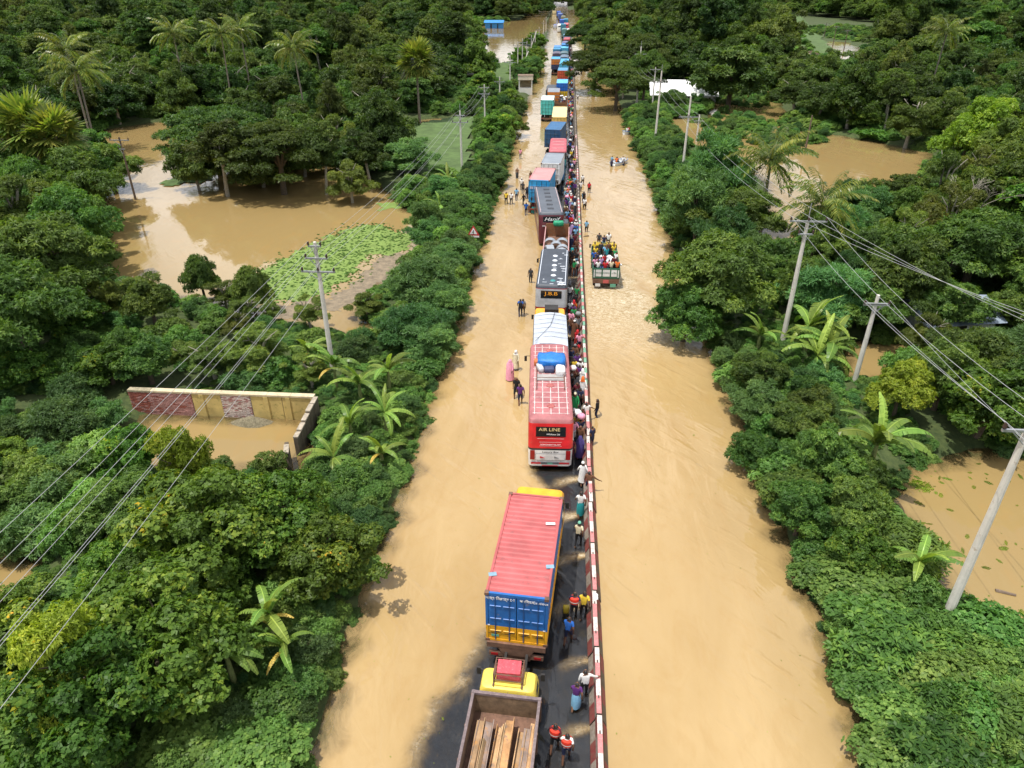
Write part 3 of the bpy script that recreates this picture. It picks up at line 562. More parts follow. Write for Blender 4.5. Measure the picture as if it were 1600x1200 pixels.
# ------------------------------------------------------------------ uncountable green: instanced points
def points_object(name, pts, scales, rots, idx, srcs, label):
    """one stuff object: source crowns set on points by geometry nodes"""
    me = bpy.data.meshes.new(name); me.vertices.add(len(pts)); me.vertices.foreach_set('co', np.asarray(pts, np.float32).ravel())
    for nm, ty, arr in (('sca', 'FLOAT_VECTOR', scales), ('rot', 'FLOAT_VECTOR', rots)):
        a = me.attributes.new(nm, ty, 'POINT'); a.data.foreach_set('vector', np.asarray(arr, np.float32).ravel())
    a = me.attributes.new('idx', 'INT', 'POINT'); a.data.foreach_set('value', np.asarray(idx, np.int32))
    o = link(name, me); ng = bpy.data.node_groups.new(name+'_nodes', 'GeometryNodeTree')
    ng.interface.new_socket('Geometry', in_out='INPUT', socket_type='NodeSocketGeometry'); ng.interface.new_socket('Geometry', in_out='OUTPUT', socket_type='NodeSocketGeometry')
    gi = ng.nodes.new('NodeGroupInput'); go = ng.nodes.new('NodeGroupOutput'); jn = ng.nodes.new('GeometryNodeJoinGeometry')
    def attr(nm, ty):
        n = ng.nodes.new('GeometryNodeInputNamedAttribute'); n.data_type = ty; n.inputs[0].default_value = nm; return n.outputs[0]
    for i, s in enumerate(srcs):
        oi = ng.nodes.new('GeometryNodeObjectInfo'); oi.inputs[0].default_value = s; oi.inputs['As Instance'].default_value = True; oi.transform_space = 'ORIGINAL'
        ip = ng.nodes.new('GeometryNodeInstanceOnPoints'); ng.links.new(gi.outputs[0], ip.inputs['Points']); ng.links.new(oi.outputs['Geometry'], ip.inputs['Instance'])
        cmp_ = ng.nodes.new('FunctionNodeCompare'); cmp_.data_type = 'INT'; cmp_.operation = 'EQUAL'; ii = [s_ for s_ in cmp_.inputs if s_.type == 'INT']
        ng.links.new(attr('idx', 'INT'), ii[0]); ii[1].default_value = i; ng.links.new(cmp_.outputs[0], ip.inputs['Selection'])
        ng.links.new(attr('rot', 'FLOAT_VECTOR'), ip.inputs['Rotation']); ng.links.new(attr('sca', 'FLOAT_VECTOR'), ip.inputs['Scale']); ng.links.new(ip.outputs[0], jn.inputs[0])
    ng.links.new(jn.outputs[0], go.inputs[0]); md = o.modifiers.new('scatter', 'NODES'); md.node_group = ng
    tag(o, label, kind='stuff'); return o
_src = {}
for ob in list(S.objects):
    if ob.type == 'MESH' and ob.parent and ob.name.split('.')[0] in ('crown', 'foliage'): _src.setdefault(ob.data.name, ob)
def srcs_of(*kinds): return [_src[v[0].name] for k in kinds for v in KIND[k][2] if v[0].name in _src]
def wood(name, label, x0, x1, y0, y1, sp, seed, Hr, kinds, cut=None, dry=True):
    g = np.random.default_rng(seed); nx, ny = int((x1-x0)/sp), int((y1-y0)/sp)
    X, Y = np.meshgrid(np.arange(nx), np.arange(ny)); x = (x0+(X+g.uniform(0, 1, X.shape))*sp).ravel(); y = (y0+(Y+g.uniform(0, 1, Y.shape))*sp).ravel()
    ok = ((water_d(x, y) > 1.0) | (not dry)) & (np.abs(x+.07*y) < y*.80+12)
    if cut is not None: ok &= cut(x, y)
    for f in FIELD+CLEAR: ok &= sdist(np.stack([x, y], 1), f) > 1
    x, y = x[ok], y[ok]; n = len(x); H = g.uniform(*Hr, n)*(1+.22*np.sin(x*.05)*np.sin(y*.06+1))*np.where(g.random(n) < .1, 1.3, 1); s = H/9.0; r = s**.75*g.uniform(.9, 1.35, n)
    src = srcs_of(*kinds); pts = np.stack([x, y, np.full(n, .2)], 1)
    return points_object(name, pts, np.stack([r, r, s], 1), np.stack([0*x, 0*x, g.uniform(0, 6.28, n)], 1), g.integers(0, len(src), n), src, label)
BEHIND = np.array([(-80, 383), (-9, 375), (-12, 480), (-85, 480)], float)
CLEAR = [OPEN_R, poly_world([(1405,80),(1515,84),(1515,125),(1405,122)]), BEHIND]
wk = ('tall_wood_tree', 'dark_wood_tree', 'green_wood_tree', 'olive_wood_tree', 'rain_wood_tree')
wood('far_woodland', 'far woodland merging into one green mass on the left', -420, -8, 190, 640, 7.0, 1, (7.5, 15), wk)
wood('far_woodland', 'far woodland merging into one green mass on the right', 9, 420, 190, 640, 7.0, 2, (7.5, 15), wk)
wood('roadside_woodland', 'woodland closing the view where the road vanishes', -130, 130, 640, 900, 9.0, 3, (12, 17), wk, lambda x, y: (y > 700) | (np.abs(x+12) > 22), False)
def cover(name, label, poly, dens, seed, kinds, sc, lo=0.0, hi=99):
    g = np.random.default_rng(seed); P = np.array(poly, float); a, b = P.min(0), P.max(0); n = int((b-a).prod()*dens)
    Q = np.stack([g.uniform(a[0], b[0], n), g.uniform(a[1], b[1], n)], 1); d = water_d(Q[:, 0], Q[:, 1]); ok = (sdist(Q, P) < 0) & (d > lo) & (d < hi)
    for q in AV: ok &= sdist(Q, np.array(q, float)) > .2
    Q = Q[ok]; n = len(Q); s = g.uniform(*sc, n); src = srcs_of(*kinds); z = ground_z(Q[:, 0], Q[:, 1])
    return points_object(name, np.stack([Q[:, 0], Q[:, 1], z-.25*s], 1), np.stack([s, s, s*g.uniform(.6, 1, n)], 1), np.stack([g.normal(0, .2, n), g.normal(0, .2, n), g.uniform(0, 6.28, n)], 1), g.integers(0, len(src), n), src, label)
uk = ('shrub', 'feathery_shrub', 'creeper_mound')
cover('undergrowth', 'low leafy undergrowth along the left road bank', [(-24, 6), (-8.0, 6), (-8.0, 112), (-20, 112), (-24, 52)], 2.6, 21, uk, (.2, .5), -.25)
cover('undergrowth', 'low leafy undergrowth along the right road bank', [(11.7, 6), (22, 6), (22, 60), (19, 150), (11.7, 150)], 2.2, 22, uk, (.2, .5), -.25)
cover('undergrowth', 'undergrowth below the woods on the left', [(-60, 20), (-32, 20), (-32, 60), (-90, 110), (-80, 60)], .6, 23, uk, (.5, 1.1), -.4)
cover('undergrowth', 'undergrowth below the trees on the right', [(24, 26), (60, 30), (100, 110), (50, 110), (24, 60)], .6, 24, uk, (.5, 1.1), -.4)
cover('roadside_bushes', 'bushes along the far left bank between channel and wide pond', [(-21, 200), (-8.2, 200), (-11, 330), (-18, 420), (-30, 420), (-26, 300)], .12, 25, ('shrub', 'feathery_shrub', 'broadleaf_tree'), (.8, 1.6), .2)
cover('undergrowth', 'undergrowth below the woods beyond the left pond', [(-150, 100), (-50, 90), (-24, 100), (-24, 200), (-190, 200)], .10, 26, uk, (1.0, 2.0), .3)
cover('undergrowth', 'undergrowth below the woods beyond the flooded field', [(16, 112), (98, 100), (150, 200), (16, 200)], .12, 27, uk, (.9, 1.8), .5)
cover('scrub', 'low scrub in the clearing around the railway', [(60, 232), (130, 225), (175, 330), (150, 420), (95, 420)], .05, 28, ('shrub', 'feathery_shrub'), (1.0, 1.9), .5)
cover('scrub', 'low scrub on the far shore of the wide pond', [(-80, 385), (-14, 377), (-16, 480), (-85, 480)], .06, 29, ('shrub', 'feathery_shrub'), (1.2, 2.4), .3)
# ------------------------------------------------------------------ palms and bananas
def strip_leaf(L, W, e0, e1, seed, tears=.5, segs=14, tint=.6):
    """arching banana blade with torn edges; grows along +X"""
    g = random.Random(seed); p = Vector((0, 0, 0)); pts = [p.copy()]
    for i in range(segs):
        e = math.radians(e0+(e1-e0)*(i/segs)**1.2); p = p+Vector((math.cos(e), 0, math.sin(e)))*(L/segs); pts.append(p.copy())
    V = []; F = []
    def quad(a, b, c, d): n = len(V); V.extend([a, b, c, d]); F.append((n, n+1, n+2, n+3))
    wid = lambda t: W*.5*max(.12, math.sin(math.pi*min(1, .10+.9*t))**.55) if t < .97 else W*.12
    for sd in (-1, 1):
        cut = 0; dz = 0
        for i in range(segs):
            t0, t1 = i/segs, (i+1)/segs
            if g.random() < tears: cut = g.uniform(.03, .10)*L/segs*6; dz = g.uniform(-.22, .02)
            a, b = pts[i], pts[i+1]; w0, w1 = wid(t0), wid(t1); fr = .22
            quad(a, b, b+Vector((-cut*.5, sd*w1, -fr*w1+dz*w1)), a+Vector((cut*.5 if cut else 0, sd*w0, -fr*w0+dz*w0))); cut *= .3
    k = len(V)
    for i in range(segs):      # midrib
        a, b = pts[i], pts[i+1]; r = .022*(1-i/segs)+.006; quad(a+Vector((0, -r, .008)), a+Vector((0, r, .008)), b+Vector((0, r, .008)), b+Vector((0, -r, .008)))
    return V, F, k//4
BAN = []
for s, (L, W, a, b) in enumerate([(1.9, .38, 68, -20), (2.0, .40, 52, -55), (1.8, .38, 30, -70), (2.0, .36, 80, 15), (1.6, .34, 5, -85)]):
    V, F, nb = strip_leaf(L, W, a, b, s+3); me = mesh_np('leaf', V, F, [LEAF['banana']]); g = np.random.default_rng(s)
    at = me.attributes.new('tint', 'FLOAT', 'FACE'); tv = np.full(len(F), .3+.14*s % .5)+g.uniform(-.12, .12, len(F)); tv[nb:] = .95; at.data.foreach_set('value', np.clip(tv, 0, 1).astype(np.float32)); BAN.append(me)
    if s in (0, 2):
        md = me.copy(); md.materials.clear(); md.materials.append(LEAF['dryleaf']); BAN.append(md)
DRY = [BAN[1], BAN[4]]; BAN = [BAN[0], BAN[2], BAN[3], BAN[5], BAN[6]]
STEM = mat('banana_stem', (.16, .19, .06), .6, .35, 4)
def banana(u, v, zc, s, label, n=9, dry=0, seed=0):
    x, y = G(u, v, zc); g = random.Random(seed*31+int(u)); z0 = max(-.6, gz1(x, y)); h = max(.5, zc-z0-.3*s)
    o = empty('banana_plant', (x, y, z0), g.uniform(0, 6.3), label, 'banana plant', 'banana plants'); PLACED.append((x, y, .5))
    MB().tube([(0, 0, -.3), (.02, 0, h*.5), (0, .03, h)], [.13*s, .11*s, .06*s], STEM, 8).build('stem', o, True)
    for i in range(n):
        me = BAN[[0, 1, 2, 3, 1, 2, 0, 4, 1, 2, 3][i % 11]]
        l = link('leaf', me, o, (0, 0, h-.06*(i % 3))); l.rotation_euler = (g.uniform(-.25, .25), g.uniform(-.12, .12), i*2.4+g.uniform(-.3, .3)); k = s*g.uniform(.85, 1.2); l.scale = (k, k*g.uniform(.85, 1.15), k)
    for i in range(dry):
        l = link('leaf', DRY[i % 2], o, (0, 0, h*(.8-.1*i))); l.rotation_euler = (0, g.uniform(0, .8), i*2.9+1.2); l.scale = (s*.8, s*.6, s*.8); l['label'] = 'yellowed dying leaf'
    return o
BL = [(415,950,2.9,.95,'banana plant with a yellow dead leaf in the lower left thicket',10,2),(350,1010,2.8,.95,'banana plant lowest in the lower left thicket',10,0),(440,1000,2.3,.8,'small banana plant beside the one with the yellow leaf',9,1),(325,965,2.8,.8,'dark banana plant left of the yellow dead leaf',7,0),
 (520,560,3.0,1.05,'banana plant right behind the concrete pole',9,1),(560,590,2.4,1.1,'tallest banana plant of the clump right of the pole',9,0),(605,570,2.7,1.05,'banana plant at the bank side of the clump',9,0),(600,635,2.3,1.0,'banana plant in the middle of the clump on the left bank',9,0),(545,655,1.9,1.0,'banana plant nearest the broken wall',8,0),(595,700,1.5,1.0,'banana plant with a yellow leaf tip at the front of the clump',8,1),(520,705,1.6,1.0,'lowest banana plant of the clump by the broken wall',8,0),(480,540,2.2,1.0,'banana plant left of the concrete pole',8,1),
 (1268,500,3.2,1.5,'big banana plant at the foot of the tall pole',10,0),(1190,515,2.2,1.2,'banana plant left of the tall pole',9,0),(1300,530,2.8,1.5,'banana plant between the two concrete poles',9,0),(1280,545,2.4,1.4,'low banana plant between the two concrete poles',8,0),
 (1375,680,3.6,1.5,'large banana plant beside the brown pool on the right',13,0),(1310,690,2.2,1.2,'shaded banana plant left of the large one by the pool',7,0),(1440,870,2.4,1.05,'torn banana plant leaning over the pool near the right pole',10,0),
 (688,320,1.6,1.1,'banana plant at the pond corner below the bank',8,0),(700,275,2.2,1.2,'banana plant next to the slim concrete pole',8,0),(715,285,2.0,1.1,'second banana plant beside the slim pole',8,0),
 (1290,165,2.5,1.6,'pale banana plant at the edge of the flooded field',8,0),(1320,175,2.5,1.6,'banana plant right of the pale one by the field',8,0),(1275,175,2.2,1.5,'low banana plant by the flooded field',7,0),(845,100,2.5,1.8,'banana plant by the far left channel bank',8,0)]
for i, (u, v, zc, s, lb, n, d) in enumerate(BL): banana(u, v, zc, s, lb, n, d, i)

def frond_mesh(L, e0, e1, seed, nl=30, ll=.62):
    g = random.Random(seed); V = []; F = []; p = Vector((0, 0, 0)); pts = [p.copy()]
    for i in range(nl):
        e = math.radians(e0+(e1-e0)*(i/nl)**1.1); p = p+Vector((math.cos(e), 0, math.sin(e)))*(L/nl); pts.append(p.copy())
    for i in range(nl):
        a, b = pts[i], pts[i+1]; r = .03*(1-i/nl)+.008; n = len(V); V += [a+Vector((0, -r, 0)), a+Vector((0, r, 0)), b+Vector((0, r, 0)), b+Vector((0, -r, 0))]; F.append((n, n+1, n+2, n+3))
        if i < 4: continue
        t = i/nl; l = ll*(math.sin(math.pi*(.12+.86*t))**.6)
        for sd in (-1, 1):
            d = Vector((.45+.3*g.random(), sd*.9, -.45-.55*g.random())).normalized()*l*g.uniform(.85, 1.1); w_ = Vector((.05, 0, .0)); n = len(V); m = a+d*.5+Vector((0, 0, .05))
            V += [a-w_, m-w_*1.2, a+d, m+w_*1.2]; F.append((n, n+1, n+2, n+3))
    me = mesh_np('frond', V, F, [LEAF['palm']]); at = me.attributes.new('tint', 'FLOAT', 'FACE'); q = np.random.default_rng(seed); at.data.foreach_set('value', np.clip(q.uniform(.1, .9, len(F)), 0, 1).astype(np.float32)); return me
FR = [frond_mesh(3.4, 70, -10, 1), frond_mesh(3.6, 45, -45, 2), frond_mesh(3.4, 15, -70, 3), frond_mesh(3.0, -25, -82, 4)]
PTR = mat('palm_trunk', (.20, .17, .13), .9, .3, 4, bump=.3)
NUT = mat('coconut', (.32, .30, .06), .5, .3, 5)
def coconut(u, v, zc, s, label, seed=0, n=28):
    x, y = G(u, v, zc); g = random.Random(seed); z0 = max(-.8, gz1(x, y)); h = zc-z0
    o = empty('coconut_palm', (x, y, z0), g.uniform(0, 6.3), label, 'palm tree', 'coconut palms'); PLACED.append((x, y, 1.0)); q = g.uniform(-.06, .06)*h
    MB().tube([(q, q*.5, -.6), (q*.8, 0, h*.3), (q*.3, 0, h*.7), (0, 0, h)], [.2, .15, .13, .12], PTR, 8).build('trunk', o, True)
    mb = MB()
    for i in range(7): mb.box((.22*math.cos(i*.9), .22*math.sin(i*.9), h-.25-.05*(i % 2)), (.2, .2, .24), NUT, (0, 0, i), .6)
    mb.build('coconuts', o)
    for i in range(n):
        l = link('frond', FR[min(3, i*4//n)], o, (0, 0, h)); l.rotation_euler = (g.uniform(-.2, .2), g.uniform(-.1, .1), i*2.4+g.uniform(-.2, .2)); k = s*g.uniform(.9, 1.1); l.scale = (k, k, k)
for i, (u, v, zc, s, lb) in enumerate([(1205,250,7.8,1.45,'coconut palm right of the feathery tree, drooping fronds'),(1285,320,6.3,1.4,'coconut palm behind the tall concrete pole'),(458,75,14,1.35,'coconut palm standing above the grove on the left'),(270,52,15,1.4,'coconut palm with pale trunk in the left woods'),(345,52,15,1.4,'coconut palm furthest right in the left woods'),(120,110,13,1.4,'coconut palm above the left shore of the pond'),
   (105,80,14.5,1.4,'coconut palm in the woods at the upper left'),(375,46,15,1.4,'coconut palm beside the lime crown on the left'),(1480,50,15,1.4,'coconut palm in the far right woods')]): coconut(u, v, zc, s, lb, i)
def fan_mesh(seed):
    g = random.Random(seed); V = []; F = []
    for i in range(26):
        a = math.radians(-130+260*i/25); r = 1.05*g.uniform(.88, 1.05); b = Vector((.85, 0, 0)); d = Vector((math.cos(a), math.sin(a), -.12*(i % 2)-.25*abs(math.sin(a))))
        s = Vector((-math.sin(a), math.cos(a), 0))*.075; n = len(V); V += [b, b+d*r*.6+s, b+d*r, b+d*r*.6-s]; F.append((n, n+1, n+2, n+3))
    n = len(V); V += [Vector((0, -.03, 0)), Vector((0, .03, 0)), Vector((.9, .02, 0)), Vector((.9, -.02, 0))]; F.append((n, n+1, n+2, n+3))
    me = mesh_np('fan_leaf', V, F, [LEAF['palm']]); at = me.attributes.new('tint', 'FLOAT', 'FACE'); at.data.foreach_set('value', np.random.default_rng(seed).uniform(.4, 1, len(F)).astype(np.float32)); return me
FAN = [fan_mesh(1), fan_mesh(2)]
def palmyra(u, v, zc, s, label, seed):
    x, y = G(u, v, zc); g = random.Random(seed); z0 = max(-.8, gz1(x, y)); h = zc-z0
    o = empty('fan_palm', (x, y, z0), 0, label, 'palm tree', 'fan palms'); PLACED.append((x, y, 1.2))
    MB().tube([(0, 0, -.6), (0, 0, h*.5), (0, 0, h)], [.3, .2, .19], PTR, 9).build('trunk', o, True)
    for i in range(34):
        e = 1.35-i*.062; l = link('fan_leaf', FAN[i % 2], o, (0, 0, h)); l.rotation_euler = Euler((g.uniform(-.3, .3), -e, i*2.4), 'XYZ'); k = s*g.uniform(.9, 1.15); l.scale = (k, k, k)
palmyra(650, 95, 11, 2.2, 'tall fan palm with a bare trunk at the edge of the grove', 1)
palmyra(45, 200, 9.5, 2.3, 'fan palm with silvery leaves at the left picture edge', 2)
palmyra(85, 210, 9, 1.9, 'second fan palm leaning right, at the left edge of the pond', 3)

# bare tree on the right
mb = MB(); g = random.Random(3)
def limb(p, d, r, n):
    q = p+d; mb.tube([p, (p+q)*.5+Vector((g.uniform(-.15, .15), g.uniform(-.15, .15), 0)), q], [r, r*.8, r*.6], BARK_PALE, 5, False)
    if n:
        for k in range(3): limb(q, Vector((d.x+g.uniform(-1, 1)*d.length*.55, d.y+g.uniform(-1, 1)*d.length*.55, d.z*.85))*.68, r*.55, n-1)
limb(Vector((0, 0, -.5)), Vector((.2, 0, 3.6)), .16, 4); x, y = G(1485, 395)
bt = empty('bare_tree', (x, y, -.2), 0, 'pale bare tree with forked branches beside the brown pool', 'tree'); mb.build('branches', bt, True)

# ------------------------------------------------------------------ water plants and fields
def sheet(name, poly, z, m, label, step=.16, kind='stuff', amp=.006):
    P = np.array(poly, float); lo, hi = P.min(0)-1, P.max(0)+1
    V, F = grid(np.arange(lo[0], hi[0], step), np.arange(lo[1], hi[1], step), lambda x, y: z+amp*np.sin(x*3.1)*np.sin(y*2.7))
    d = sdist(V[:, :2], P)+.7*np.sin(V[:, 0]*1.3+V[:, 1])*np.sin(V[:, 1]*1.1)+.35*np.sin(V[:, 0]*4.1)*np.sin(V[:, 1]*3.3)+.3*np.sin(V[:, 0]*8.7+V[:, 1]*3.1)*np.sin(V[:, 1]*9.9-V[:, 0]*2.3)+.25*np.sin(V[:, 0]*17+1)*np.sin(V[:, 1]*15+2)
    F = F[(d[F] < 0).all(1)]
    return tag(link(name, mesh_np(name, V, F, [m], smooth=True)), label, kind=kind)
algae_m = mat('water_weed', (.15, .225, .045), .9, .25, .9, dirt=.12, dirt_col=(.085, .14, .035), bump=.9)
weed_d = mat('sparse_weed', (.20, .155, .10), .8, .4, 1.6, dirt=.5, dirt_col=(.11, .105, .075), bump=.5)
grass_m = mat('rice_field', (.07, .12, .03), .9, .35, .5, dirt=.2, dirt_col=(.045, .09, .02), bump=.8)
sheet('floating_weed', poly_world([(345,486),(372,440),(440,405),(492,380),(545,353),(600,350),(650,374),(632,392),(582,402),(548,440),(505,462),(430,475)]), .02, algae_m, 'bright green floating weed mat on the left pond')
WP_ = poly_world([(345,486),(372,440),(440,405),(492,380),(545,353),(600,350),(650,374),(632,392),(582,402),(548,440),(505,462),(430,475)]); g2 = np.random.default_rng(4)
Q = np.stack([g2.uniform(WP_[:, 0].min()-1, WP_[:, 0].max()+1, 5200), g2.uniform(WP_[:, 1].min()-1, WP_[:, 1].max()+1, 5200)], 1); dq = sdist(Q, WP_)+g2.normal(0, .7, len(Q)); Q = Q[dq < .1]; n = len(Q); sq = g2.uniform(.03, .09, n)
points_object('floating_weed', np.stack([Q[:, 0], Q[:, 1], np.full(n, .0)], 1), np.stack([sq, sq, sq*.6], 1), np.stack([0*sq, 0*sq, g2.uniform(0, 6, n)], 1), [0]*n, srcs_of('creeper_mound')[:1], 'raised tufts of the floating weed on the left pond')
sheet('sparse_weed', poly_world([(420,500),(440,478),(505,462),(548,440),(590,400),(640,392),(625,430),(575,455),(540,480),(470,500)]), .012, weed_d, 'greyish thin weed along the edge of the green mat')
sheet('floating_weed', poly_world([(580,318),(620,314),(630,324),(590,330)]), .02, algae_m, 'small patch of green weed under the feathery tree')
sheet('rice_field', FIELD[0], .85, grass_m, 'green rice field beside the slim pole', 1.0, 'structure', .02)
sheet('rice_field', FIELD[1], .9, grass_m, 'far green field beside the left channel', 1.2, 'structure', .02)
sheet('clearing_grass', poly_world([(1196,22),(1246,20),(1305,82),(1290,100),(1206,72)]), .85, grass_m, 'pale grassy clearing around the railway track', 1.2, 'structure', .02)
sheet('verge', poly_world([(250,284),(330,268),(335,282),(250,296)]), .1, grass_m, 'grassy strip crossing the left pond', .5, 'structure')
# leafy litter on the right pool
deb = crown_mesh('drift', LEAF['lime'], [(0, 0, -.02, .5, .5, .06)], 130, 4, .10, .045, 5, up=1, droop=.2, lo=.0)
g = random.Random(9); drift = link('drift', deb)
pts = []
for _ in range(230):
    u, v = g.uniform(1385, 1600), g.uniform(700, 960); a, b = G(u, v)
    if wd1(a, b) < -.1 and (g.random() < .25+.75*math.exp(-((u-1440)/60)**2-((v-770)/50)**2)): pts.append((a, b, .02))
n = len(pts); drift.location = (*G(1440, 760), .02); tag(drift, 'patch of drifting leaf litter by the large banana plant', kind='stuff'); drift.name = 'leaf_litter'
points_object('leaf_litter', pts, [(k, k*g.uniform(.25, .7), k*.5) for k in (g.uniform(.12, .6)**1.3 for _ in range(n))], [(0, 0, g.uniform(0, 6)) for _ in range(n)], [0]*n, [drift], 'drifting leaf litter on the brown pool at the right')

g = random.Random(21); pts = []
for _ in range(420):
    x_, y_ = g.uniform(-8, 11.5), g.uniform(13, 90)
    if x_ > 2.5 or x_ < -3.5: pts.append((x_, y_, .012))
n = len(pts)
points_object('floating_litter', pts, [(k, k*.5, k*.3) for k in (g.uniform(.02, .075) if g.random() < .95 else g.uniform(.1, .22) for _ in range(n))], [(0, 0, g.uniform(0, 6)) for _ in range(n)], [0]*n, [drift], 'specks of leaf litter drifting on the channels')
# ------------------------------------------------------------------ median barrier
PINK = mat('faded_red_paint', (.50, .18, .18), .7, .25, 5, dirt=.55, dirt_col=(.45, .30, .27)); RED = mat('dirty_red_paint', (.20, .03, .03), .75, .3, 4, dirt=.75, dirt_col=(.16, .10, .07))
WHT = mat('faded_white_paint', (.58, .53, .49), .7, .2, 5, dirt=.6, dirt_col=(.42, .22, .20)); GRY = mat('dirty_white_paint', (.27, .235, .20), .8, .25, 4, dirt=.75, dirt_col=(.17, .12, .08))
GRN = mat('faded_green_paint', (.16, .36, .24), .7, .2, 3, dirt=.4, dirt_col=(.40, .34, .28)); DRK = mat('wet_shaded_concrete', (.075, .058, .045), .6, .3, 4, dirt=.3, dirt_col=(.035, .03, .025)); CON = mat('concrete', (.36, .34, .31), .85, .2, 2, dirt=.25, dirt_col=(.2, .17, .13), bump=.2)
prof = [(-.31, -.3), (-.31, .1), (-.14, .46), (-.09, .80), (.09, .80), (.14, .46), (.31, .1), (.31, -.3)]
def barrier_mesh(tops, sides, rside):
    mb = MB(); L = SEG-.07
    for i in range(4):
        y0, y1 = -L/2+L*i/4, -L/2+L*(i+1)/4
        for j in range(7):
            a, b = prof[j], prof[j+1]; sl_ = .12 if j in (1, 2) else 0
            m = tops[i] if j == 3 else (sides[(i+(j == 2)) % 2] if j < 3 else rside[(i+j) % 2])  # right faces go darker: wet concrete with the shade of that side painted in
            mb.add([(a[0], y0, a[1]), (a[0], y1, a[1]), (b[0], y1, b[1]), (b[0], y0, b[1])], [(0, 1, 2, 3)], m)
    for y in (-L/2, L/2): mb.add([(a, y, b) for a, b in prof], [tuple(range(8))], DRK)
    for y in (-.8, .8): mb.box((0, y, .806), (.05, .12, .03), DRK)      # lifting loops
    return mb.mesh('barrier')
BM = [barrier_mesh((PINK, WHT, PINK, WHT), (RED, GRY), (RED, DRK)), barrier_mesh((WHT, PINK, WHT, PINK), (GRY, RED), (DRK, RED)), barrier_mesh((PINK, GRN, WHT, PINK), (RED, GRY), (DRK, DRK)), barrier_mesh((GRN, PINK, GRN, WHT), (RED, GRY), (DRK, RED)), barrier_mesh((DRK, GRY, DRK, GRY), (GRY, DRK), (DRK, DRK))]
g = random.Random(4); PLATES = 'red and white'
for i in range(118):
    y = SEG0+SEG*(i+.5)
    if y < 12: continue
    me = BM[g.choice((0, 0, 1))] if y < 40 else BM[g.choice((0, 2, 3, 3))] if y < 80 else BM[g.choice((0, 4, 4))] if y < 130 else BM[4]
    o = link('concrete_barrier', me, None, (BAR_X+bend(y)+g.uniform(-.02, .02), y, 0)); o.rotation_euler = (0, 0, g.uniform(-.012, .012))
    n = i-1
    ORD = ['first', 'second', 'third', 'fourth', 'fifth', 'sixth', 'seventh', 'eighth', 'ninth', 'tenth', 'eleventh', 'twelfth', 'thirteenth', 'fourteenth', 'fifteenth', 'sixteenth', 'seventeenth', 'eighteenth', 'nineteenth', 'twentieth']
    colr = 'red and white' if me in BM[:2] else 'red, white and green' if me in BM[2:4] else 'dirty grey'
    lab = f'{colr} concrete median barrier, {ORD[n]} from the bottom of the picture' if n < 20 else 'worn concrete median barrier in the long row beyond the red-roofed bus' if y < 130 else 'dark far concrete median barrier beside the queue'
    tag(o, lab, 'barrier', 'median barriers')

# ------------------------------------------------------------------ poles and wires
POLE = mat('pole_concrete', (.62, .585, .52), .85, .15, 1.2, dirt=.3, dirt_col=(.36, .27, .19)); STEEL = mat('galvanised_steel', (.40, .41, .42), .45, .2, 3, metal=.6); INS = mat('brown_insulator', (.055, .03, .025), .25, .2, 5); WIRE = mat('grey_wire', (.36, .365, .37), .6, .1, 3); WOODP = mat('weathered_pole', (.15, .11, .08), .9, .3, 3)
def pole(u, v, vt, label, arms=((.5, 1.1, 3),), r=.14, m=None, rz=0, spike=0.0, group='utility poles'):
    x, y = G(u, v); h = zat(x, y, vt); m = m or POLE
    o = empty('utility_pole', (x, y, 0), rz, label, 'pole', group); PLACED.append((x, y, .4)); o['top'] = h
    MB().tube([(0, 0, -1.2), (0, 0, h*.5), (0, 0, h-spike)], [r*1.25, r, r*.7], m, 10).build('post', o, True)
    if spike: MB().tube([(0, 0, h-spike-.3), (0, 0, h)], .035, STEEL, 6).build('spike', o)
    tips = []
    for dz, hl, n in arms:
        a = MB().box((0, -.12, h-spike-dz), (2*hl, .1, .1), STEEL); a.tube([(-hl*.6, -.12, h-spike-dz-.05), (0, -.1, h-spike-dz-.6)], .025, STEEL, 5); a.tube([(hl*.6, -.12, h-spike-dz-.05), (0, -.1, h-spike-dz-.6)], .025, STEEL, 5)
        ao = a.build('crossarm', o)
        for k in range(n):
            ox = -hl*.94+2*hl*.94*k/max(1, n-1)
            MB().tube([(ox, -.12, h-spike-dz+.05), (ox, -.12, h-spike-dz+.12), (ox, -.12, h-spike-dz+.3)], [.03, .085, .055], INS, 7).build('insulator', ao)
            tips.append(Vector((x+ox*math.cos(rz), y-.12+ox*math.sin(rz), h-spike-dz+.32)))
    return tips
def wire(a, b, label, sag=.7, r=.011, grp='overhead wires'):
    a, b = Vector(a), Vector(b); pts = []
    for i in range(17):
        t = i/16; p = a.lerp(b, t); p.z -= sag*4*t*(1-t); pts.append(p)
    tag(MB().tube(pts, r, WIRE, 4, False).build('overhead_wire'), label, 'wire', grp)
L1 = pole(522, 590, 378, 'concrete pole with three crossarms beside the banana clump on the left', ((.25, .42, 2), (1.05, .72, 2), (1.95, 1.1, 3)), .15)
L2 = pole(722, 270, 162, 'slim concrete pole beside the rice field', ((.6, .7, 2), (1.5, 1.1, 3)), .14, spike=.9)
L3 = pole(758, 208, 132, 'concrete pole on the left bank beyond the rice field', ((.5, .9, 2), (1.5, 1.0, 3)), .13)
L4 = pole(797, 141, 81, 'concrete pole in front of the far green field', ((1.5, 1.4, 3),), .15, spike=.8)
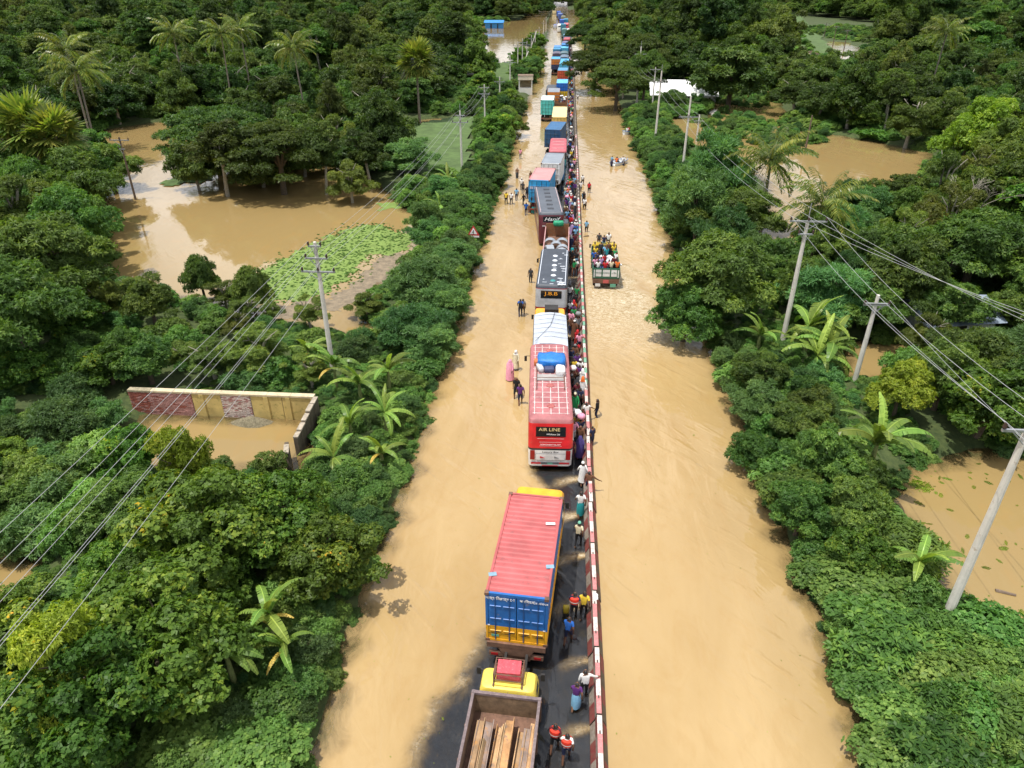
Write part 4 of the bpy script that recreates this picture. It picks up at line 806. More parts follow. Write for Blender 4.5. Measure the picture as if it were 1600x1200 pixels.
for (u, v, vt, lb) in [(781,160,120,'short pole in the bushes left of the shelter'),(809,122,65,'pole right beside the roadside shelter'),(816,119,60,'pole just behind the roadside shelter'),(823,111,64,'fourth pole from the shelter by the wide pond'),(830,90,55,'pole at the near corner of the wide pond'),(842,70,42,'pole halfway along the wide pond'),(836,78,48,'pole with a strut by the wide pond'),(849,56,32,'far pole at the end of the wide pond'),(853,50,26,'furthest pole on the left bank')]:
    pole(u, v, vt, lb, ((1.0, 1.2, 3),), .15)
for k, (p, q) in enumerate([((810,112),(831,80)),((826,80),(848,48))]):
    a, b = G(*p, 1.0), G(*p, 1.0); c = (a[0]+2.6, a[1]+3, zat(a[0]+2.6, a[1]+3, q[1]))
    tag(MB().tube([(a[0], a[1], 0), c], .12, POLE, 7).build('pole_strut'), ('slanting pole strut right of the shelter', 'slanting pole strut by the wide pond')[k], 'strut')
ends = [(-19.6, -17, 9.2), (-17.0, -17, 9.2), (-19.0, -17, 8.4), (-16.2, -17, 8.1), (-18.4, -17, 7.2), (-17.0, -17, 7.2), (-15.3, -17, 7.0)]
for i, (a, b) in enumerate(zip(L1, ends)): wire(a, b, f'overhead wire crossing the lower left, {ORD[i]} from the top of the pole', .6)
for i, (a, b) in enumerate(zip(L1[2:], L2)): wire(a, b, f'overhead wire from the banana clump pole to the slim pole, {ORD[i]} of five', .9)
for i, (a, b) in enumerate(zip(L2, L3)): wire(a, b, f'overhead wire between slim pole and next pole, {ORD[i]} of five', .6)
R1 = pole(1468, 988, 664, 'leaning-looking concrete pole nearest the camera on the right', ((.18, .95, 3),), .17)
R2 = pole(1332, 607, 461, 'bare-topped concrete pole in front of the dark trees on the right', ((.55, .8, 0), (.62, .8, 2)), .15)
R3 = pole(1220, 545, 318, 'tall concrete pole with a transformer-like crossarm on the right', ((.0, 1.25, 3), (.9, .5, 2)), .16, spike=1.2)
R4 = pole(1065, 276, 140, 'tall concrete pole in the bushes right of the boat', ((2.6, 1.3, 3),), .15, spike=.8)
R5 = pole(1022.6, 229, 101, 'concrete pole standing behind the roadside boat', ((1.7, 1.1, 3),), .15, spike=.9)
R6 = pole(1018, 176, 105, 'plain concrete pole left of the white building', ((.4, 1.0, 2),), .14)
R7 = pole(994, 169, 64, 'tallest concrete pole under the rain trees', ((1.4, 1.2, 2), (4.2, 1.2, 3)), .17, spike=1.0)
R8 = pole(1088, 221, 179, 'short concrete pole in front of the flooded field', ((1.0, .8, 2),), .14)
pole(979, 140, 77, 'far concrete pole among the rain trees', ((.5, 1.4, 3),), .15)
for (u, v, vt, lb) in [(961,80,30,'left of three far poles above the rain trees'),(966,82,34,'middle of three far poles above the rain trees'),(957,78,36,'right of three far poles above the rain trees')]: pole(u, v, vt, lb, ((1, 1.2, 2),), .16)
pole(1258, 236, 180, 'dark wooden post leaning in the brown field', (), .13, WOODP)
pole(212, 312, 214, 'old wooden pole with crossarm standing in the left pond', ((.35, 1.2, 3), (1.4, .4, 1)), .12, WOODP)
for (u, v, vt, lb) in [(1287,60,35,'dark pole by the railway pool, left of three'),(1301,72,39,'dark pole by the railway pool, middle of three'),(1318,80,45,'dark pole by the railway pool, right of three'),(1473,97,62,'dark pole in the right hand woods')]: pole(u, v, vt, lb, ((.6, 1.1, 2),), .14, WOODP)
x, y = G(1420, 118); h = zat(x, y, 82); o = empty('banded_mast', (x, y, 0), 0, 'white and blue banded mast among the trees on the right', 'mast'); BLU = mat('mast_blue', (.10, .22, .45), .5)
for k in range(9): MB().tube([(0, 0, -.5+h*k/9*1.06), (0, 0, -.5+h*(k+1)/9*1.06)], .30, BLU if k % 3 == 1 else WHT, 10).build('band', o)
offs = [(21.2, -12, 10.2), (20.0, -12, 10.2), (18.8, -12, 10.2), (19.4, -12, 9.6), (18.2, -12, 9.0)]
for i, (a, b) in enumerate(zip(R3, R1)): wire(a, b, f'overhead wire from the tall pole to the near right pole, {ORD[i]} of three', .7, .011)
far_r = [(33, 20, 10.5), (31.5, 20, 10.2), (30, 20, 9.8)]
for i, b in enumerate(far_r): wire(R3[i], b, f'overhead wire from the tall pole leaving the picture at right, {ORD[i]} of three', .9, .011)
for i, (a, b) in enumerate(zip(R2, [(21.5, 18, 7.6), (20.3, 18, 7.6)])): wire(a, b, f'pale wire from the bare-topped pole leaving at right, {ORD[i]} of two', .5, .011)
for i in range(3): wire(R1[i], offs[i], f'overhead wire leaving the near right pole, {ORD[i]} of three', .8, .011)
for i in range(3): wire(R4[i], R3[i], f'overhead wire between the boat pole and the tall right pole, {ORD[i]} of three', .9, .011)
for i in range(3): wire(R5[i], R4[i], f'overhead wire between the two poles behind the boat, {ORD[i]} of three', .5, .011)
for i in range(3): wire(R7[2+i], R5[i], f'overhead wire from the tallest rain-tree pole, {ORD[i]} of three', .6, .011)

# ------------------------------------------------------------------ walled pool on the left
PLAS = mat('yellow_plaster', (.56, .43, .16), .85, .25, .9, dirt=.45, dirt_col=(.22, .20, .05)); PLASW = mat('whitewashed_brick', (.62, .52, .47), .9, .25, 3, dirt=.5, dirt_col=(.30, .12, .09)); BRK = mat('old_brick', (.30, .09, .065), .9, .3, 3, dirt=.35, dirt_col=(.16, .07, .05)); PBRK = mat('rose_brick', (.42, .22, .20), .9, .3, 4, dirt=.5, dirt_col=(.22, .09, .08)); MORT = mat('mortar', (.38, .33, .28), .95, .2, 5); MOSS = mat('mossy_coping', (.30, .26, .17), .95, .4, 3, dirt=.4, dirt_col=(.06, .055, .04))
wx0, wx1, wy = -26.9, -14.9, 36.9; wh = 1.62; wa = empty('boundary_wall', (0, 0, 0), 0, 'old plastered brick wall in yellow and rose behind a flooded yard', 'wall')
MB().box(((wx0+wx1)/2, wy, wh/2-.4), (wx1-wx0, .22, wh+.8), MORT).build('core', wa)
cx = wx0
while cx < wx1-.1:
    ln = min(1.5, wx1-cx); MB().box((cx+ln/2-.008, wy, wh+.06), (ln-.02, .40, .12), MOSS if cx < wx0+1.2 else mat('coping', (.55, .46, .30), .9, .25, 2, dirt=.35, dirt_col=(.25, .2, .13))).build('coping_stone', wa); cx += ln
PAN = [(0, 1.2, BRK), (1.2, 4.1, PBRK), (6.0, 7.9, PLASW)]
g = random.Random(8)
bme = {}
for a, b, m in PAN:
    mb = MB(); rows = int((wh+.1)/.085)
    for r_ in range(rows):
        xx = a+(.12 if r_ % 2 else 0)
        while xx < b-.05:
            l = min(.235, b-xx); mm = m if g.random() > .22 else BRK if m is PBRK else PBRK
            if l > .06: mb.box((wx0+xx+l/2, wy-.135-g.uniform(0, .02), -.05+r_*.085+.04), (l-.012, .07, .073), mm)
            xx += .247
    tag(mb.build('brickwork', wa), kind='stuff')
for a, b in ((4.14, 5.98), (7.94, 9.9), (9.94, 11.95)):
    mb = MB(); mb.box((wx0+(a+b)/2, wy-.13, wh/2-.3), (b-a, .05, wh+.58), PLAS); mb.build('plaster_panel', wa)
for xx in (4.75, 8.9, 10.3, 11.9): MB().box((wx0+xx, wy-.175, wh/2-.3), (.28, .09, wh+.56), PLAS).build('pilaster', wa)
mb = MB(); mb.M = Matrix.Translation((wx0+8.0, wy-.75, -.1)); ring = []
for z, r_ in ((-.2, 1.3), (.12, .95), (.35, .6), (.55, .15)): ring.append([(r_*1.3*math.cos(a*.524)*(1+.2*math.sin(a*2.2)), r_*.6*math.sin(a*.524), z) for a in range(12)])
mb.loft(ring, mat('rubble_heap', (.20, .17, .11), .95, .5, 9, dirt=.6, dirt_col=(.07, .09, .035), bump=1.0)); tag(mb.build('rubble_heap', None, True), 'heap of rubble against the plastered wall', 'rubble')
sw = empty('boundary_wall', (0, 0, 0), 0, 'broken dark side wall at the right of the flooded yard', 'wall'); OLD = mat('black_stained_wall', (.11, .085, .06), .95, .4, 2, dirt=.4, dirt_col=(.04, .035, .03)); TOPW = mat('weathered_wall_top', (.36, .31, .24), .95, .3, 4, dirt=.4, dirt_col=(.16, .12, .09))
pts = [36.7, 35.9, 35.1, 34.3, 33.5, 32.9]; hs = [1.7, 1.65, 1.5, 1.35, 1.25, 1.0]
for i in range(5):
    y0, y1 = pts[i], pts[i+1]; h = hs[i]; xx = -14.75-.02*i
    MB().box((xx, (y0+y1)/2, h/2-.4), (.24, y0-y1-.004, h+.8), OLD).build('wall_block', sw); MB().box((xx, (y0+y1)/2, h+.04), (.29, y0-y1-.01, .09+.02*(i % 2)), TOPW, (.0, .06*(i % 2), .03)).build('coping_stone', sw)
st_ = empty('wall_stub', (-15.0, 31.9, 0), .35, 'broken stub of wall leaning at the front of the flooded yard', 'wall'); MB().box((0, 0, .35), (.24, 1.3, 1.9), OLD, (-.18, 0, 0), .9).build('wall_block', st_); MB().box((0, -.2, 1.33), (.28, 1.15, .08), TOPW, (-.18, 0, 0)).build('coping_stone', st_)

# ------------------------------------------------------------------ sign, shelter, buildings, railway
x, y = G(741, 404); h = zat(x, y, 352); o = empty('warning_sign', (x, y, 0), 0, 'red and white triangular junction warning sign on a striped post', 'road sign')
SW = mat('sign_white', (.78, .78, .76), .4, .06); SR = mat('sign_red', (.55, .03, .04), .4, .1); SK = mat('sign_black', (.012, .012, .014), .5)
for k in range(8): MB().tube([(0, 0, -.6+k*(h-.3)/8), (0, 0, -.6+(k+1)*(h-.3)/8)], .05, SW if k % 2 else SK, 8).build('post_band', o)
tri = lambda s, z: [(-s*.58, z), (s*.58, z), (0, z+s)]
MB().prism(tri(1.0, h-1.0), 'y', -.05, -.02, SR).build('sign_board', o); MB().prism(tri(.64, h-.86), 'y', -.065, -.052, SW).build('sign_face', o)
mb = MB(); mb.box((0, -.073, h-.66), (.06, .012, .36), SK); mb.box((-.085, -.073, h-.66), (.14, .011, .05), SK, (0, -.5, 0)); mb.box((0, -.073, h-.48), (.1, .010, .07), SK, (0, 0, 0), .3); mb.build('junction_symbol', o)
MB().box((0, -.035, h-1.11), (1.1, .03, .16), SW).build('lower_plate', o)
x, y = G(821, 147); o = empty('roadside_shelter', (x, y, -.3), .05, 'small white roadside shelter with a flat brown-topped roof', 'shelter'); WP = mat('white_limewash', (.74, .72, .66), .85, .1, 1, dirt=.2, dirt_col=(.45, .38, .28)); RT = mat('roof_tin_brown', (.19, .13, .09), .8, .3, 2)
MB().box((0, 0, .9), (3.2, 2.4, 1.6), WP).build('plinth', o); MB().box((0, .9, 2.6), (3.0, .1, 1.8), mat('shade_wall', (.25, .2, .12), .9)).build('back_wall', o)
for a in (-1.45, 1.45):
    for b in (-1.05, 1.05): MB().box((a, b, 2.6), (.28, .28, 1.8), WP).build('column', o)
MB().box((0, 0, 3.95), (3.5, 2.7, .9), mat('cream_fascia', (.66, .58, .45), .85, .12)).build('fascia', o); MB().box((0, 0, 4.44), (3.6, 2.8, .08), RT).build('roof', o)
x, y = G(1065, 156); o = empty('white_building', (x, y, -.4), -.03, 'long low white building standing in the flood on the right', 'building')
MB().box((0, 0, .9), (14, 6.6, 1.8), mat('white_wall', (.82, .82, .80), .8, .06, .5, dirt=.15, dirt_col=(.6, .56, .5))).build('wall', o); rf = MB().prism([(-4.2, 1.7), (-4.2, 1.85), (1.5, 4.4), (4.2, 1.85), (4.2, 1.7), (1.5, 4.2)], 'x', -7.4, 7.4, mat('white_roof', (.80, .80, .79), .7, .08, .5)).build('roof', o)
for k in range(6): w_ = MB().box((-5.4+k*2.2, -3.31, 1.15), (.4, .06, .6), SK).build('window', o)
MB().box((5.0, 2.6, 3.9), (4, 1.6, .7), mat('blue_sheet', (.03, .12, .28), .5)).build('roof_tank', o)
def house(u, v, z, dx, dy, hh, col, label, rz=0, wall=(.5, .47, .42)):
    x, y = G(u, v, z); o = empty('house', (x, y, -.3), rz, label, 'house'); rm_ = mat('tin_roof', col, .6, .25, 1, dirt=.25, dirt_col=(.15, .09, .06))
    MB().box((0, 0, hh/2), (dx*.9, dy*.9, hh), mat('house_wall', wall, .85)).build('wall', o); MB().prism([(-dy/2-.3, hh), (0, hh+1.1), (dy/2+.3, hh)], 'x', -dx/2-.2, dx/2+.2, rm_).build('roof', o)
    MB().box((0, -dy*.45-.01, hh*.45), (.8, .05, hh*.8), SK).build('door', o)
house(1452, 392, 2.6, 6, 4.5, 2.4, (.16, .035, .04), 'house with a dark red tin roof hidden among trees on the right', .5)
house(1478, 475, 2.4, 6, 5, 2.2, (.22, .27, .33), 'house with a blue-grey tin roof hidden among trees on the right', .2, (.62, .66, .72))
house(1378, 452, 2.2, 4, 4, 2.2, (.25, .28, .32), 'grey shed in shade left of the blue-grey roof', -.2)
house(768, 34, 3, 7, 6, 3, (.03, .22, .55), 'blue tin shed at the far shore of the wide pond, left one', 0, (.05, .25, .6))
house(778, 34, 3, 6, 6, 3, (.03, .22, .55), 'blue tin shed at the far shore of the wide pond, right one', 0, (.05, .25, .6))
house(744, 100, 3, 5, 5, 2.6, (.35, .5, .62), 'pale blue shed under trees beside the wide pond')
house(865, 44, 2, 6, 6, 3, (.5, .5, .5), 'grey roofed hut beside the far poles') if False else None
rp = [Vector((*G(u, v, 1.0), 1.0)) for u, v in ((1208,24),(1210,38),(1218,52),(1232,64),(1252,75),(1276,86))]
ra = empty('railway_track', (0, 0, 0), 0, 'curving railway track on a low embankment at the upper right', 'railway'); BAL = mat('ballast', (.30, .25, .19), .95, .3, 1); RST = mat('rusty_rail', (.13, .075, .05), .6)
mb = MB(); ml = MB(); mr_ = MB(); ms_ = MB()
for a, b in zip(rp[:-1], rp[1:]):
    d = (b-a).normalized(); s = Vector((-d.y, d.x, 0))
    mb.add([a-s*3.2-Vector((0,0,1.6)), a-s*1.6, a+s*1.6, a+s*3.2-Vector((0,0,1.6)), b-s*3.2-Vector((0,0,1.6)), b-s*1.6, b+s*1.6, b+s*3.2-Vector((0,0,1.6))], [(0,1,5,4),(1,2,6,5),(2,3,7,6)], BAL)
    ml.tube([a-s*.75+Vector((0,0,.2)), b-s*.75+Vector((0,0,.2))], .09, RST, 4); mr_.tube([a+s*.75+Vector((0,0,.2)), b+s*.75+Vector((0,0,.2))], .09, RST, 4)
    L = (b-a).length; n = int(L/1.2)
    for k in range(n): ms_.box(a.lerp(b, (k+.5)/n)+Vector((0,0,.07)), (2.4, .3, .14), WOODP, (0, 0, math.atan2(s.y, s.x)))
mb.build('embankment', ra); ml.build('rail', ra); mr_.build('rail', ra); tag(ms_.build('sleepers', ra), kind='stuff')
# ------------------------------------------------------------------ vehicles
ROADZ = -.14
def paint(h, rough=.38, dirt=.12, var=.1): return mat('vehicle_paint', tuple(.92*c+.012 for c in lin(h)), rough+.08, var+.12, 1.3, dirt=dirt+.16, dirt_col=(.22, .17, .11), coat=.15)
GLASS = mat('dark_glass', (.012, .015, .018), .08, .1, 2); TYRE = mat('tyre_rubber', (.014, .014, .014), .8, .2, 6); RIM = mat('wheel_rim', (.30, .28, .26), .5, .2, 6, metal=.5); CHAS = mat('chassis_black', (.022, .02, .019), .7, .3, 4, dirt=.3); RUST = mat('rusty_steel', (.16, .085, .055), .8, .4, 3, dirt=.4, dirt_col=(.07, .045, .035)); LAMP = mat('tail_lamp', (.30, .01, .012), .25, .1, 4); AMB = mat('amber_lamp', (.6, .22, .02), .3, .1, 4); PLATE = mat('number_plate', (.12, .38, .28), .4, .1, 4)
def ring(hw, y0, y1, r, z, n=4):
    out = []
    for cx_, cy_, a0 in ((hw-r, y1-r, 0), (-hw+r, y1-r, 90), (-hw+r, y0+r, 180), (hw-r, y0+r, 270)):
        for k in range(n+1):
            a = math.radians(a0+90*k/n); out.append((cx_+r*math.cos(a), cy_+r*math.sin(a), z))
    return out
def text(s, size, m, parent, loc, rot=(math.pi/2, 0, 0), shear=0, sx=1.0, name='lettering', ext=.004):
    cu = bpy.data.curves.new('text', 'FONT'); cu.body = s; cu.size = size; cu.align_x = 'CENTER'; cu.align_y = 'CENTER'; cu.extrude = ext; cu.shear = shear
    t_ = bpy.data.objects.new('text', cu); C.objects.link(t_); dg = bpy.context.evaluated_depsgraph_get(); me = bpy.data.meshes.new_from_object(t_.evaluated_get(dg)); bpy.data.objects.remove(t_); me.materials.clear(); me.materials.append(m); me.name = name
    o = link(name, me, parent, loc); o.rotation_euler = rot; o.scale = (sx, 1, 1); return o
def wheels(root, spots, r=.48, wd=.28):
    for x, y in spots:
        w_ = MB().tube([(x-wd/2, y, r), (x-wd/2+.04, y, r), (x+wd/2-.04, y, r), (x+wd/2, y, r)], [r*.88, r, r, r*.88], TYRE, 16).build('wheel', root, True)
        s = 1 if x > 0 else -1; MB().tube([(x+s*(wd/2-.02), y, r), (x+s*(wd/2+.012), y, r)], r*.52, RIM, 12).build('rim', w_)
def set_vehicle(name, label, cat, rear, front, z, length=None, group='queue of vehicles'):
    """rear and front: surveyed image points of the roof's rear and front edge centres, z their height"""
    x0, y0 = G(*rear, z); x1, y1 = G(*front, z); L = math.hypot(x1-x0, y1-y0)
    o = empty(name, (x0, y0, ROADZ), math.atan2(-(x1-x0), y1-y0), label, cat, group); return o, (length or L)
def corr(L, period, depth, a0):
    """corrugation profile: list of (along, offset)"""
    n = max(2, int(L/period)); p = L/n; out = []
    for i in range(n): out += [(a0+i*p, 0), (a0+i*p+p*.32, 0), (a0+i*p+p*.5, depth), (a0+i*p+p*.82, depth)]
    return out+[(a0+L, 0)]
def container(root, y0, L, W, z0, H, side, roof, low=None, lowh=.85, period=.28, door=None, bars=True):
    hw = W/2; low = low or side; door = door or side
    for s in (-1, 1):
        mb = MB(); pr = corr(L-.2, period, .045, y0+.1); bands = [(z0+.12, z0+lowh, low), (z0+lowh, z0+H-.1, side)] if low is not side else [(z0+.12, z0+H-.1, side)]
        for za, zb, m in bands:
            for (a, da), (b, db) in zip(pr[:-1], pr[1:]): mb.add([(s*(hw-.01-da), a, za), (s*(hw-.01-db), b, za), (s*(hw-.01-db), b, zb), (s*(hw-.01-da), a, zb)], [(0, 1, 2, 3)], m)
        mb.build('side_wall', root)
    mb = MB(); pr = corr(L-.16, period, -.03, y0+.08)
    for (a, da), (b, db) in zip(pr[:-1], pr[1:]): mb.add([(-hw+.05, a, z0+H-.03+da), (hw-.05, a, z0+H-.03+da), (hw-.05, b, z0+H-.03+db), (-hw+.05, b, z0+H-.03+db)], [(0, 1, 2, 3)], roof)
    mb.build('roof', root)
    fr = MB()
    for x in (-hw+.05, hw-.05):
        for y in (y0+.05, y0+L-.05): fr.box((x, y, z0+lowh/2+.02), (.10, .10, lowh-.04), low); fr.box((x, y, z0+(H+lowh)/2), (.10, .10, H-lowh), side)
        fr.box((x, y0+L/2, z0+H-.05), (.10, L-.2, .10), roof); fr.box((x, y0+L/2, z0+.06), (.10, L-.2, .12), low)
    for y in (y0+.05, y0+L-.05): fr.box((0, y, z0+H-.06), (W-.2, .10, .12), roof if y > y0+1 else door); fr.box((0, y, z0+.06), (W-.2, .10, .12), low)
    fr.build('frame', root); MB().box((0, y0+L-.03, z0+H/2), (W-.2, .05, H-.24), side).build('front_wall', root); MB().box((0, y0+L/2, z0+.1), (W-.2, L-.2, .06), CHAS).build('floor', root)
    for x in (-hw+.06, hw-.06):
        for y in (y0+.06, y0+L-.06):
            for z in (z0+H-.05, z0+.05): MB().box((x, y, z), (.17, .17, .125), RUST).build('corner_casting', root)
    for s in (-1, 1):
        d = MB(); xc = s*(hw-.1)/2; wd = hw-.13
        if low is not side: d.box((xc, y0+.04, z0+(.12+lowh)/2), (wd, .05, lowh-.12), low); d.box((xc, y0+.04, z0+(lowh+H-.13)/2), (wd, .05, H-.13-lowh), door)
        else: d.box((xc, y0+.04, z0+H/2), (wd, .05, H-.25), door)
        for k in range(3):
            zc = z0+H*(.22+.26*k); m = low if (low is not side and zc < z0+lowh) else door
            for q in (-1, 1): d.box((xc+q*wd*.24, y0+.012, zc), (wd*.40, .035, .09), m, (.5, 0, 0))
        do = d.build('door', root)
        if bars:
            for q in (-.27, .27):
                MB().tube([(xc+q*wd*.95, y0-.01, z0+.1), (xc+q*wd*.95, y0-.01, z0+H-.12)], .02, CHAS if low is side else mat('bar_paint', lin('#1d4f86'), .5), 6).build('locking_bar', do)
                MB().box((xc+q*wd*.95+.1, y0-.015, z0+.55), (.22, .02, .035), CHAS).build('handle', do)
def cab(root, y0, W, H, L, col, roofc=None, rack=None, deflect=None):
    hw = W/2; b = MB(); roofc = roofc or col
    b.loft([ring(hw*.97, y0+.02, y0+L, .12, .55), ring(hw, y0, y0+L+.03, .14, 1.0), ring(hw, y0, y0+L+.02, .16, 1.55), ring(hw*.96, y0, y0+L-.18, .18, H-.25), ring(hw*.90, y0+.05, y0+L-.32, .2, H-.05), ring(hw*.80, y0+.15, y0+L-.5, .22, H)], roofc, ms=[col, col, col, col, roofc])
    c = b.build('cab', root, True)
    MB().add([(-hw*.84, y0+L+.028, 1.6), (hw*.84, y0+L+.028, 1.6), (hw*.80, y0+L-.16, H-.3), (-hw*.80, y0+L-.16, H-.3)], [(0, 1, 2, 3)], GLASS).build('windscreen', c)
    for s in (-1, 1):
        MB().add([(s*(hw+.006), y0+.35, 1.6), (s*(hw+.006), y0+L-.35, 1.6), (s*(hw*.965+.006), y0+L-.42, H-.32), (s*(hw*.965+.006), y0+.35, H-.32)], [(0, 1, 2, 3)], GLASS).build('side_window', c)
        m_ = MB(); m_.tube([(s*hw*.95, y0+L-.25, 2.0), (s*(hw+.16), y0+L-.2, 2.05)], .03, CHAS, 5); m_.box((s*(hw+.14), y0+L-.2, 1.9), (.15, .07, .36), CHAS); m_.build('mirror', root)
    if deflect: MB().box((0, y0+L*.45, H+.22), (W*.78, L*.5, .5), deflect, (.12, 0, 0), .85).build('roof_box', root)
    return c
def chassis(root, L, W, y_cab, wheelbase=None):
    mb = MB(); 
    for s in (-1, 1): mb.box((s*.42, (L+y_cab)/2-.9, .85), (.10, L+1.4-.2, .22), CHAS)
    for y in np.arange(.4, L, 1.2): mb.box((0, y, .85), (.74, .10, .16), CHAS)
    mb.box((.85, L*.62, .72), (.5, .9, .5), CHAS); mb.box((-.85, L*.62, .7), (.45, .7, .45), CHAS)
    mb.build('chassis', root); wheels(root, [(s*(W/2-.22), y) for s in (-1, 1) for y in (1.25, 2.35 if L > 5.5 else 1.26, y_cab+.75) if not (y == 1.26)], .5)
def bumper(root, W, m=None, lamps=True):
    b = MB(); b.box((0, -.02, .74), (W*.96, .1, .22), m or RUST); b.box((0, -.03, .58), (W*.5, .06, .14), m or RUST); bo = b.build('rear_bumper', root)
    if lamps:
        for s in (-1, 1): MB().box((s*W*.38, -.08, .74), (.28, .03, .11), LAMP).build('tail_lamp', bo)

# open truck with steel scrap, nearest the camera
TY = mat('scuffed_yellow', lin('#e8cf58'), .5, .12, 2, dirt=.3, dirt_col=(.35, .28, .2)); PR = paint('#c9303c', dirt=.4)
x0, y0 = G(791, 1083, 2.15); L = 6.4; o = empty('open_truck', (x0-.12*(L)+.36, y0-L, ROADZ), -.065, 'rusty open truck loaded with steel sections, yellow cab with a red box on its roof', 'truck', 'queue of vehicles')
W = 2.45; MB().box((0, L/2, 1.12), (W-.1, L-.05, .1), RUST).build('bed_floor', o)
for s in (-1, 1):
    for k in range(4): MB().box((s*(W/2-.04), L/2, 1.3+.24*k), (.05, L, .225), mat('bed_boards', (.20, .125, .075), .85, .35, 2, dirt=.4, dirt_col=(.09, .07, .06))).build('side_board', o)
    t_ = MB().box((s*(W/2-.03), L/2, 2.19), (.10, L+.1, .09), mat('worn_rail', (.16, .12, .12), .6, .35, 4, dirt=.5, dirt_col=(.28, .22, .22))); t_.build('top_rail', o)
    for k in range(6): MB().box((s*(W/2+.01), .1+k*(L-.2)/5, 1.65), (.07, .09, 1.1), RUST).build('stake', o)
MB().box((0, L-.04, 1.65), (W-.1, .06, 1.0), mat('rust_board', (.19, .125, .07), .9, .45, 3, dirt=.45, dirt_col=(.27, .18, .09))).build('front_board', o); MB().box((0, L-.03, 2.2), (W+.06, .12, .1), mat('worn_rail', (.16, .12, .12), .6, .35, 4, dirt=.5, dirt_col=(.28, .22, .22))).build('front_rail', o)
MB().box((0, .03, 1.55), (W-.1, .05, .8), RUST).build('tail_board', o)
chassis(o, L, W, L+.35); cb = cab(o, L+.12, 2.12, 2.3, 1.22, TY)
MB().box((0, L+.68, 2.31), (.95, .85, .1), TY).build('roof_panel', cb)
for s in (-.52, .52): MB().tube([(s, L+.2, 2.36), (s, L+1.15, 2.34)], .03, RUST, 6).build('roof_rail', cb)
rk = MB()
for x in (-.52, .52):
    for y in (L+.36, L+1.08): rk.tube([(x, y, 2.3), (x, y, 2.8)], .025, RUST, 5)
for z in (2.5, 2.8): rk.tube([(-.52, L+.36, z), (.52, L+.36, z), (.52, L+1.08, z), (-.52, L+1.08, z), (-.52, L+.36, z)], .022, RUST, 5)
for k in range(5): rk.tube([(-.5+.25*k, L+.36, 2.8), (-.5+.25*k, L+1.08, 2.8)], .012, RUST, 4); 
for k in range(4): rk.tube([(-.52, L+.45+.18*k, 2.8), (.52, L+.45+.18*k, 2.8)], .012, RUST, 4)
rk.build('roof_rack', cb)
bundle = MB().box((0, 0, .26), (.9, .62, .40), mat('red_tarp', (.55, .07, .09), .6, .25, 5, dirt=.3, dirt_col=(.6, .5, .48), bump=.6), (0, 0, .03), .94).build('tarp_bundle', None, False)
bundle.matrix_world = Matrix.Translation(o.location) @ Matrix.Rotation(-.065, 4, 'Z') @ Matrix.Translation((0, L+.72, 2.37)); tag(bundle, 'red tarpaulin bundle in the rack on the yellow cab roof', 'bundle')
RS = [mat('scrap_steel', c_, .7, .5, 1.6, dirt=.5, dirt_col=d_) for c_, d_ in (((.44, .24, .10), (.16, .14, .13)), ((.34, .22, .12), (.48, .24, .07)), ((.24, .18, .15), (.44, .22, .08)), ((.52, .32, .16), (.22, .17, .14)), ((.40, .27, .14), (.12, .10, .09)))]
g = random.Random(2)
SC = [(-1.02, .22, .5), (-.80, .30, .1), (-.52, .26, .7), (-.24, .26, -.2), (.0, .14, .4), (.2, .3, .0), (.5, .3, .3), (.78, .26, .15), (1.0, .16, .5), (-.62, .2, -1.2)]
for i, (sx_, wd, q) in enumerate(SC):
    ln = 5.0+g.uniform(-.6, .5) if i < 9 else 2.6; m = RS[i % 5]; mb = MB(); hgt = .22
    mb.box((0, ln/2, .02), (wd, ln, .035), m); mb.box((wd/2-.02, ln/2, hgt/2+.04), (.03, ln, hgt), m)
    if i % 3 == 0: mb.box((-wd/2+.02, ln/2, hgt/2+.04), (.03, ln, hgt*.7), RS[(i+2) % 5])
    po = mb.build('steel_section'); yy = 5.75-ln+g.uniform(-.15, .1)-(.8 if i == 9 else 0)
    po.matrix_world = Matrix.Translation(o.location) @ Matrix.Rotation(-.065, 4, 'Z') @ Matrix.Translation((sx_, yy, 1.24+.16*(i % 3)+(.28 if i == 9 else 0))) @ Matrix.Rotation(g.uniform(-.035, .02), 4, 'Z') @ Matrix.Rotation(q*.35, 4, 'Y')
    tag(po, (f'rusty orange-grey steel section in the truck bed, {ORD[i]} from the left' if i < 9 else 'short pale steel section lying on the others in the truck bed'), 'steel section', 'steel load of the open truck')

# red-roofed container lorry
BLUE, YEL = paint('#0a62ad', .4, .08), paint('#e8a90c', .45, .12); RROOF = mat('faded_red_roof', (.42, .095, .095), .6, .25, .9, dirt=.38, dirt_col=(.24, .085, .085))
o, L = set_vehicle('container_truck', 'lorry with a blue and yellow container under a faded red roof', 'truck', (807, 930), (838.5, 768), 3.95, 6.15)
container(o, 0, L, 2.44, 1.42, 2.62, BLUE, RROOF, YEL, .85)
LW = mat('white_lettering', (.8, .8, .8), .5, .05)
for s_, x_, sz in (('সার্ভিস', -.92, .19), ('কার্গো', -.38, .19), ('পরিবহন', .40, .17), ('Cautious', .92, .17)): text(s_, sz, LW, o, (x_, -.002, 3.78))
for x_ in (-.95, -.40, .36, .92): MB().box((x_, -.003, 1.86), (.36, .01, .018), SK).build('handle_bar', o)
for x_ in (-1.1, 1.1): MB().box((x_, -.004, 2.3), (.09, .01, .05), LW).build('reflector', o)
MB().box((-.85, -.004, 1.74), (.30, .012, .1), PLATE).build('number_plate', o)
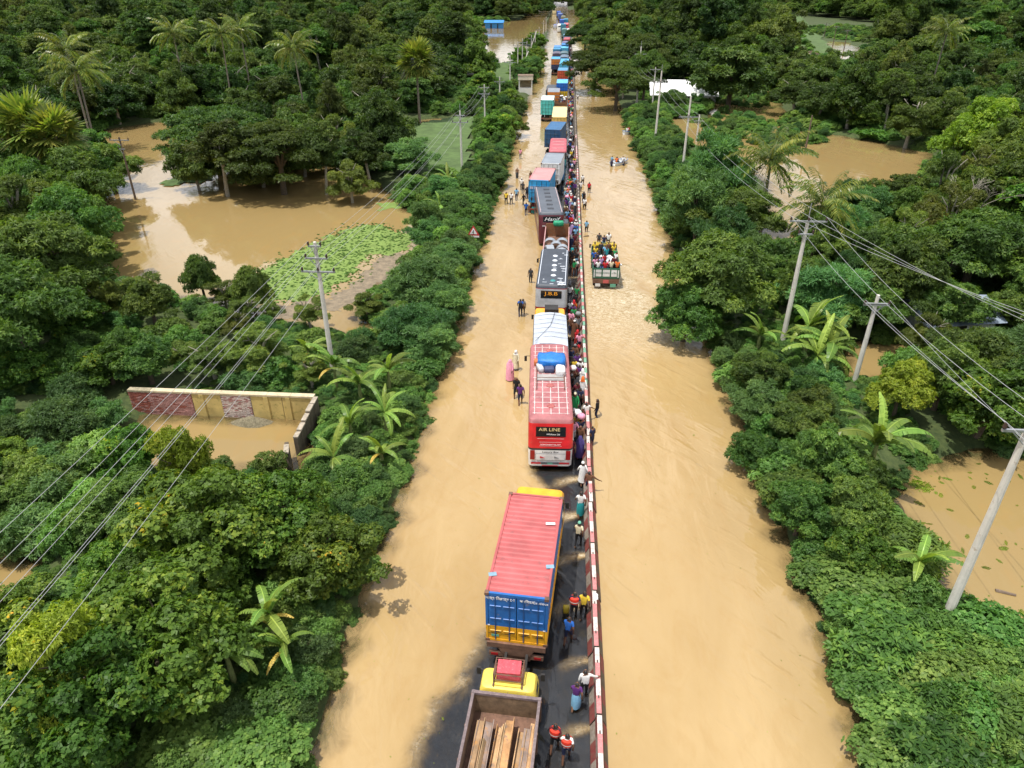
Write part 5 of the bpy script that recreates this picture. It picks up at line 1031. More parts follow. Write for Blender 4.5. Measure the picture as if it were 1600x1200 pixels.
bumper(o, 2.3, RUST); mb = MB(); mb.box((0, .05, 1.28), (2.36, .3, .26), RUST); mb.prism([(-.75, 1.18), (.75, 1.18), (.5, .78), (-.5, .78)], 'y', -.10, -.04, RUST); mb.build('tail_frame', o)
chassis(o, L, 2.44, L+.7); cab(o, L+.35, 2.4, 2.95, 1.9, YEL, YEL); MB().box((0, L+.72, 2.98), (2.0, .6, .34), BLUE, (.12, 0, 0), .92).build('roof_deflector', o)
for (yy, xx, rz) in ((1.0, -1.1, .3), (1.75, 1.1, .2)): MB().box((xx, yy, 4.035), (.32, .2, .015), mat('blue_patch', (.20, .33, .42), .7), (0, 0, rz)).build('paint_patch', o)
MB().box((.85, 4.3, 4.035), (.4, .14, .02), LW, (0, 0, .1)).build('paint_patch', o)

def bus(root, L, W, H, bands, roof, rake=.28, zb=.42, glass_z=(1.75, 2.65), rear_glass=(2.35, 2.95), side=None, rail=None, wins=9):
    """bands: [(z, material)] from the bottom up"""
    hw = W/2; zs = [zb]+[z for z, _ in bands[:-1]]+[H-.28, H-.10, H]; ry = lambda z: rake*max(0, (z-1.15)/(H-1.15))**1.3
    bms = [m for _, m in bands]+[roof, roof]; rings = []
    for i, z in enumerate(zs):
        inset = {0: .03}.get(i, 0)+(.05 if i == len(zs)-2 else .20 if i == len(zs)-1 else 0)-(0 if z > 1.3 else 0)
        rings.append(ring(hw-inset, ry(z)+inset*.8, L-ry(z)*.4-inset*.6, .26, z, 5))
    b = MB(); b.loft(rings, roof, ms=bms[:len(zs)-1]); body = b.build('body', root, True)
    for s in (-1, 1):
        for k in range(wins):
            ya = .7+k*(L-1.6)/wins; yb = ya+(L-1.6)/wins-.07
            MB().add([(s*(hw+.008), ya, glass_z[0]), (s*(hw+.008), yb, glass_z[0]), (s*(hw+.008), yb, glass_z[1]), (s*(hw+.008), ya, glass_z[1])], [(0, 1, 2, 3)], GLASS).build('side_window', body)
        m_ = MB(); m_.tube([(s*hw*.95, L-.2, 2.5), (s*(hw+.28), L+.1, 2.35)], .02, CHAS, 5); m_.box((s*(hw+.3), L+.1, 2.15), (.17, .08, .36), CHAS); m_.build('mirror', root)
    MB().add([(-hw*.86, L-.12, 1.5), (hw*.86, L-.12, 1.5), (hw*.82, L-.16, 2.9), (-hw*.82, L-.16, 2.9)], [(0, 1, 2, 3)], GLASS).build('windscreen', body)
    wheels(root, [(s*(hw-.2), y) for s in (-1, 1) for y in (2.3, L-2.0)], .48)
    def panel(name, x0, x1, z0, z1, m, off=.012, parent=body, n=3):
        mb = MB()
        for i in range(n):
            za, zb_ = z0+(z1-z0)*i/n, z0+(z1-z0)*(i+1)/n
            mb.add([(x0, ry(za)-off, za), (x1, ry(za)-off, za), (x1, ry(zb_)-off, zb_), (x0, ry(zb_)-off, zb_)], [(0, 1, 2, 3)], m)
        return mb.build(name, parent)
    panel('rear_window', -hw*.66, hw*.66, rear_glass[0], rear_glass[1], GLASS)
    tilt = lambda z: math.pi/2-math.atan2(ry(z+.1)-ry(z-.1), .2)
    def txt(s, size, m, x, z, **k): return text(s, size, m, body, (x, ry(z)-.024, z), (tilt(z), 0, 0), **k)
    return body, panel, txt, ry
# red and white coach
CR, CW = paint('#d8101e', .3, .06), paint('#e8e6e4', .3, .06); CROOF = mat('worn_rose_roof', (.36, .125, .13), .65, .25, 1.2, dirt=.35, dirt_col=(.42, .30, .28)); CDK = paint('#14161c', .25, .0); WORN = mat('worn_white_strip', (.58, .49, .47), .6, .25, 3, dirt=.6, dirt_col=(.38, .16, .16)); GOLD = mat('gold_lettering', (.75, .58, .28), .4, .1)
o, L = set_vehicle('coach', 'red and white coach with a rose roof, blue bundle and luggage rack on top', 'bus', (861.5, 656), (858.5, 541), 3.4)
L = 9.6; body, panel, txt, ry = bus(o, L, 2.5, 3.42, [(1.5, CW), (1.62, CDK), (3.1, CR), (3.4, CR)], CROOF)
txt('AIR LINE', .27, GOLD, -.08, 2.78, sx=1.15); txt('Without Us', .13, LW, .12, 2.5, shear=.3, sx=1.2); txt('ROMONDAY BLAST', .11, LW, 0, 1.86, sx=1.15); txt('Luxury Bus', .15, SK, 0, 1.39, sx=1.35)
for z, w_ in ((2.22, .75), (2.0, .62), (1.76, .62)): panel('trim_line', -w_, w_, z, z+.025, mat('chrome_trim', (.6, .45, .45), .3))
panel('hood_panel', -.8, .8, .86, 1.26, CW, .022); panel('hood_seam', -.82, .82, .835, .855, SK); panel('hood_seam', -.82, .82, 1.262, 1.275, SK)
for x_, m in ((-.45, SR), (.35, mat('grey_mark', (.2, .2, .2), .5))): MB().prism([(x_-.12, 1.0), (x_+.16, 1.0), (x_-.12, 1.13)], 'y', -.045, -.03, m).build('arrow_mark', body)
for s in (-1, 1):
    panel('tail_lamp', s*1.0-.13, s*1.0+.13, .88, 1.5, LAMP, .02); panel('bumper_lamp', s*.80-.28, s*.80+.28, .58, .70, SR, .02)
panel('bumper_strip', -.5, .5, .56, .70, mat('grey_bumper', (.10, .11, .12), .5), .018); panel('number_plate', -.15, .15, .57, .69, PLATE, .03); panel('bumper_lip', -.45, .45, .44, .50, SR, .02)
rf = []
for k in range(5): MB().box((-.92+.46*k, L/2+.15, 3.432), (.05, L-1.2, .022), WORN).build('roof_strip', body)
for k in range(15): MB().box((0, .85+k*.57, 3.428), (2.05, .045, .02), WORN).build('roof_strip', body)
for y_ in (1.6, 3.9, 7.2, 8.4): MB().tube([(0, y_, 3.42), (0, y_, 3.47), (0, y_, 3.50)], [.24, .22, .1], mat('hatch_red', (.36, .10, .09), .6, .3, 4), 14).build('roof_vent', body)
rk = MB()
for s in (-1, 1): rk.tube([(s*.82, 3.4, 3.62), (s*.82, 7.0, 3.62)], .022, RUST, 5); [rk.tube([(s*.82, y_, 3.4), (s*.82, y_, 3.62)], .018, RUST, 5) for y_ in (3.4, 4.4, 5.4, 6.2, 7.0)]
rk.tube([(-.82, 4.55, 3.62), (.82, 4.55, 3.62)], .022, RUST, 5); MB().box((0, 4.85, 3.455), (1.6, .75, .03), mat('grey_deck', (.35, .33, .32), .6)).build('roof_deck', body); rk.build('luggage_rack', o)
def on(root, loc, ob, rz=0):
    ob.matrix_world = Matrix.Translation(root.location) @ Matrix.Rotation(root.rotation_euler.z+rz, 4, 'Z') @ Matrix.Translation(loc) if rz == 0 else Matrix.Translation(root.location) @ Matrix.Rotation(root.rotation_euler.z, 4, 'Z') @ Matrix.Translation(loc) @ Matrix.Rotation(rz, 4, 'Z'); return ob
def bag(name, dims, m, seed=0, seg=3, amp=.06):
    bm = bmesh.new(); bmesh.ops.create_cube(bm, size=1); bmesh.ops.subdivide_edges(bm, edges=bm.edges[:], cuts=seg, use_grid_fill=True); g = random.Random(seed)
    for v in bm.verts:
        n = v.co.normalized(); k = .35; v.co = v.co.lerp(n*.62, k); v.co.x *= dims[0]; v.co.y *= dims[1]; v.co.z = (v.co.z+.42)*dims[2]; v.co += Vector((g.uniform(-amp, amp), g.uniform(-amp, amp), g.uniform(-amp, amp)))*min(dims)
    me = bpy.data.meshes.new(name); bm.to_mesh(me); bm.free(); me.materials.append(m); me.polygons.foreach_set('use_smooth', [True]*len(me.polygons)); return link(name, me)
BT = mat('blue_tarp', (.015, .17, .55), .4, .25, 3, dirt=.2, dirt_col=(.15, .32, .62), bump=.9)
tag(on(o, (.1, 6.5, 3.47), bag('luggage_bundle', (1.7, 1.2, .62), BT, 1)), 'big blue tarpaulin bundle on the rose coach roof', 'bundle')
tag(on(o, (.62, 5.35, 3.47), bag('sack', (.55, .8, .45), mat('white_sack', (.72, .72, .72), .7, .1, 3), 2)), 'white sack on the rose coach roof', 'sack')
tag(on(o, (-.62, 5.75, 3.47), bag('sack', (.32, .75, .32), mat('grey_sack', (.5, .48, .5), .7, .1, 3), 3), .3), 'narrow pale sack on the left of the coach roof', 'sack')
tag(on(o, (-.05, 5.6, 3.47), bag('sack', (.6, .45, .3), mat('navy_bag', (.05, .06, .13), .7, .1, 3), 4)), 'navy bag in front of the blue bundle', 'bag')
tag(on(o, (-.8, 6.4, 3.47), bag('sack', (.35, .4, .4), mat('orange_bag', (.55, .16, .05), .7, .1, 3), 5)), 'small orange bag left of the blue bundle', 'bag')

# truck under a white tarpaulin
def tarp_body(root, y0, L, W, z0, z1, m, low=None, rope=True, hump=.12):
    b = MB(); hw = W/2; g = random.Random(int(L*100)); rings = []
    n = 9
    for i in range(n):
        y = y0+L*i/(n-1); k = hump*(.6+.4*math.sin(i*1.9)); dz = -.10 if i in (0, n-1) else .0; q = g.uniform(-.03, .03)
        rings.append([(-hw-.03, y, z0), (-hw-.05+q, y, (z0+z1)/2), (-hw+.02, y, z1-.12+dz), (-hw*.6, y, z1+k*.5+dz+q), (0, y, z1+k+dz), (hw*.6, y, z1+k*.5+dz-q), (hw-.02, y, z1-.12+dz), (hw+.05+q, y, (z0+z1)/2), (hw+.03, y, z0)])
    b.loft(rings, m); t_ = b.build('tarpaulin', root, True)
    if rope:
        r = MB()
        for i in range(1, 7): y = y0+L*i/7; r.tube([(-hw-.06, y, z0+.2), (-hw, y, z1), (0, y+.05, z1+hump+.03), (hw, y, z1), (hw+.06, y, z0+.2)], .012, CHAS, 4)
        r.tube([(-hw*.9, y0+.1, z1+.05), (0, y0+L*.5, z1+hump+.03), (hw*.3, y0+L-.1, z1+hump)], .015, CHAS, 4); r.build('rope', t_)
    return t_
WT = mat('white_tarp', (.44, .48, .55), .45, .15, .8, dirt=.3, dirt_col=(.30, .37, .50), bump=.8)
fx, fy = G(860, 484, 3.25); o = empty('covered_truck', (fx+.15, fy-5.0, ROADZ), .03, 'truck with a roped white tarpaulin and a yellow cab, ahead of the rose coach', 'truck', 'queue of vehicles'); L = 5.0
MB().box((0, L/2, 1.25), (2.3, L, .15), CHAS).build('bed_floor', o); tarp_body(o, 0, L, 2.35, 1.15, 3.2, WT); chassis(o, L, 2.4, L+.5); bumper(o, 2.3)
YC = paint('#e9a512', .4, .15); c_ = cab(o, L+.3, 2.35, 2.75, 1.85, YC); rk = MB(); rk.box((.1, L+1.15, 2.95), (1.0, .9, .3), CHAS); rk.build('roof_rack', c_)

# dark-roofed coach
DR = mat('slate_roof', (.05, .06, .078), .55, .2, 1.0, dirt=.1, dirt_col=(.16, .18, .2)); SIL = paint('#a9adb2', .3, .08); GRNP = paint('#12382c', .3, .1); MAR = paint('#8c1a24', .35, .1); PEEL = mat('peeling_white', (.62, .66, .72), .6, .1, 4)
o, L = set_vehicle('coach', 'coach with a slate roof with peeling white patches and orange lettering', 'bus', (861.5, 445), (867.5, 388), 3.4); L = max(L, 9)
body, panel, txt, ry = bus(o, L, 2.5, 3.42, [(1.45, GRNP), (1.62, MAR), (2.55, SIL), (3.08, SIL), (3.4, MAR)], DR)
txt('J.B.B', .38, mat('orange_lettering', (.8, .33, .02), .5), 0, 2.72, sx=1.5)
g = random.Random(6)
for k in range(6): MB().tube([(.08, 1.2+k*1.15, 3.42), (.08, 1.2+k*1.15, 3.46)], [.22, .16], PEEL if k else mat('teal_hatch', (.03, .22, .22), .5), 12).build('roof_vent', body)
mb = MB()
for k in range(34):
    x_ = g.choice((g.uniform(.5, 1.0), g.uniform(.5, 1.0), g.uniform(-1.0, 1.0))); y_ = g.choice((g.uniform(.3, L-.6), g.uniform(.3, 1.2))); mb.box((x_, y_, 3.424+.0006*k), (g.uniform(.1, .42), g.uniform(.05, .14), .012), PEEL, (0, 0, g.uniform(-.2, .2)))
tag(mb.build('peeling_paint', body), kind='stuff')
for s in (-1, 1): MB().box((s*1.06, L/2, 3.40), (.05, L-.9, .05), PEEL).build('roof_edge', body); panel('tail_lamp', s*1.05-.1, s*1.05+.1, 1.0, 1.6, LAMP)

# truck with steel coils
o, L = set_vehicle('open_truck', 'open brown truck carrying large metal coils and a green bundle', 'truck', (868, 397), (871, 354), 2.1); L = max(5.5, L); BRN = paint('#8a5a33', .6, .4)
MB().box((0, L/2, 1.2), (2.35, L, .1), RUST).build('bed_floor', o)
for s in (-1, 1): MB().box((s*1.18, L/2, 1.7), (.06, L, .95), BRN).build('side_board', o); MB().box((s*1.18, L/2, 2.2), (.09, L, .06), mat('rose_rail', (.45, .25, .24), .7)).build('top_rail', o)
MB().box((0, L-.03, 1.9), (2.35, .08, 1.3), BRN).build('front_board', o); MB().box((0, .03, 1.6), (2.35, .06, .8), BRN).build('tail_board', o); chassis(o, L, 2.4, L+.4); cab(o, L+.2, 2.3, 2.6, 1.8, paint('#39424a'))
def coil(m1, m2):
    mb = MB(); pr = [(.62, -.35), (.62, .35), (.36, .35), (.36, -.35)]; n = 24; V = []; F = []
    for i in range(n):
        a = 2*math.pi*i/n
        for r_, x_ in pr: V.append((x_, r_*math.cos(a), r_*math.sin(a)+.62))
    for i in range(n):
        for k in range(4): F.append((i*4+k, i*4+(k+1) % 4, ((i+1) % n)*4+(k+1) % 4, ((i+1) % n)*4+k))
    mb.add(V, F[0::4], m1); mb.add(V, F[1::4]+F[2::4]+F[3::4], m2); return mb
CS = mat('coil_steel', (.42, .46, .50), .35, .15, 2, metal=.5); CB = mat('coil_wrap', (.20, .11, .07), .7, .2, 2)
for i, (x_, y_, rz) in enumerate(((-.6, 3.6, 1.57), (.55, 3.7, 1.57), (0, 2.7, 1.57), (-.62, 1.7, .3), (.6, 1.8, 1.57), (.55, .8, 1.57))):
    c_ = coil(CS, CB if i != 3 else CS).build('steel_coil', None, True); on(o, (x_, y_, 1.26), c_, rz); tag(c_, 'metal coil in the brown truck, '+('left of the front pair', 'right of the front pair', 'centre one behind the front pair', 'pale drum-like one at the left', 'right of the middle', 'nearest the tail board')[i], 'coil', 'coils on the brown truck')
tag(on(o, (.1, L-.35, 2.5), bag('bundle', (1.0, .6, .45), mat('green_tarp', (.02, .30, .15), .5, .2, 3), 8)), 'green tarpaulin bundle at the head of the coil truck', 'bundle')

# maroon coach
MRN = paint('#5a0f22', .3, .05); GR2 = mat('grey_roof', (.095, .108, .13), .5, .15, 1, dirt=.12, dirt_col=(.1, .11, .13))
o, L = set_vehicle('coach', 'maroon coach with a grey roof and white script lettering', 'bus', (862, 331), (854.5, 298), 3.6); L = max(L, 10.5)
body, panel, txt, ry = bus(o, L, 2.55, 3.62, [(1.4, MRN), (2.4, MRN), (3.0, MRN), (3.6, MRN)], GR2, rear_glass=(2.65, 3.2)); txt('Hanif', .50, LW, 0, 2.92, shear=.35, sx=1.4); txt('DELI HOFTMAN', .2, LW, -.1, 2.25, sx=1.15); txt('Chittagong', .22, LW, .1, 1.85, sx=1.2)
for k in range(6): MB().box((.0, 1.6+k*1.5, 3.64), (.65, .5, .05), mat('dark_vent', (.05, .055, .065), .5)).build('roof_vent', body)
for s in (-1, 1): MB().box((s*1.08, L/2, 3.60), (.05, L-.8, .06), mat('rose_edge', (.55, .4, .4), .5)).build('roof_edge', body)

# further vehicles of the queue
def box_lorry(label, rear, front, z, side, roof, low=None, L=None, cabc='#3a6ea5', kind_='container', minL=6.0, name='container_truck', W=2.44, lowh=.8):
    o, l = set_vehicle(name, label, 'truck', rear, front, z); l = L or min(12.0, max(l, minL)); zz = z-ROADZ
    if kind_ == 'container': container(o, 0, l, W, zz-2.6, 2.6, side, roof, low, lowh, .34)
    elif kind_ == 'tarp': MB().box((0, l/2, 1.3), (W*.97, l, .9), side).build('bed', o); tarp_body(o, 0, l, W, 1.6, zz-.12, roof, rope=False)
    elif kind_ == 'stake':
        MB().box((0, l/2, 1.2), (W, l, .1), RUST).build('bed_floor', o)
        for s in (-1, 1): MB().box((s*W/2, l/2, (1.2+zz)/2), (.07, l, zz-1.2), side).build('side_board', o)
        MB().box((0, l-.03, (1.2+zz)/2), (W-.1, .07, zz-1.2), side).build('front_board', o); tb = MB().box((0, .03, (1.2+zz)/2), (W-.1, .07, zz-1.2), side).build('tail_board', o)
        for k in range(4): MB().box((0, -.015, 1.35+k*(zz-1.4)/4), (W-.12, .03, .07), roof).build('slat', tb)
        if roof is not side: MB().box((0, l/2, zz-.02), (W, l, .08), roof).build('cover', o)
    chassis(o, l, W, l+.5); bumper(o, 2.2); cab(o, l+.3, 2.35, min(2.9, zz-.7), 1.8, paint(cabc)); return o
CY, LB2, DB, TEAL, ORG = paint('#1f9ad6', .4, .1), paint('#35b5de', .4, .1), paint('#124f7c', .4, .1), paint('#4fc3bd', .4, .1), paint('#d07a1e', .5, .2)
PKR = mat('rose_container_roof', (.46, .24, .24), .6, .15, .5); GRF = mat('grey_container_roof', (.22, .25, .29), .5, .15, .5); WHP = paint('#dfe3e6', .4, .08); YC2 = paint('#e2bd62', .45, .1); YRF = mat('cream_roof', (.70, .55, .27), .55, .12, .5)
o = box_lorry('lorry with a bright blue container under a rose roof, left of the maroon coach', (842.5, 281.5), (851, 265.5), 4.0, CY, PKR, None, 6.1, '#b8862b')
for s in (-1, 1):
    for k in range(2): MB().box((s*.62+(k-.5)*.5, -.012, 3.25), (.4, .012, .3), mat('pale_stencil', (.40, .45, .6), .6)).build('stencil', o)
box_lorry('lorry with a white container and blue cab in front of the bright blue container', (860.3, 255.3), (866, 243), 4.0, WHP, GRF, None, 6.1, '#1f7fb5')
o, L = set_vehicle('coach', 'red-roofed coach between the white container and the dark blue box lorry', 'bus', (871.5, 235), (873, 216.5), 3.3); L = max(9, L); TL = paint('#157a80')
body, panel, txt, ry = bus(o, L, 2.45, 3.4, [(1.5, TL), (2.2, TL), (3.4, CDK)], mat('red_coach_roof', (.46, .10, .12), .55, .2, 1, dirt=.2, dirt_col=(.6, .4, .4))); panel('destination_board', -.7, .7, 2.5, 2.85, WHP, .02)
for k in range(4): MB().box((0, 1.5+k*2.2, 3.43), (1.7, .12, .03), WORN).build('roof_strip', body)
box_lorry('lorry with a dark blue box body beside the red-roofed coach', (863.5, 202.6), (870, 194), 4.1, DB, paint('#1a5d8c'), None, 7, '#123d66')
box_lorry('lorry with a cream-yellow container ahead of the dark blue box', (873.7, 183.2), (875.5, 167), 4.0, YC2, YRF, None, 11, '#a8782a')
box_lorry('lorry with a turquoise container standing in the left lane', (855, 156.5), (857, 148.4), 3.9, TEAL, mat('pale_teal_roof', (.58, .68, .66), .5, .1, .5), None, 6.1, '#2c6b8f')
crowd_far = box_lorry('open lorry packed with people ahead of the cream container', (876, 160), (878, 148), 2.4, BRN, BRN, None, 7, '#4a4f55', 'stake', name='open_truck')
box_lorry('orange lorry under a grey tarpaulin', (865, 144), (865.5, 139.8), 3.5, ORG, GRF, None, 6, '#3b7d9a', 'stake', name='covered_truck')
box_lorry('dark grey tarpaulin lorry with a light blue cab, left lane', (862, 138), (864, 128), 3.4, CHAS, mat('charcoal_tarp', (.06, .068, .08), .5, .2, 1), None, 7, '#3fa0c8', 'tarp', name='covered_truck')
box_lorry('lorry with a vivid blue body and yellow base', (878.3, 130), (879, 125), 4.0, paint('#0d6fd0'), paint('#5db4e6'), paint('#e3bb14'), 7, '#d9a514', lowh=1.0)
box_lorry('lorry with orange-red rear doors under a blue roof', (879, 110.3), (880, 106), 3.9, paint('#cf5a34'), paint('#4d8fb4'), None, 7, '#2d5e8c')
box_lorry('tall orange-backed lorry with a blue cover in the left lane', (868.3, 92.3), (869, 88), 4.2, ORG, paint('#3e9ed0'), paint('#29315c'), 7, '#29315c', lowh=1.2)
FARV = [((881, 99.8), '#4fb9e0', 'container'), ((881.5, 95.5), '#4aa8d8', 'container'), ((881.6, 88), '#5d7288', 'tarp'), ((881.6, 82), '#4c6a72', 'tarp'), ((882, 75), '#57b6de', 'container'), ((882.5, 70), '#2f7fbf', 'container'), ((883, 66), '#5b5f8c', 'tarp'), ((885, 55), '#6f9ec0', 'container'), ((888, 52), '#79b7cc', 'container'), ((882, 45), '#5d8a86', 'tarp'), ((880, 38), '#3f8fae', 'container'), ((884, 30), '#3a9fc4', 'container'), ((878, 31), '#3b6fd0', 'container'), ((880, 25), '#8d8f72', 'tarp'), ((876, 22), '#4d66b0', 'container'), ((873, 18), '#3c70d8', 'container'), ((875, 20.5), '#6f86a8', 'tarp'),
        ((869.5, 82.5), '#51475e', 'tarp'), ((870, 77), '#2f86b4', 'container'), ((871, 73.5), '#4b8fd0', 'container')]
PLACE = ['light blue', 'sky blue', 'slate', 'grey-green', 'pale blue', 'blue', 'violet-grey', 'steel blue', 'pale cyan', 'sage', 'sea blue', 'cyan', 'royal blue', 'khaki', 'indigo', 'bright blue', 'dusty blue', 'plum-grey', 'deep blue', 'cornflower']
for i, (p, c_, k) in enumerate(FARV):
    y_ = G(*p, 3.6)[1]; big = y_ < 330
    o = box_lorry(f'{PLACE[i]} '+('tarpaulin-covered' if k == 'tarp' else 'box-bodied')+(' lorry in the left file of the far queue' if i > 16 else ' lorry far along the queue'), p, (p[0]+.2, p[1]-.6), 3.7, paint(c_), paint(c_), None, 7.0, c_, k, name='covered_truck' if k == 'tarp' else 'container_truck')
for p, c_, r_, lb in (((885.5, 60.5), '#8e1f33', '#b03a44', 'dark red coach far along the queue'), ((885.8, 46), '#e6e8ea', '#eceeee', 'white coach far along the queue beside the channel'), ((875, 38.5), '#efede6', '#f2f0ea', 'cream-white coach facing the empty left lane'), ((884.5, 37), '#d24a58', '#d86a70', 'pinkish red coach far along the queue'), ((866, 13.8), '#e6d9a8', '#ece3c0', 'cream coach at the head of the queue')):
    o, l = set_vehicle('coach', lb, 'bus', p, (p[0]+.2, p[1]-.5), 3.3); bus(o, 9, 2.5, 3.4, [(1.4, paint(c_)), (2.2, paint(c_)), (3.4, paint(c_))], paint(r_), wins=6)
o, l = set_vehicle('car', 'small blue and white vehicle at the far left verge', 'car', (867.5, 38.6), (867.7, 38), 1.7); cab(o, 0, 1.8, 1.9, 4.0, paint('#b9c4dc'), paint('#3c50a8')); wheels(o, [(s*.75, y_) for s in (-1, 1) for y_ in (.8, 3.2)], .33, .2)

# crowded open truck in the right channel
GRT = paint('#0f6048', .45, .15); tx, ty = G(947.5, 425, 1.6); o = empty('open_truck', (tx, ty, -.35), 0, 'green open truck crowded with people driving through the right channel', 'truck'); RT_ = o; L, W = 5.6, 2.35
MB().box((0, L/2, 1.3), (W, L, .1), RUST).build('bed_floor', o)
for s in (-1, 1):
    for k in range(3): MB().box((s*W/2, L/2, 1.5+.33*k), (.06, L, .30), GRT).build('side_board', o)
MB().box((0, L, 1.85), (W, .07, 1.1), GRT).build('front_board', o); tb = MB().box((0, 0, 1.82), (W, .07, .95), GRT).build('tail_board', o)
for i, (x_, w_, s_) in enumerate(((-.68, .5, 'সমগ্র'), (0, .62, 'বাংলাদেশ'), (.68, .5, '৫ টন'))): MB().box((x_, -.04, 1.85), (w_, .012, .62), WHP).build('painted_panel', tb); text(s_, .2, GRT, tb, (x_, -.05, 1.85))
for s in (-1, 1): MB().box((s*1.06, -.042, 1.8), (.1, .012, .7), WHP).build('painted_panel', tb)
bb = MB().box((0, .02, 1.08), (W*.98, .2, .36), RUST).build('rear_bumper', o); MB().box((.65, -.1, .72), (.5, .03, .3), PLATE).build('number_plate', bb); MB().box((-.7, -.1, .74), (.45, .03, .26), WHP).build('mud_flap', bb); MB().box((0, -.1, 1.08), (.5, .03, .3), mat('red_plate', (.5, .1, .1), .5)).build('badge_plate', bb)
chassis(o, L, W, L+.4); cab(o, L+.15, 2.25, 2.3, 1.5, paint('#8a8a2a')); MB().box((0, L+.8, 2.36), (2.0, 1.0, .10), paint('#b59a22')).build('cab_roof', o)
tg = [(.25, 3.0, 2.15, .5)]
tag(on(o, (.45, 2.7, 1.75), MB().box((0, 0, .3), (1.3, 2.2, .12), WHP, (.1, .15, .5)).build('foam_sheet')), 'white board lying across the crowded green truck', 'board'); tag(on(o, (-.1, 2.0, 1.4), bag('bundle', (1.2, 1.0, .5), mat('blue_cloth', (.03, .12, .45), .7, .2, 3), 11)), 'blue cloth bundle under the white board on the green truck', 'bundle')

# boats
def boat(u, v, rz, label, col, Lb=3.2, Wb=1.35):
    x, y = G(u, v, .3); o = empty('boat', (x, y, 0), rz, label, 'boat', 'boats'); m = paint(col, .4, .1); rings = []
    for i, t in enumerate((0, .15, .35, .6, .8, .93, 1.0)):
        y_ = -Lb/2+Lb*t; w_ = Wb/2*(.86 if t < .1 else 1 if t < .65 else math.sqrt(max(0, 1-((t-.65)/.36)**2)))+.02; sh = .42+.22*t*t
        rings.append([(-w_, y_, sh), (-w_*.85, y_, -.12), (0, y_, -.2), (w_*.85, y_, -.12), (w_, y_, sh), (w_*.86, y_, sh), (w_*.7, y_, .08), (0, y_, .05), (-w_*.7, y_, .08), (-w_*.86, y_, sh)])
    MB().loft(rings, m).build('hull', o, True)
    st_ = MB()
    for i in range(6): a, b = rings[i], rings[i+1]; st_.tube([a[0], b[0]], .04, paint('#2b6fb5'), 5); st_.tube([a[4], b[4]], .04, paint('#2b6fb5'), 5)
    st_.build('gunwale', o)
    for y_ in (-.7, .5): MB().box((0, y_, .3), (Wb*.84, .26, .05), m).build('thwart', o)
    return o
B1 = boat(968, 253, -.75, 'white boat with passengers drifting in the right channel', '#e2e6e6')
B2 = boat(981, 206, 2.6, 'small white boat moored against the bushes on the right', '#d5d8d6', 3.0, 1.3)
tag(MB().tube([(G(912, 370)[0], G(912, 370)[1], .02), (G(920, 369)[0], G(920, 369)[1], .05)], .08, WOODP, 6).build('floating_log'), 'short dark log floating by the barrier', 'log')
tag(MB().tube([(*G(1555, 923), .02), (*G(1587, 931), .03)], [.09, .06], WOODP, 6).build('floating_log'), 'dark branch floating on the brown pool at the right', 'log')
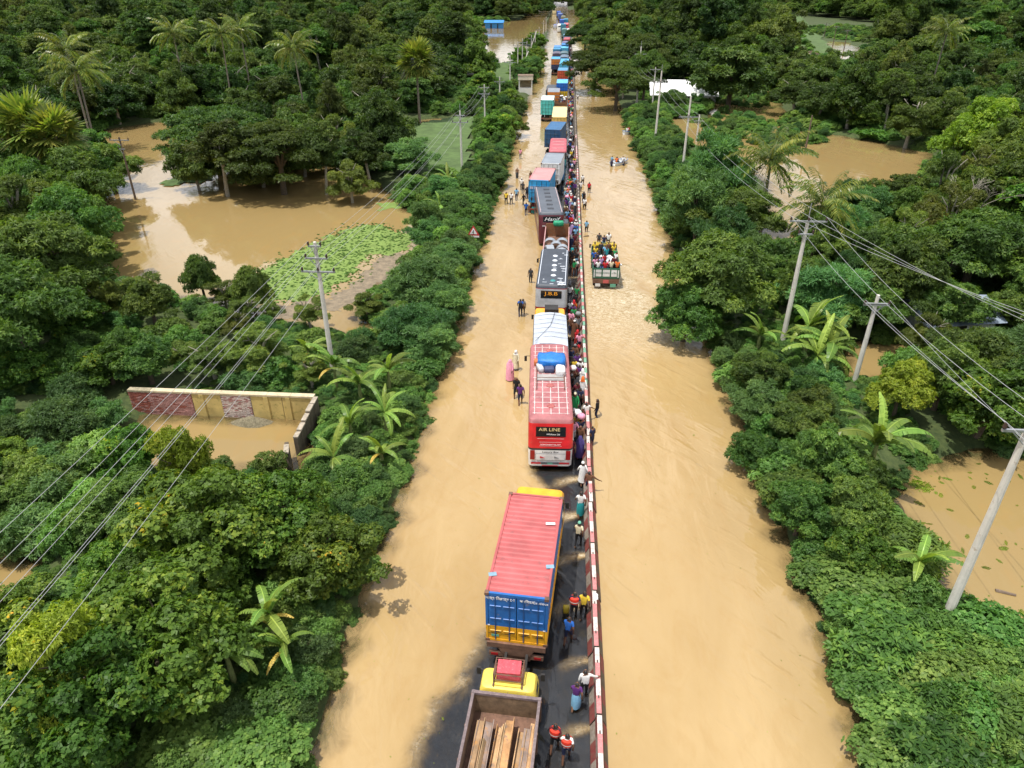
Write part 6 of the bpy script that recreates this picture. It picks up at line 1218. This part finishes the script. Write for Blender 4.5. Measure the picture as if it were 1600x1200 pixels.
# ------------------------------------------------------------------ people
SKINS = [mat('skin', c_, .55, .08, 6) for c_ in ((.16, .075, .04), (.12, .055, .03), (.20, .10, .055))]
HAIR = mat('hair', (.012, .010, .009), .5, .2, 8)
def body_mesh(name, pose='stand', sleeve='short', lower='trousers', cloak=False, head='bare'):
    """one skinned figure, 1.66 m, facing +Y; slots: skin, shirt, lower garment, hair, headwear"""
    J = {}; A = lambda n, *p: J.__setitem__(n, Vector(p))
    lean = .0; A('pelvis', 0, 0, .90); A('waist', 0, 0, 1.04); A('chest', 0, .0, 1.24); A('neck', 0, .0, 1.42); A('skull', 0, .02, 1.50); A('crown', 0, .025, 1.61)
    for s, n in ((-1, 'L'), (1, 'R')):
        A('sh'+n, s*.17, 0, 1.36); A('el'+n, s*.23, -.02, 1.10); A('wr'+n, s*.24, .08, .88); A('pa'+n, s*.24, .11, .81)
        A('hip'+n, s*.095, 0, .86); A('kn'+n, s*.10, .02, .47); A('an'+n, s*.10, -.02, .09); A('to'+n, s*.11, .14, .03)
    if pose == 'walk':
        J['knR'] = Vector((.10, .16, .50)); J['anR'] = Vector((.10, .20, .10)); J['toR'] = Vector((.11, .36, .04)); J['knL'] = Vector((-.10, -.02, .47)); J['anL'] = Vector((-.10, -.26, .12)); J['toL'] = Vector((-.10, -.12, .03))
        J['elR'] = Vector((.24, -.12, 1.12)); J['wrR'] = Vector((.23, -.08, .88)); J['paR'] = Vector((.23, -.04, .81)); J['elL'] = Vector((-.24, .10, 1.12)); J['wrL'] = Vector((-.22, .24, .94)); J['paL'] = Vector((-.21, .30, .90))
    if pose == 'reach':      # right hand out on the barrier
        J['elR'] = Vector((.36, .06, 1.18)); J['wrR'] = Vector((.52, .18, 1.02)); J['paR'] = Vector((.59, .21, .99)); J['knR'] = Vector((.10, .12, .48)); J['anR'] = Vector((.10, .10, .09)); J['toR'] = Vector((.11, .25, .03)); J['anL'] = Vector((-.1, -.16, .1)); J['toL'] = Vector((-.1, -.02, .03))
    if pose == 'carry':      # arms up to a load on the shoulder
        for s, n in ((-1, 'L'), (1, 'R')): J['el'+n] = Vector((s*.32, .10, 1.40)); J['wr'+n] = Vector((s*.20, .10, 1.62)); J['pa'+n] = Vector((s*.16, .08, 1.68))
    if pose == 'sit':
        for s, n in ((-1, 'L'), (1, 'R')):
            J['kn'+n] = Vector((s*.13, .40, .88)); J['an'+n] = Vector((s*.12, .44, .48)); J['to'+n] = Vector((s*.12, .58, .42)); J['el'+n] = Vector((s*.25, .06, 1.12)); J['wr'+n] = Vector((s*.16, .28, .98)); J['pa'+n] = Vector((s*.13, .34, .95))
    names = list(J); E_ = [('pelvis','waist'),('waist','chest'),('chest','neck'),('neck','skull'),('skull','crown')]
    for n in 'LR': E_ += [('chest','sh'+n),('sh'+n,'el'+n),('el'+n,'wr'+n),('wr'+n,'pa'+n),('pelvis','hip'+n),('hip'+n,'kn'+n),('kn'+n,'an'+n),('an'+n,'to'+n)]
    RAD = {'pelvis': (.135, .105), 'waist': (.125, .095), 'chest': (.155, .105), 'neck': (.052, .055), 'skull': (.078, .092), 'crown': (.066, .078), 'sh': (.065, .065), 'el': (.042, .042), 'wr': (.028, .028), 'pa': (.038, .022), 'hip': (.092, .092), 'kn': (.058, .058), 'an': (.038, .04), 'to': (.042, .026)}
    me = bpy.data.meshes.new('figure'); me.from_pydata([J[n] for n in names], [(names.index(a), names.index(b)) for a, b in E_], []); ob = bpy.data.objects.new('figure', me); C.objects.link(ob)
    md = ob.modifiers.new('skin', 'SKIN'); md.use_smooth_shade = True; sv = me.skin_vertices[0].data
    bulk = 1.12
    for i, n in enumerate(names):
        k = n if n in RAD else n[:-1]; r_ = RAD[k]; f = bulk if k in ('pelvis', 'waist', 'chest', 'hip', 'kn') else 1.05; sv[i].radius = (r_[0]*f, r_[1]*f); sv[i].use_root = n == 'pelvis'
    sub = ob.modifiers.new('sub', 'SUBSURF'); sub.levels = 1; sub.render_levels = 1
    dg = bpy.context.evaluated_depsgraph_get(); out = bpy.data.meshes.new_from_object(ob.evaluated_get(dg)); bpy.data.objects.remove(ob); bpy.data.meshes.remove(me)
    out.name = name; out.materials.clear()
    for _ in range(5): out.materials.append(SKINS[0])
    # zones from the nearest bone
    zone = {'waist': 1, 'chest': 1}
    mi = []
    for p in out.polygons:
        c_ = p.center; best = (9, None, 0)
        for a, b in E_:
            d = J[b]-J[a]; t_ = max(0, min(1, (c_-J[a]).dot(d)/d.length_squared)); dist = (c_-(J[a]+d*t_)).length
            if dist < best[0]: best = (dist, (a, b), t_)
        (a, b), t_ = best[1], best[2]; k = a.rstrip('LR') if a not in ('pelvis',) else a
        if (a, b) == ('pelvis', 'waist'): z_ = 2 if t_ < .25 else 1
        elif b.startswith('hip'): z_ = 2
        elif a in ('waist', 'chest') and not b.startswith('ne'): z_ = 1
        elif (a, b) == ('chest', 'neck'): z_ = 1 if t_ < .8 else 0
        elif a in ('neck',): z_ = 0
        elif (a, b) == ('skull', 'crown'): z_ = 3 if (c_.y < .045 or c_.z > 1.60) else 0
        elif a.startswith('sh'): z_ = 1 if sleeve == 'long' or t_ < .6 else 0
        elif a.startswith('el'): z_ = 1 if sleeve == 'long' and t_ < .85 else 0
        elif a.startswith('hip'): z_ = 2
        elif a.startswith('kn'): z_ = 2 if lower == 'trousers' and t_ < .85 else 0
        else: z_ = 0
        if sleeve == 'none' and z_ == 1: z_ = 0
        mi.append(z_)
    bm = bmesh.new(); bm.from_mesh(out)
    for f, z_ in zip(bm.faces, mi): f.material_index = z_; f.smooth = True
    def island(vs, fs, m):
        v = [bm.verts.new(q) for q in vs]
        for f in fs: q = bm.faces.new([v[i] for i in f]); q.material_index = m; q.smooth = True
    def stick(a, b, r0, r1, m, n=5):
        d = (b-a).normalized(); u_ = d.cross(Vector((.3, .2, 1))).normalized(); w_ = d.cross(u_); vs = []
        for p, r_ in ((a, r0), (b, r1)): vs += [p+r_*(math.cos(6.283*k/n)*u_+math.sin(6.283*k/n)*w_) for k in range(n)]
        island(vs, [(k, (k+1) % n, n+(k+1) % n, n+k) for k in range(n)]+[tuple(range(n, 2*n))], m)
    for s, n in ((-1, 'L'), (1, 'R')):      # fingers and thumb
        w_, p = J['wr'+n], J['pa'+n]; d = (p-w_).normalized(); sd = d.cross(Vector((0, 0, 1)) if abs(d.z) < .8 else Vector((0, 1, 0))).normalized(); nn = sd.cross(d)
        for k, ln in enumerate((.065, .075, .07, .055)):
            a = p+sd*(-.027+.018*k)+d*.015; m_ = a+d*ln*.55-nn*.006; stick(a, m_, .009, .0085, 0); stick(m_, m_+d*ln*.4-nn*.018, .0085, .006, 0)
        stick(w_+d*.03-sd*.03, w_+d*.06-sd*.055, .011, .008, 0)
    hy = J['skull'].y; stick(Vector((0, hy+.085, 1.54)), Vector((0, hy+.112, 1.505)), .008, .013, 0)       # nose
    for s in (-1, 1): stick(Vector((s*.078, hy-.0, 1.51)), Vector((s*.088, hy-.01, 1.55)), .014, .012, 0)     # ears
    def skirt(levels, m, n=14):
        vs = []; 
        for z_, rx, ry_, y_ in levels: vs += [Vector((rx*math.cos(6.283*k/n)*(1+.04*math.cos(6.283*k*3/n)), y_+ry_*math.sin(6.283*k/n)*(1+.05*math.cos(6.283*k*4/n)), z_)) for k in range(n)]
        island(vs, [(i*n+k, i*n+(k+1) % n, (i+1)*n+(k+1) % n, (i+1)*n+k) for i in range(len(levels)-1) for k in range(n)], m)
    if lower == 'wrap': skirt([(1.0, .15, .125, 0), (.85, .185, .16, 0), (.6, .20, .20, .01), (.36, .20, .22, .01), (.24, .19, .23, .01)], 2)
    if lower == 'robe': skirt([(1.35, .16, .12, 0), (1.15, .19, .15, 0), (.9, .20, .18, 0), (.6, .225, .22, .01), (.34, .25, .27, .01)], 1)
    if cloak: skirt([(1.66, .03, .03, 0), (1.63, .085, .1, .0), (1.53, .115, .12, 0), (1.40, .17, .14, -.01), (1.2, .25, .2, 0), (.9, .26, .23, 0), (.5, .28, .28, .01), (.2, .29, .30, .01)], 1)
    if head == 'cap': skirt([(1.675, .01, .01, .02), (1.665, .06, .07, .02), (1.62, .088, .10, .02), (1.585, .092, .105, .02)], 4, 12)
    if head == 'scarf': skirt([(1.69, .01, .01, .0), (1.67, .07, .08, .0), (1.58, .105, .115, -.01), (1.46, .11, .11, -.03), (1.36, .17, .13, -.02)], 4, 12)
    if head == 'load': skirt([(1.98, .02, .02, .02), (1.96, .18, .17, .02), (1.82, .25, .23, .02), (1.70, .2, .19, .02), (1.66, .02, .02, .02)], 4, 12)
    bmesh.ops.recalc_face_normals(bm, faces=bm.faces); bm.to_mesh(out); bm.free(); return out
FIG = {'walk': body_mesh('person', 'walk'), 'walk_long': body_mesh('person', 'walk', 'long'), 'stand': body_mesh('person', 'stand'), 'shorts': body_mesh('person', 'walk', 'short', 'shorts'), 'reach': body_mesh('person', 'reach', 'short', 'shorts'), 'reach_long': body_mesh('person', 'reach', 'long', 'trousers'),
       'wrap': body_mesh('person', 'walk', 'short', 'wrap'), 'bare_wrap': body_mesh('person', 'stand', 'none', 'wrap'), 'robe_cap': body_mesh('person', 'walk', 'long', 'robe', head='cap'), 'robe_scarf': body_mesh('person', 'walk', 'long', 'robe', head='scarf'), 'cloak': body_mesh('person', 'walk', 'long', 'robe', True), 'cap': body_mesh('person', 'walk', 'short', head='cap'), 'sit': body_mesh('person', 'sit'), 'load': body_mesh('person', 'carry', 'short', 'shorts', head='load')}
COL = {'white': '#e8e8e6', 'black': '#15161a', 'navy': '#1b2547', 'blue': '#1f5fb4', 'sky blue': '#7fb4d6', 'red': '#c01f28', 'maroon': '#5f1626', 'yellow': '#e3c23a', 'teal': '#1e8f94', 'green': '#1f8a4c', 'purple': '#5a2a72', 'indigo': '#463a78', 'pink': '#e39bb4', 'grey': '#7c7e80', 'brown': '#6a4630', 'orange': '#e0702a', 'cream': '#d9cfb0', 'mint': '#6fb39a', 'lilac': '#b79cc8', 'dark grey': '#34373c'}
CLO = {k: mat('cloth_'+k.replace(' ', '_'), lin(v), .85, .15, 8, bump=.3) for k, v in COL.items()}
VEST = mat('life_vest', lin('#e8402a'), .7, .12, 6); VESTW = mat('reflective_tape', (.75, .75, .7), .4)
vm = MB(); rr = []
for z_, rx, ry_ in ((1.40, .125, .10), (1.34, .205, .165), (1.2, .215, .175), (1.05, .20, .165)): rr.append([(rx*math.cos(a*.4488), ry_*math.sin(a*.4488), z_) for a in range(14)])
vm.loft(rr, VEST, cap=False); vr2 = [[(x_*1.03, y_*1.03, z_) for (x_, y_, _) in rr[2]] for z_ in (1.14, 1.19)]; vm.loft(vr2, VESTW, cap=False); VESTM = vm.mesh('life_vest', True)
pm = MB(); pm.loft([ring(.15, -.32, -.13, .05, z_) if z_ != 1.38 else ring(.11, -.27, -.13, .04, z_) for z_ in (.98, 1.05, 1.3, 1.38)], CLO['black']); PACK = pm.mesh('backpack', True)
_pr = random.Random(12); SEEN = {}
def person(x, y, z, rz, fig, top, low, where, head='white', vest=False, pack=None, scale=1.0, group='people in the flood', doing=None):
    verb = doing or {'sit': 'sitting', 'reach': 'holding the barrier', 'reach_long': 'holding the barrier', 'stand': 'standing', 'bare_wrap': 'standing', 'load': 'carrying a load on the head'}.get(fig, 'wading')
    gar = {'cloak': f'in a long {top} cloak', 'robe_cap': f'in a {top} robe and white cap', 'robe_scarf': f'in a {top} robe and headscarf', 'bare_wrap': f'bare-chested in a {low} wrap', 'wrap': f'in a {top} shirt and {low} wrap', 'shorts': f'in a {top} shirt and {low} shorts', 'reach': f'in a {top} shirt and {low} shorts', 'cap': f'in a {top} shirt, {low} trousers and {head} cap'}.get(fig, f'in a {top} shirt and {low} trousers')
    if vest: gar = f'in a red life vest over {top}, {low} legs'
    if pack: gar += f' with a {pack} backpack'
    lab = f'person {gar} {verb} {where}'
    words_ = lab.split()
    if len(words_) > 16: lab = ' '.join(words_[:16])
    o = link('person', FIG[fig], None, (x, y, z)); o.rotation_euler = (0, 0, rz); s = scale*_pr.uniform(.95, 1.05); o.scale = (s, s, s)
    ms_ = [_pr.choice(SKINS), CLO[top] if top in CLO else CLO['white'], CLO[low] if low in CLO else CLO['black'], HAIR, CLO[head]]
    for sl_, m in zip(o.material_slots, ms_): sl_.link = 'OBJECT'; sl_.material = m
    if vest: link('life_vest', VESTM, o)
    if pack: b = link('backpack', PACK, o); b.material_slots[0].link = 'OBJECT'; b.material_slots[0].material = CLO[pack]
    tag(o, lab, 'person', group); return o
FZ = ROADZ
def foot(u, v): return G(u, v, FZ)
def walker(u, v, fig, top, low, where, rz=None, **k):
    x, y = foot(u, v); z = FZ if x < 2.0 else FZ-.15
    return person(x, y, z, _pr.uniform(-.3, .3) if rz is None else rz, fig, top, low, where, **k)
W1 = 'beside the red-roofed container'; W2 = 'behind the rose coach'; W3 = 'right of the rose coach'; W4 = 'left of the rose coach'; W5 = 'right of the white tarpaulin'; W6 = 'right of the slate-roofed coach'; W7 = 'beside the coil truck'
P_ = walker
P_(896, 968, 'walk', 'navy', 'black', 'near the container', vest=True); P_(911, 966, 'walk', 'yellow', 'black', W1, rz=-.15); P_(887, 1006, 'shorts', 'blue', 'navy', 'behind the red-roofed container')
P_(912, 1090, 'reach_long', 'white', 'black', 'beside the yellow cab'); P_(899, 1108, 'wrap', 'purple', 'sky blue', 'right of the yellow cab'); P_(866, 1174, 'shorts', 'maroon', 'black', 'by the scrap truck', vest=True, rz=-.2); P_(884, 1190, 'shorts', 'white', 'navy', 'lowest in the picture', vest=True, rz=-.1)
P_(909, 758, 'robe_cap', 'white', 'white', W2); P_(919, 771, 'reach', 'brown', 'navy', W2); P_(906, 808, 'wrap', 'white', 'teal', 'ahead of the container roof'); P_(903, 854, 'cap', 'cream', 'black', W1, head='mint')
P_(806, 580, 'robe_scarf', 'cream', 'cream', W4, rz=2.9); P_(797, 596, 'cloak', 'pink', 'pink', W4, rz=2.9); P_(807, 624, 'shorts', 'black', 'black', W4, rz=3.0); P_(813, 634, 'shorts', 'purple', 'navy', W4, rz=.1)
P_(932, 654, 'reach_long', 'black', 'navy', 'outside the barrier', rz=1.2); P_(924, 698, 'stand', 'navy', 'navy', 'outside the barrier beside the coach', rz=.8)
P_(915, 660, 'reach', 'white', 'brown', W3); P_(902, 672, 'shorts', 'mint', 'blue', W3); P_(906, 690, 'load', 'navy', 'black', W3, head='pink'); P_(905, 716, 'cloak', 'indigo', 'indigo', W3)
P_(901, 622, 'cloak', 'dark grey', 'grey', W3); P_(909, 624, 'robe_scarf', 'white', 'white', W3, head='orange'); P_(897, 604, 'walk', 'maroon', 'black', W3); P_(896, 592, 'walk', 'yellow', 'brown', W3); P_(905, 595, 'cap', 'white', 'blue', W3); P_(897, 566, 'walk', 'black', 'black', W5, rz=3.1); P_(901, 545, 'robe_scarf', 'red', 'red', W5, head='red'); P_(902, 523, 'load', 'grey', 'brown', W5, head='grey')
P_(909, 610, 'robe_scarf', 'white', 'white', 'between the coach and the barrier', head='white'); P_(900, 640, 'walk', 'grey', 'black', 'at the rear half of the rose coach')
P_(829, 444, 'stand', 'dark grey', 'dark grey', 'left of the slate-roofed coach', rz=2.8); P_(813, 496, 'walk', 'blue', 'navy', 'left of the white tarpaulin', pack='black'); P_(817, 494, 'walk', 'grey', 'black', 'left of the white tarpaulin')
P_(890, 473, 'walk', 'white', 'dark grey', W6); P_(898, 488, 'walk', 'black', 'black', W5); P_(890, 498, 'shorts', 'white', 'red', W5); P_(895, 503, 'walk', 'purple', 'navy', W5); P_(903, 511, 'reach_long', 'brown', 'dark grey', W5)
P_(894, 408, 'walk', 'black', 'black', W6, pack='teal'); P_(900, 398, 'reach', 'brown', 'brown', W6); P_(897, 379, 'walk', 'maroon', 'black', W7); P_(899, 368, 'cap', 'white', 'grey', W7)
LM = 'left of the bright blue container'
for u, v, f, t_, l, rz, pk in ((813, 250, 'walk', 'pink', 'grey', .1, None), (808, 280, 'bare_wrap', 'brown', 'dark grey', 2.9, None), (815, 298, 'cap', 'white', 'black', 0, None), (823, 312, 'walk', 'navy', 'navy', .2, 'black'), (826, 310, 'walk', 'brown', 'brown', .1, None), (791, 321, 'walk', 'yellow', 'black', 3.0, 'black'), (799, 321, 'walk', 'white', 'black', 3.0, 'red'), (807, 315, 'walk', 'sky blue', 'navy', .2, None), (818, 323, 'walk', 'black', 'dark grey', 1.0, None), (822, 338, 'walk', 'blue', 'navy', .1, None), (828, 334, 'wrap', 'cream', 'brown', 2.6, None), (833, 336, 'wrap', 'maroon', 'teal', .3, None), (817, 304, 'walk', 'dark grey', 'black', .0, None), (829, 285, 'bare_wrap', 'red', 'red', .5, None)):
    P_(u, v, f, t_, l, LM if u > 804 else 'at the foaming water left of the queue', rz=rz, pack=pk)
for u, v, f, t_, l, rz in ((920, 303, 'shorts', 'red', 'black', 2.6), (911, 318, 'walk', 'sky blue', 'white', .4), (907, 301, 'reach', 'white', 'grey', 1.4)): P_(u, v, f, t_, l, 'in the right channel')
# throng between the maroon coach and the barrier, and the file of walkers beyond
tops = ['white', 'black', 'black', 'navy', 'brown', 'blue', 'red', 'maroon', 'yellow', 'teal', 'grey', 'brown', 'orange', 'cream', 'sky blue', 'pink', 'purple', 'dark grey', 'green', 'lilac']; lows = ['black', 'navy', 'dark grey', 'brown', 'grey', 'sky blue', 'maroon', 'white']; figs = ['walk', 'walk', 'walk_long', 'shorts', 'wrap', 'cap', 'stand', 'robe_scarf', 'robe_cap', 'load', 'reach']
used = []
def crowd(n, x0, x1, y0, y1, where, sp=.5, sc=1.0):
    k = 0; tr_ = 0
    while k < n and tr_ < n*40:
        tr_ += 1; x = _pr.uniform(x0, x1); y = _pr.uniform(y0, y1)
        if any((x-a)**2+(y-b)**2 < sp*sp for a, b in used): continue
        used.append((x, y)); f = _pr.choice(figs); t_ = _pr.choice(tops)
        if f == 'reach' and x < 1.3: f = 'shorts'
        person(x+bend(y), y, FZ, _pr.choice((0, 0, 0, 3.1))+_pr.uniform(-.5, .5), f, t_, _pr.choice(lows), where, head=_pr.choice(('white', 'pink', 'red', 'cream', 'grey', 'white')), group='people walking along the barrier'); k += 1
crowd(30, .4, 1.65, 76, 93, 'in the throng beside the maroon coach'); crowd(15, .9, 1.65, 92, 106, 'beside the white container'); crowd(7, .7, 1.6, 108, 118, 'beside the red-roofed coach'); crowd(10, .9, 1.65, 122, 150, 'beside the dark blue box lorry', .7)
crowd(26, .8, 1.65, 150, 180, 'beside the far crowded lorry'); crowd(40, .7, 1.6, 180, 300, 'along the far queue', .7); crowd(7, -3.4, -2.2, 92, 99, 'left of the white container')
crowd(11, 1.0, 1.65, 62, 78, 'beside the coil truck and barrier'); crowd(14, 1.0, 1.65, 33, 46, 'squeezed between the rose coach and the barrier'); crowd(8, 1.0, 1.65, 46, 60, 'beside the white tarpaulin and the barrier')
for x, y, t_ in ((2.75, 84.5, 'white'), (2.7, 87.5, 'black'), (2.8, 76.0, 'sky blue'), (2.7, 96.5, 'white'), (2.75, 170, 'white'), (4.2, 214, 'dark grey'), (6.0, 208, 'white')): person(x, y, FZ-.15, _pr.uniform(-.4, .4), 'shorts', t_, 'black', 'just outside the barrier' if x < 3 else 'in the far right channel', group='people in the right channel')
# riders of the crowded green truck
def rider(root, lx, ly, lz, fig, top, low, where, rz=0, **k):
    p = Matrix.Translation(root.location) @ Matrix.Rotation(root.rotation_euler.z, 4, 'Z') @ Vector((lx, ly, lz)); return person(p.x, p.y, p.z, root.rotation_euler.z+rz, fig, top, low, where, group='people riding', **k)
GT = 'on the green truck'
for lx, ly, lz, f, t_, l, rz, wh in ((-.75, .25, 1.42, 'sit', 'white', 'black', .2, 'on the tail of the green truck'), (-.1, .45, 1.2, 'sit', 'red', 'dark grey', -.1, 'on the tail of the green truck'), (.42, .3, 1.42, 'sit', 'cream', 'black', .1, 'on the tail of the green truck'), (.95, .4, 1.4, 'sit', 'orange', 'maroon', -.2, 'on the tail of the green truck'), (-1.0, .9, 1.35, 'sit', 'pink', 'grey', .4, 'on the left side of the green truck'), (-1.05, 2.9, 1.35, 'stand', 'blue', 'black', .2, GT), (-.75, 2.3, 1.35, 'stand', 'navy', 'navy', 2.0, GT), (-.55, 3.4, 1.35, 'stand', 'dark grey', 'black', 1.2, GT), (-.15, 1.7, 1.35, 'stand', 'red', 'black', .7, GT), (.95, 3.6, 1.35, 'stand', 'green', 'black', -.4, GT), (-.85, 3.9, 1.4, 'sit', 'yellow', 'black', .1, 'at the head of the green truck'), (.85, 4.6, 1.4, 'sit', 'yellow', 'black', .3, 'at the head of the green truck'), (.05, 4.3, 1.35, 'stand', 'sky blue', 'sky blue', .0, GT), (-.95, 1.6, 1.35, 'stand', 'navy', 'dark grey', 1.4, GT), (.25, 1.0, 1.2, 'sit', 'pink', 'grey', 0, 'in the bed of the green truck'), (-.3, 5.2, 1.4, 'stand', 'dark grey', 'black', 0, 'at the head of the green truck'), (.4, 5.1, 1.4, 'stand', 'brown', 'navy', .2, 'at the head of the green truck'), (-.9, 5.0, 1.4, 'stand', 'yellow', 'dark grey', 0, GT), (.9, 5.2, 1.4, 'stand', 'yellow', 'brown', 0, GT), (.95, 2.4, 1.35, 'stand', 'white', 'navy', -1.0, GT), (.7, 1.5, 1.35, 'stand', 'maroon', 'black', -.5, GT), (-.45, 1.2, 1.35, 'stand', 'lilac', 'grey', .3, GT), (.1, 2.9, 1.6, 'sit', 'teal', 'black', .5, GT)): rider(RT_, lx, ly, lz, f, t_, l, wh, rz)
for lx, ly, t_, l in ((-.45, L+1.1, 'dark grey', 'brown'), (.45, L+1.0, 'white', 'black'), (.0, L+.5, 'navy', 'sky blue')): rider(RT_, lx, ly, 1.78, 'sit', t_, l, 'on the yellow cab roof of the green truck')
for lx, ly, f, t_, l in ((0, -.7, 'sit', 'orange', 'black'), (.2, .5, 'sit', 'white', 'navy'), (-.3, -.2, 'sit', 'purple', 'grey')): rider(B1, lx, ly, -.5, f, t_, l, 'in the white boat', rz=.3)
for x_, y_, t_ in ((-1.6, -.2, 'sky blue'), (1.4, -.4, 'grey'), (.3, -2.1, 'navy')):
    rider(B1, x_*.8, y_, -.65, 'stand', t_, 'navy', 'pushing the white boat')
rider(B2, 0, .3, -.5, 'sit', 'white', 'black', 'in the moored boat', head='red'); rider(B2, .1, -.5, -.5, 'sit', 'red', 'black', 'in the moored boat')
# riders on the far crowded lorry
for k in range(16): rider(crowd_far, _pr.uniform(-.95, .95), .5+6*k/16, 1.22, _pr.choice(('stand', 'stand', 'load', 'walk')), _pr.choice(tops), _pr.choice(lows), 'in the far crowded lorry', rz=_pr.uniform(-2, 2), head='white')
for k, (lx, ly, t_) in enumerate(((-1.15, 1.2, 'brown'), (-1.2, 2.0, 'yellow'), (-1.15, 2.9, 'teal'))): pass
# things people carry, litter
x, y = foot(884, 962); tag(bag('jerry_can', (.28, .2, .38), mat('yellow_plastic', (.72, .55, .05), .4, .1, 4), 3, 2, .02), 'yellow can held at the side of the life-vest walker near the container', 'can').location = (x, y, .1)
x, y = G(929, 932, .82); sc_ = bag('cloth_bundle', (.22, .34, .06), CLO['white'], 5, 2, .3); sc_.location = (BAR_X+.03, y, .79); tag(sc_, 'white cloth lying on the barrier top beside the container', 'cloth')
x, y = foot(809, 620); tag(bag('carry_bag', (.3, .22, .34), CLO['teal'], 6, 2, .04), 'blue bag held between the two walkers left of the coach', 'bag').location = (x, y-.1, .35)

# ------------------------------------------------------------------ look-alikes that can be counted off get a label of their own
by = {}
for ob in S.objects:
    if ob.parent is None and ob.get('label') and ob.get('category'): by.setdefault(ob['label'], []).append(ob)
for lb, obs in by.items():
    if 2 <= len(obs) <= 20 and len(lb.split()) <= 11:
        obs.sort(key=lambda q: q.location.x**2+q.location.y**2)
        for i, q in enumerate(obs): q['label'] = lb+', '+('' if i == 0 else ORD[i]+' ')+'nearest the camera'
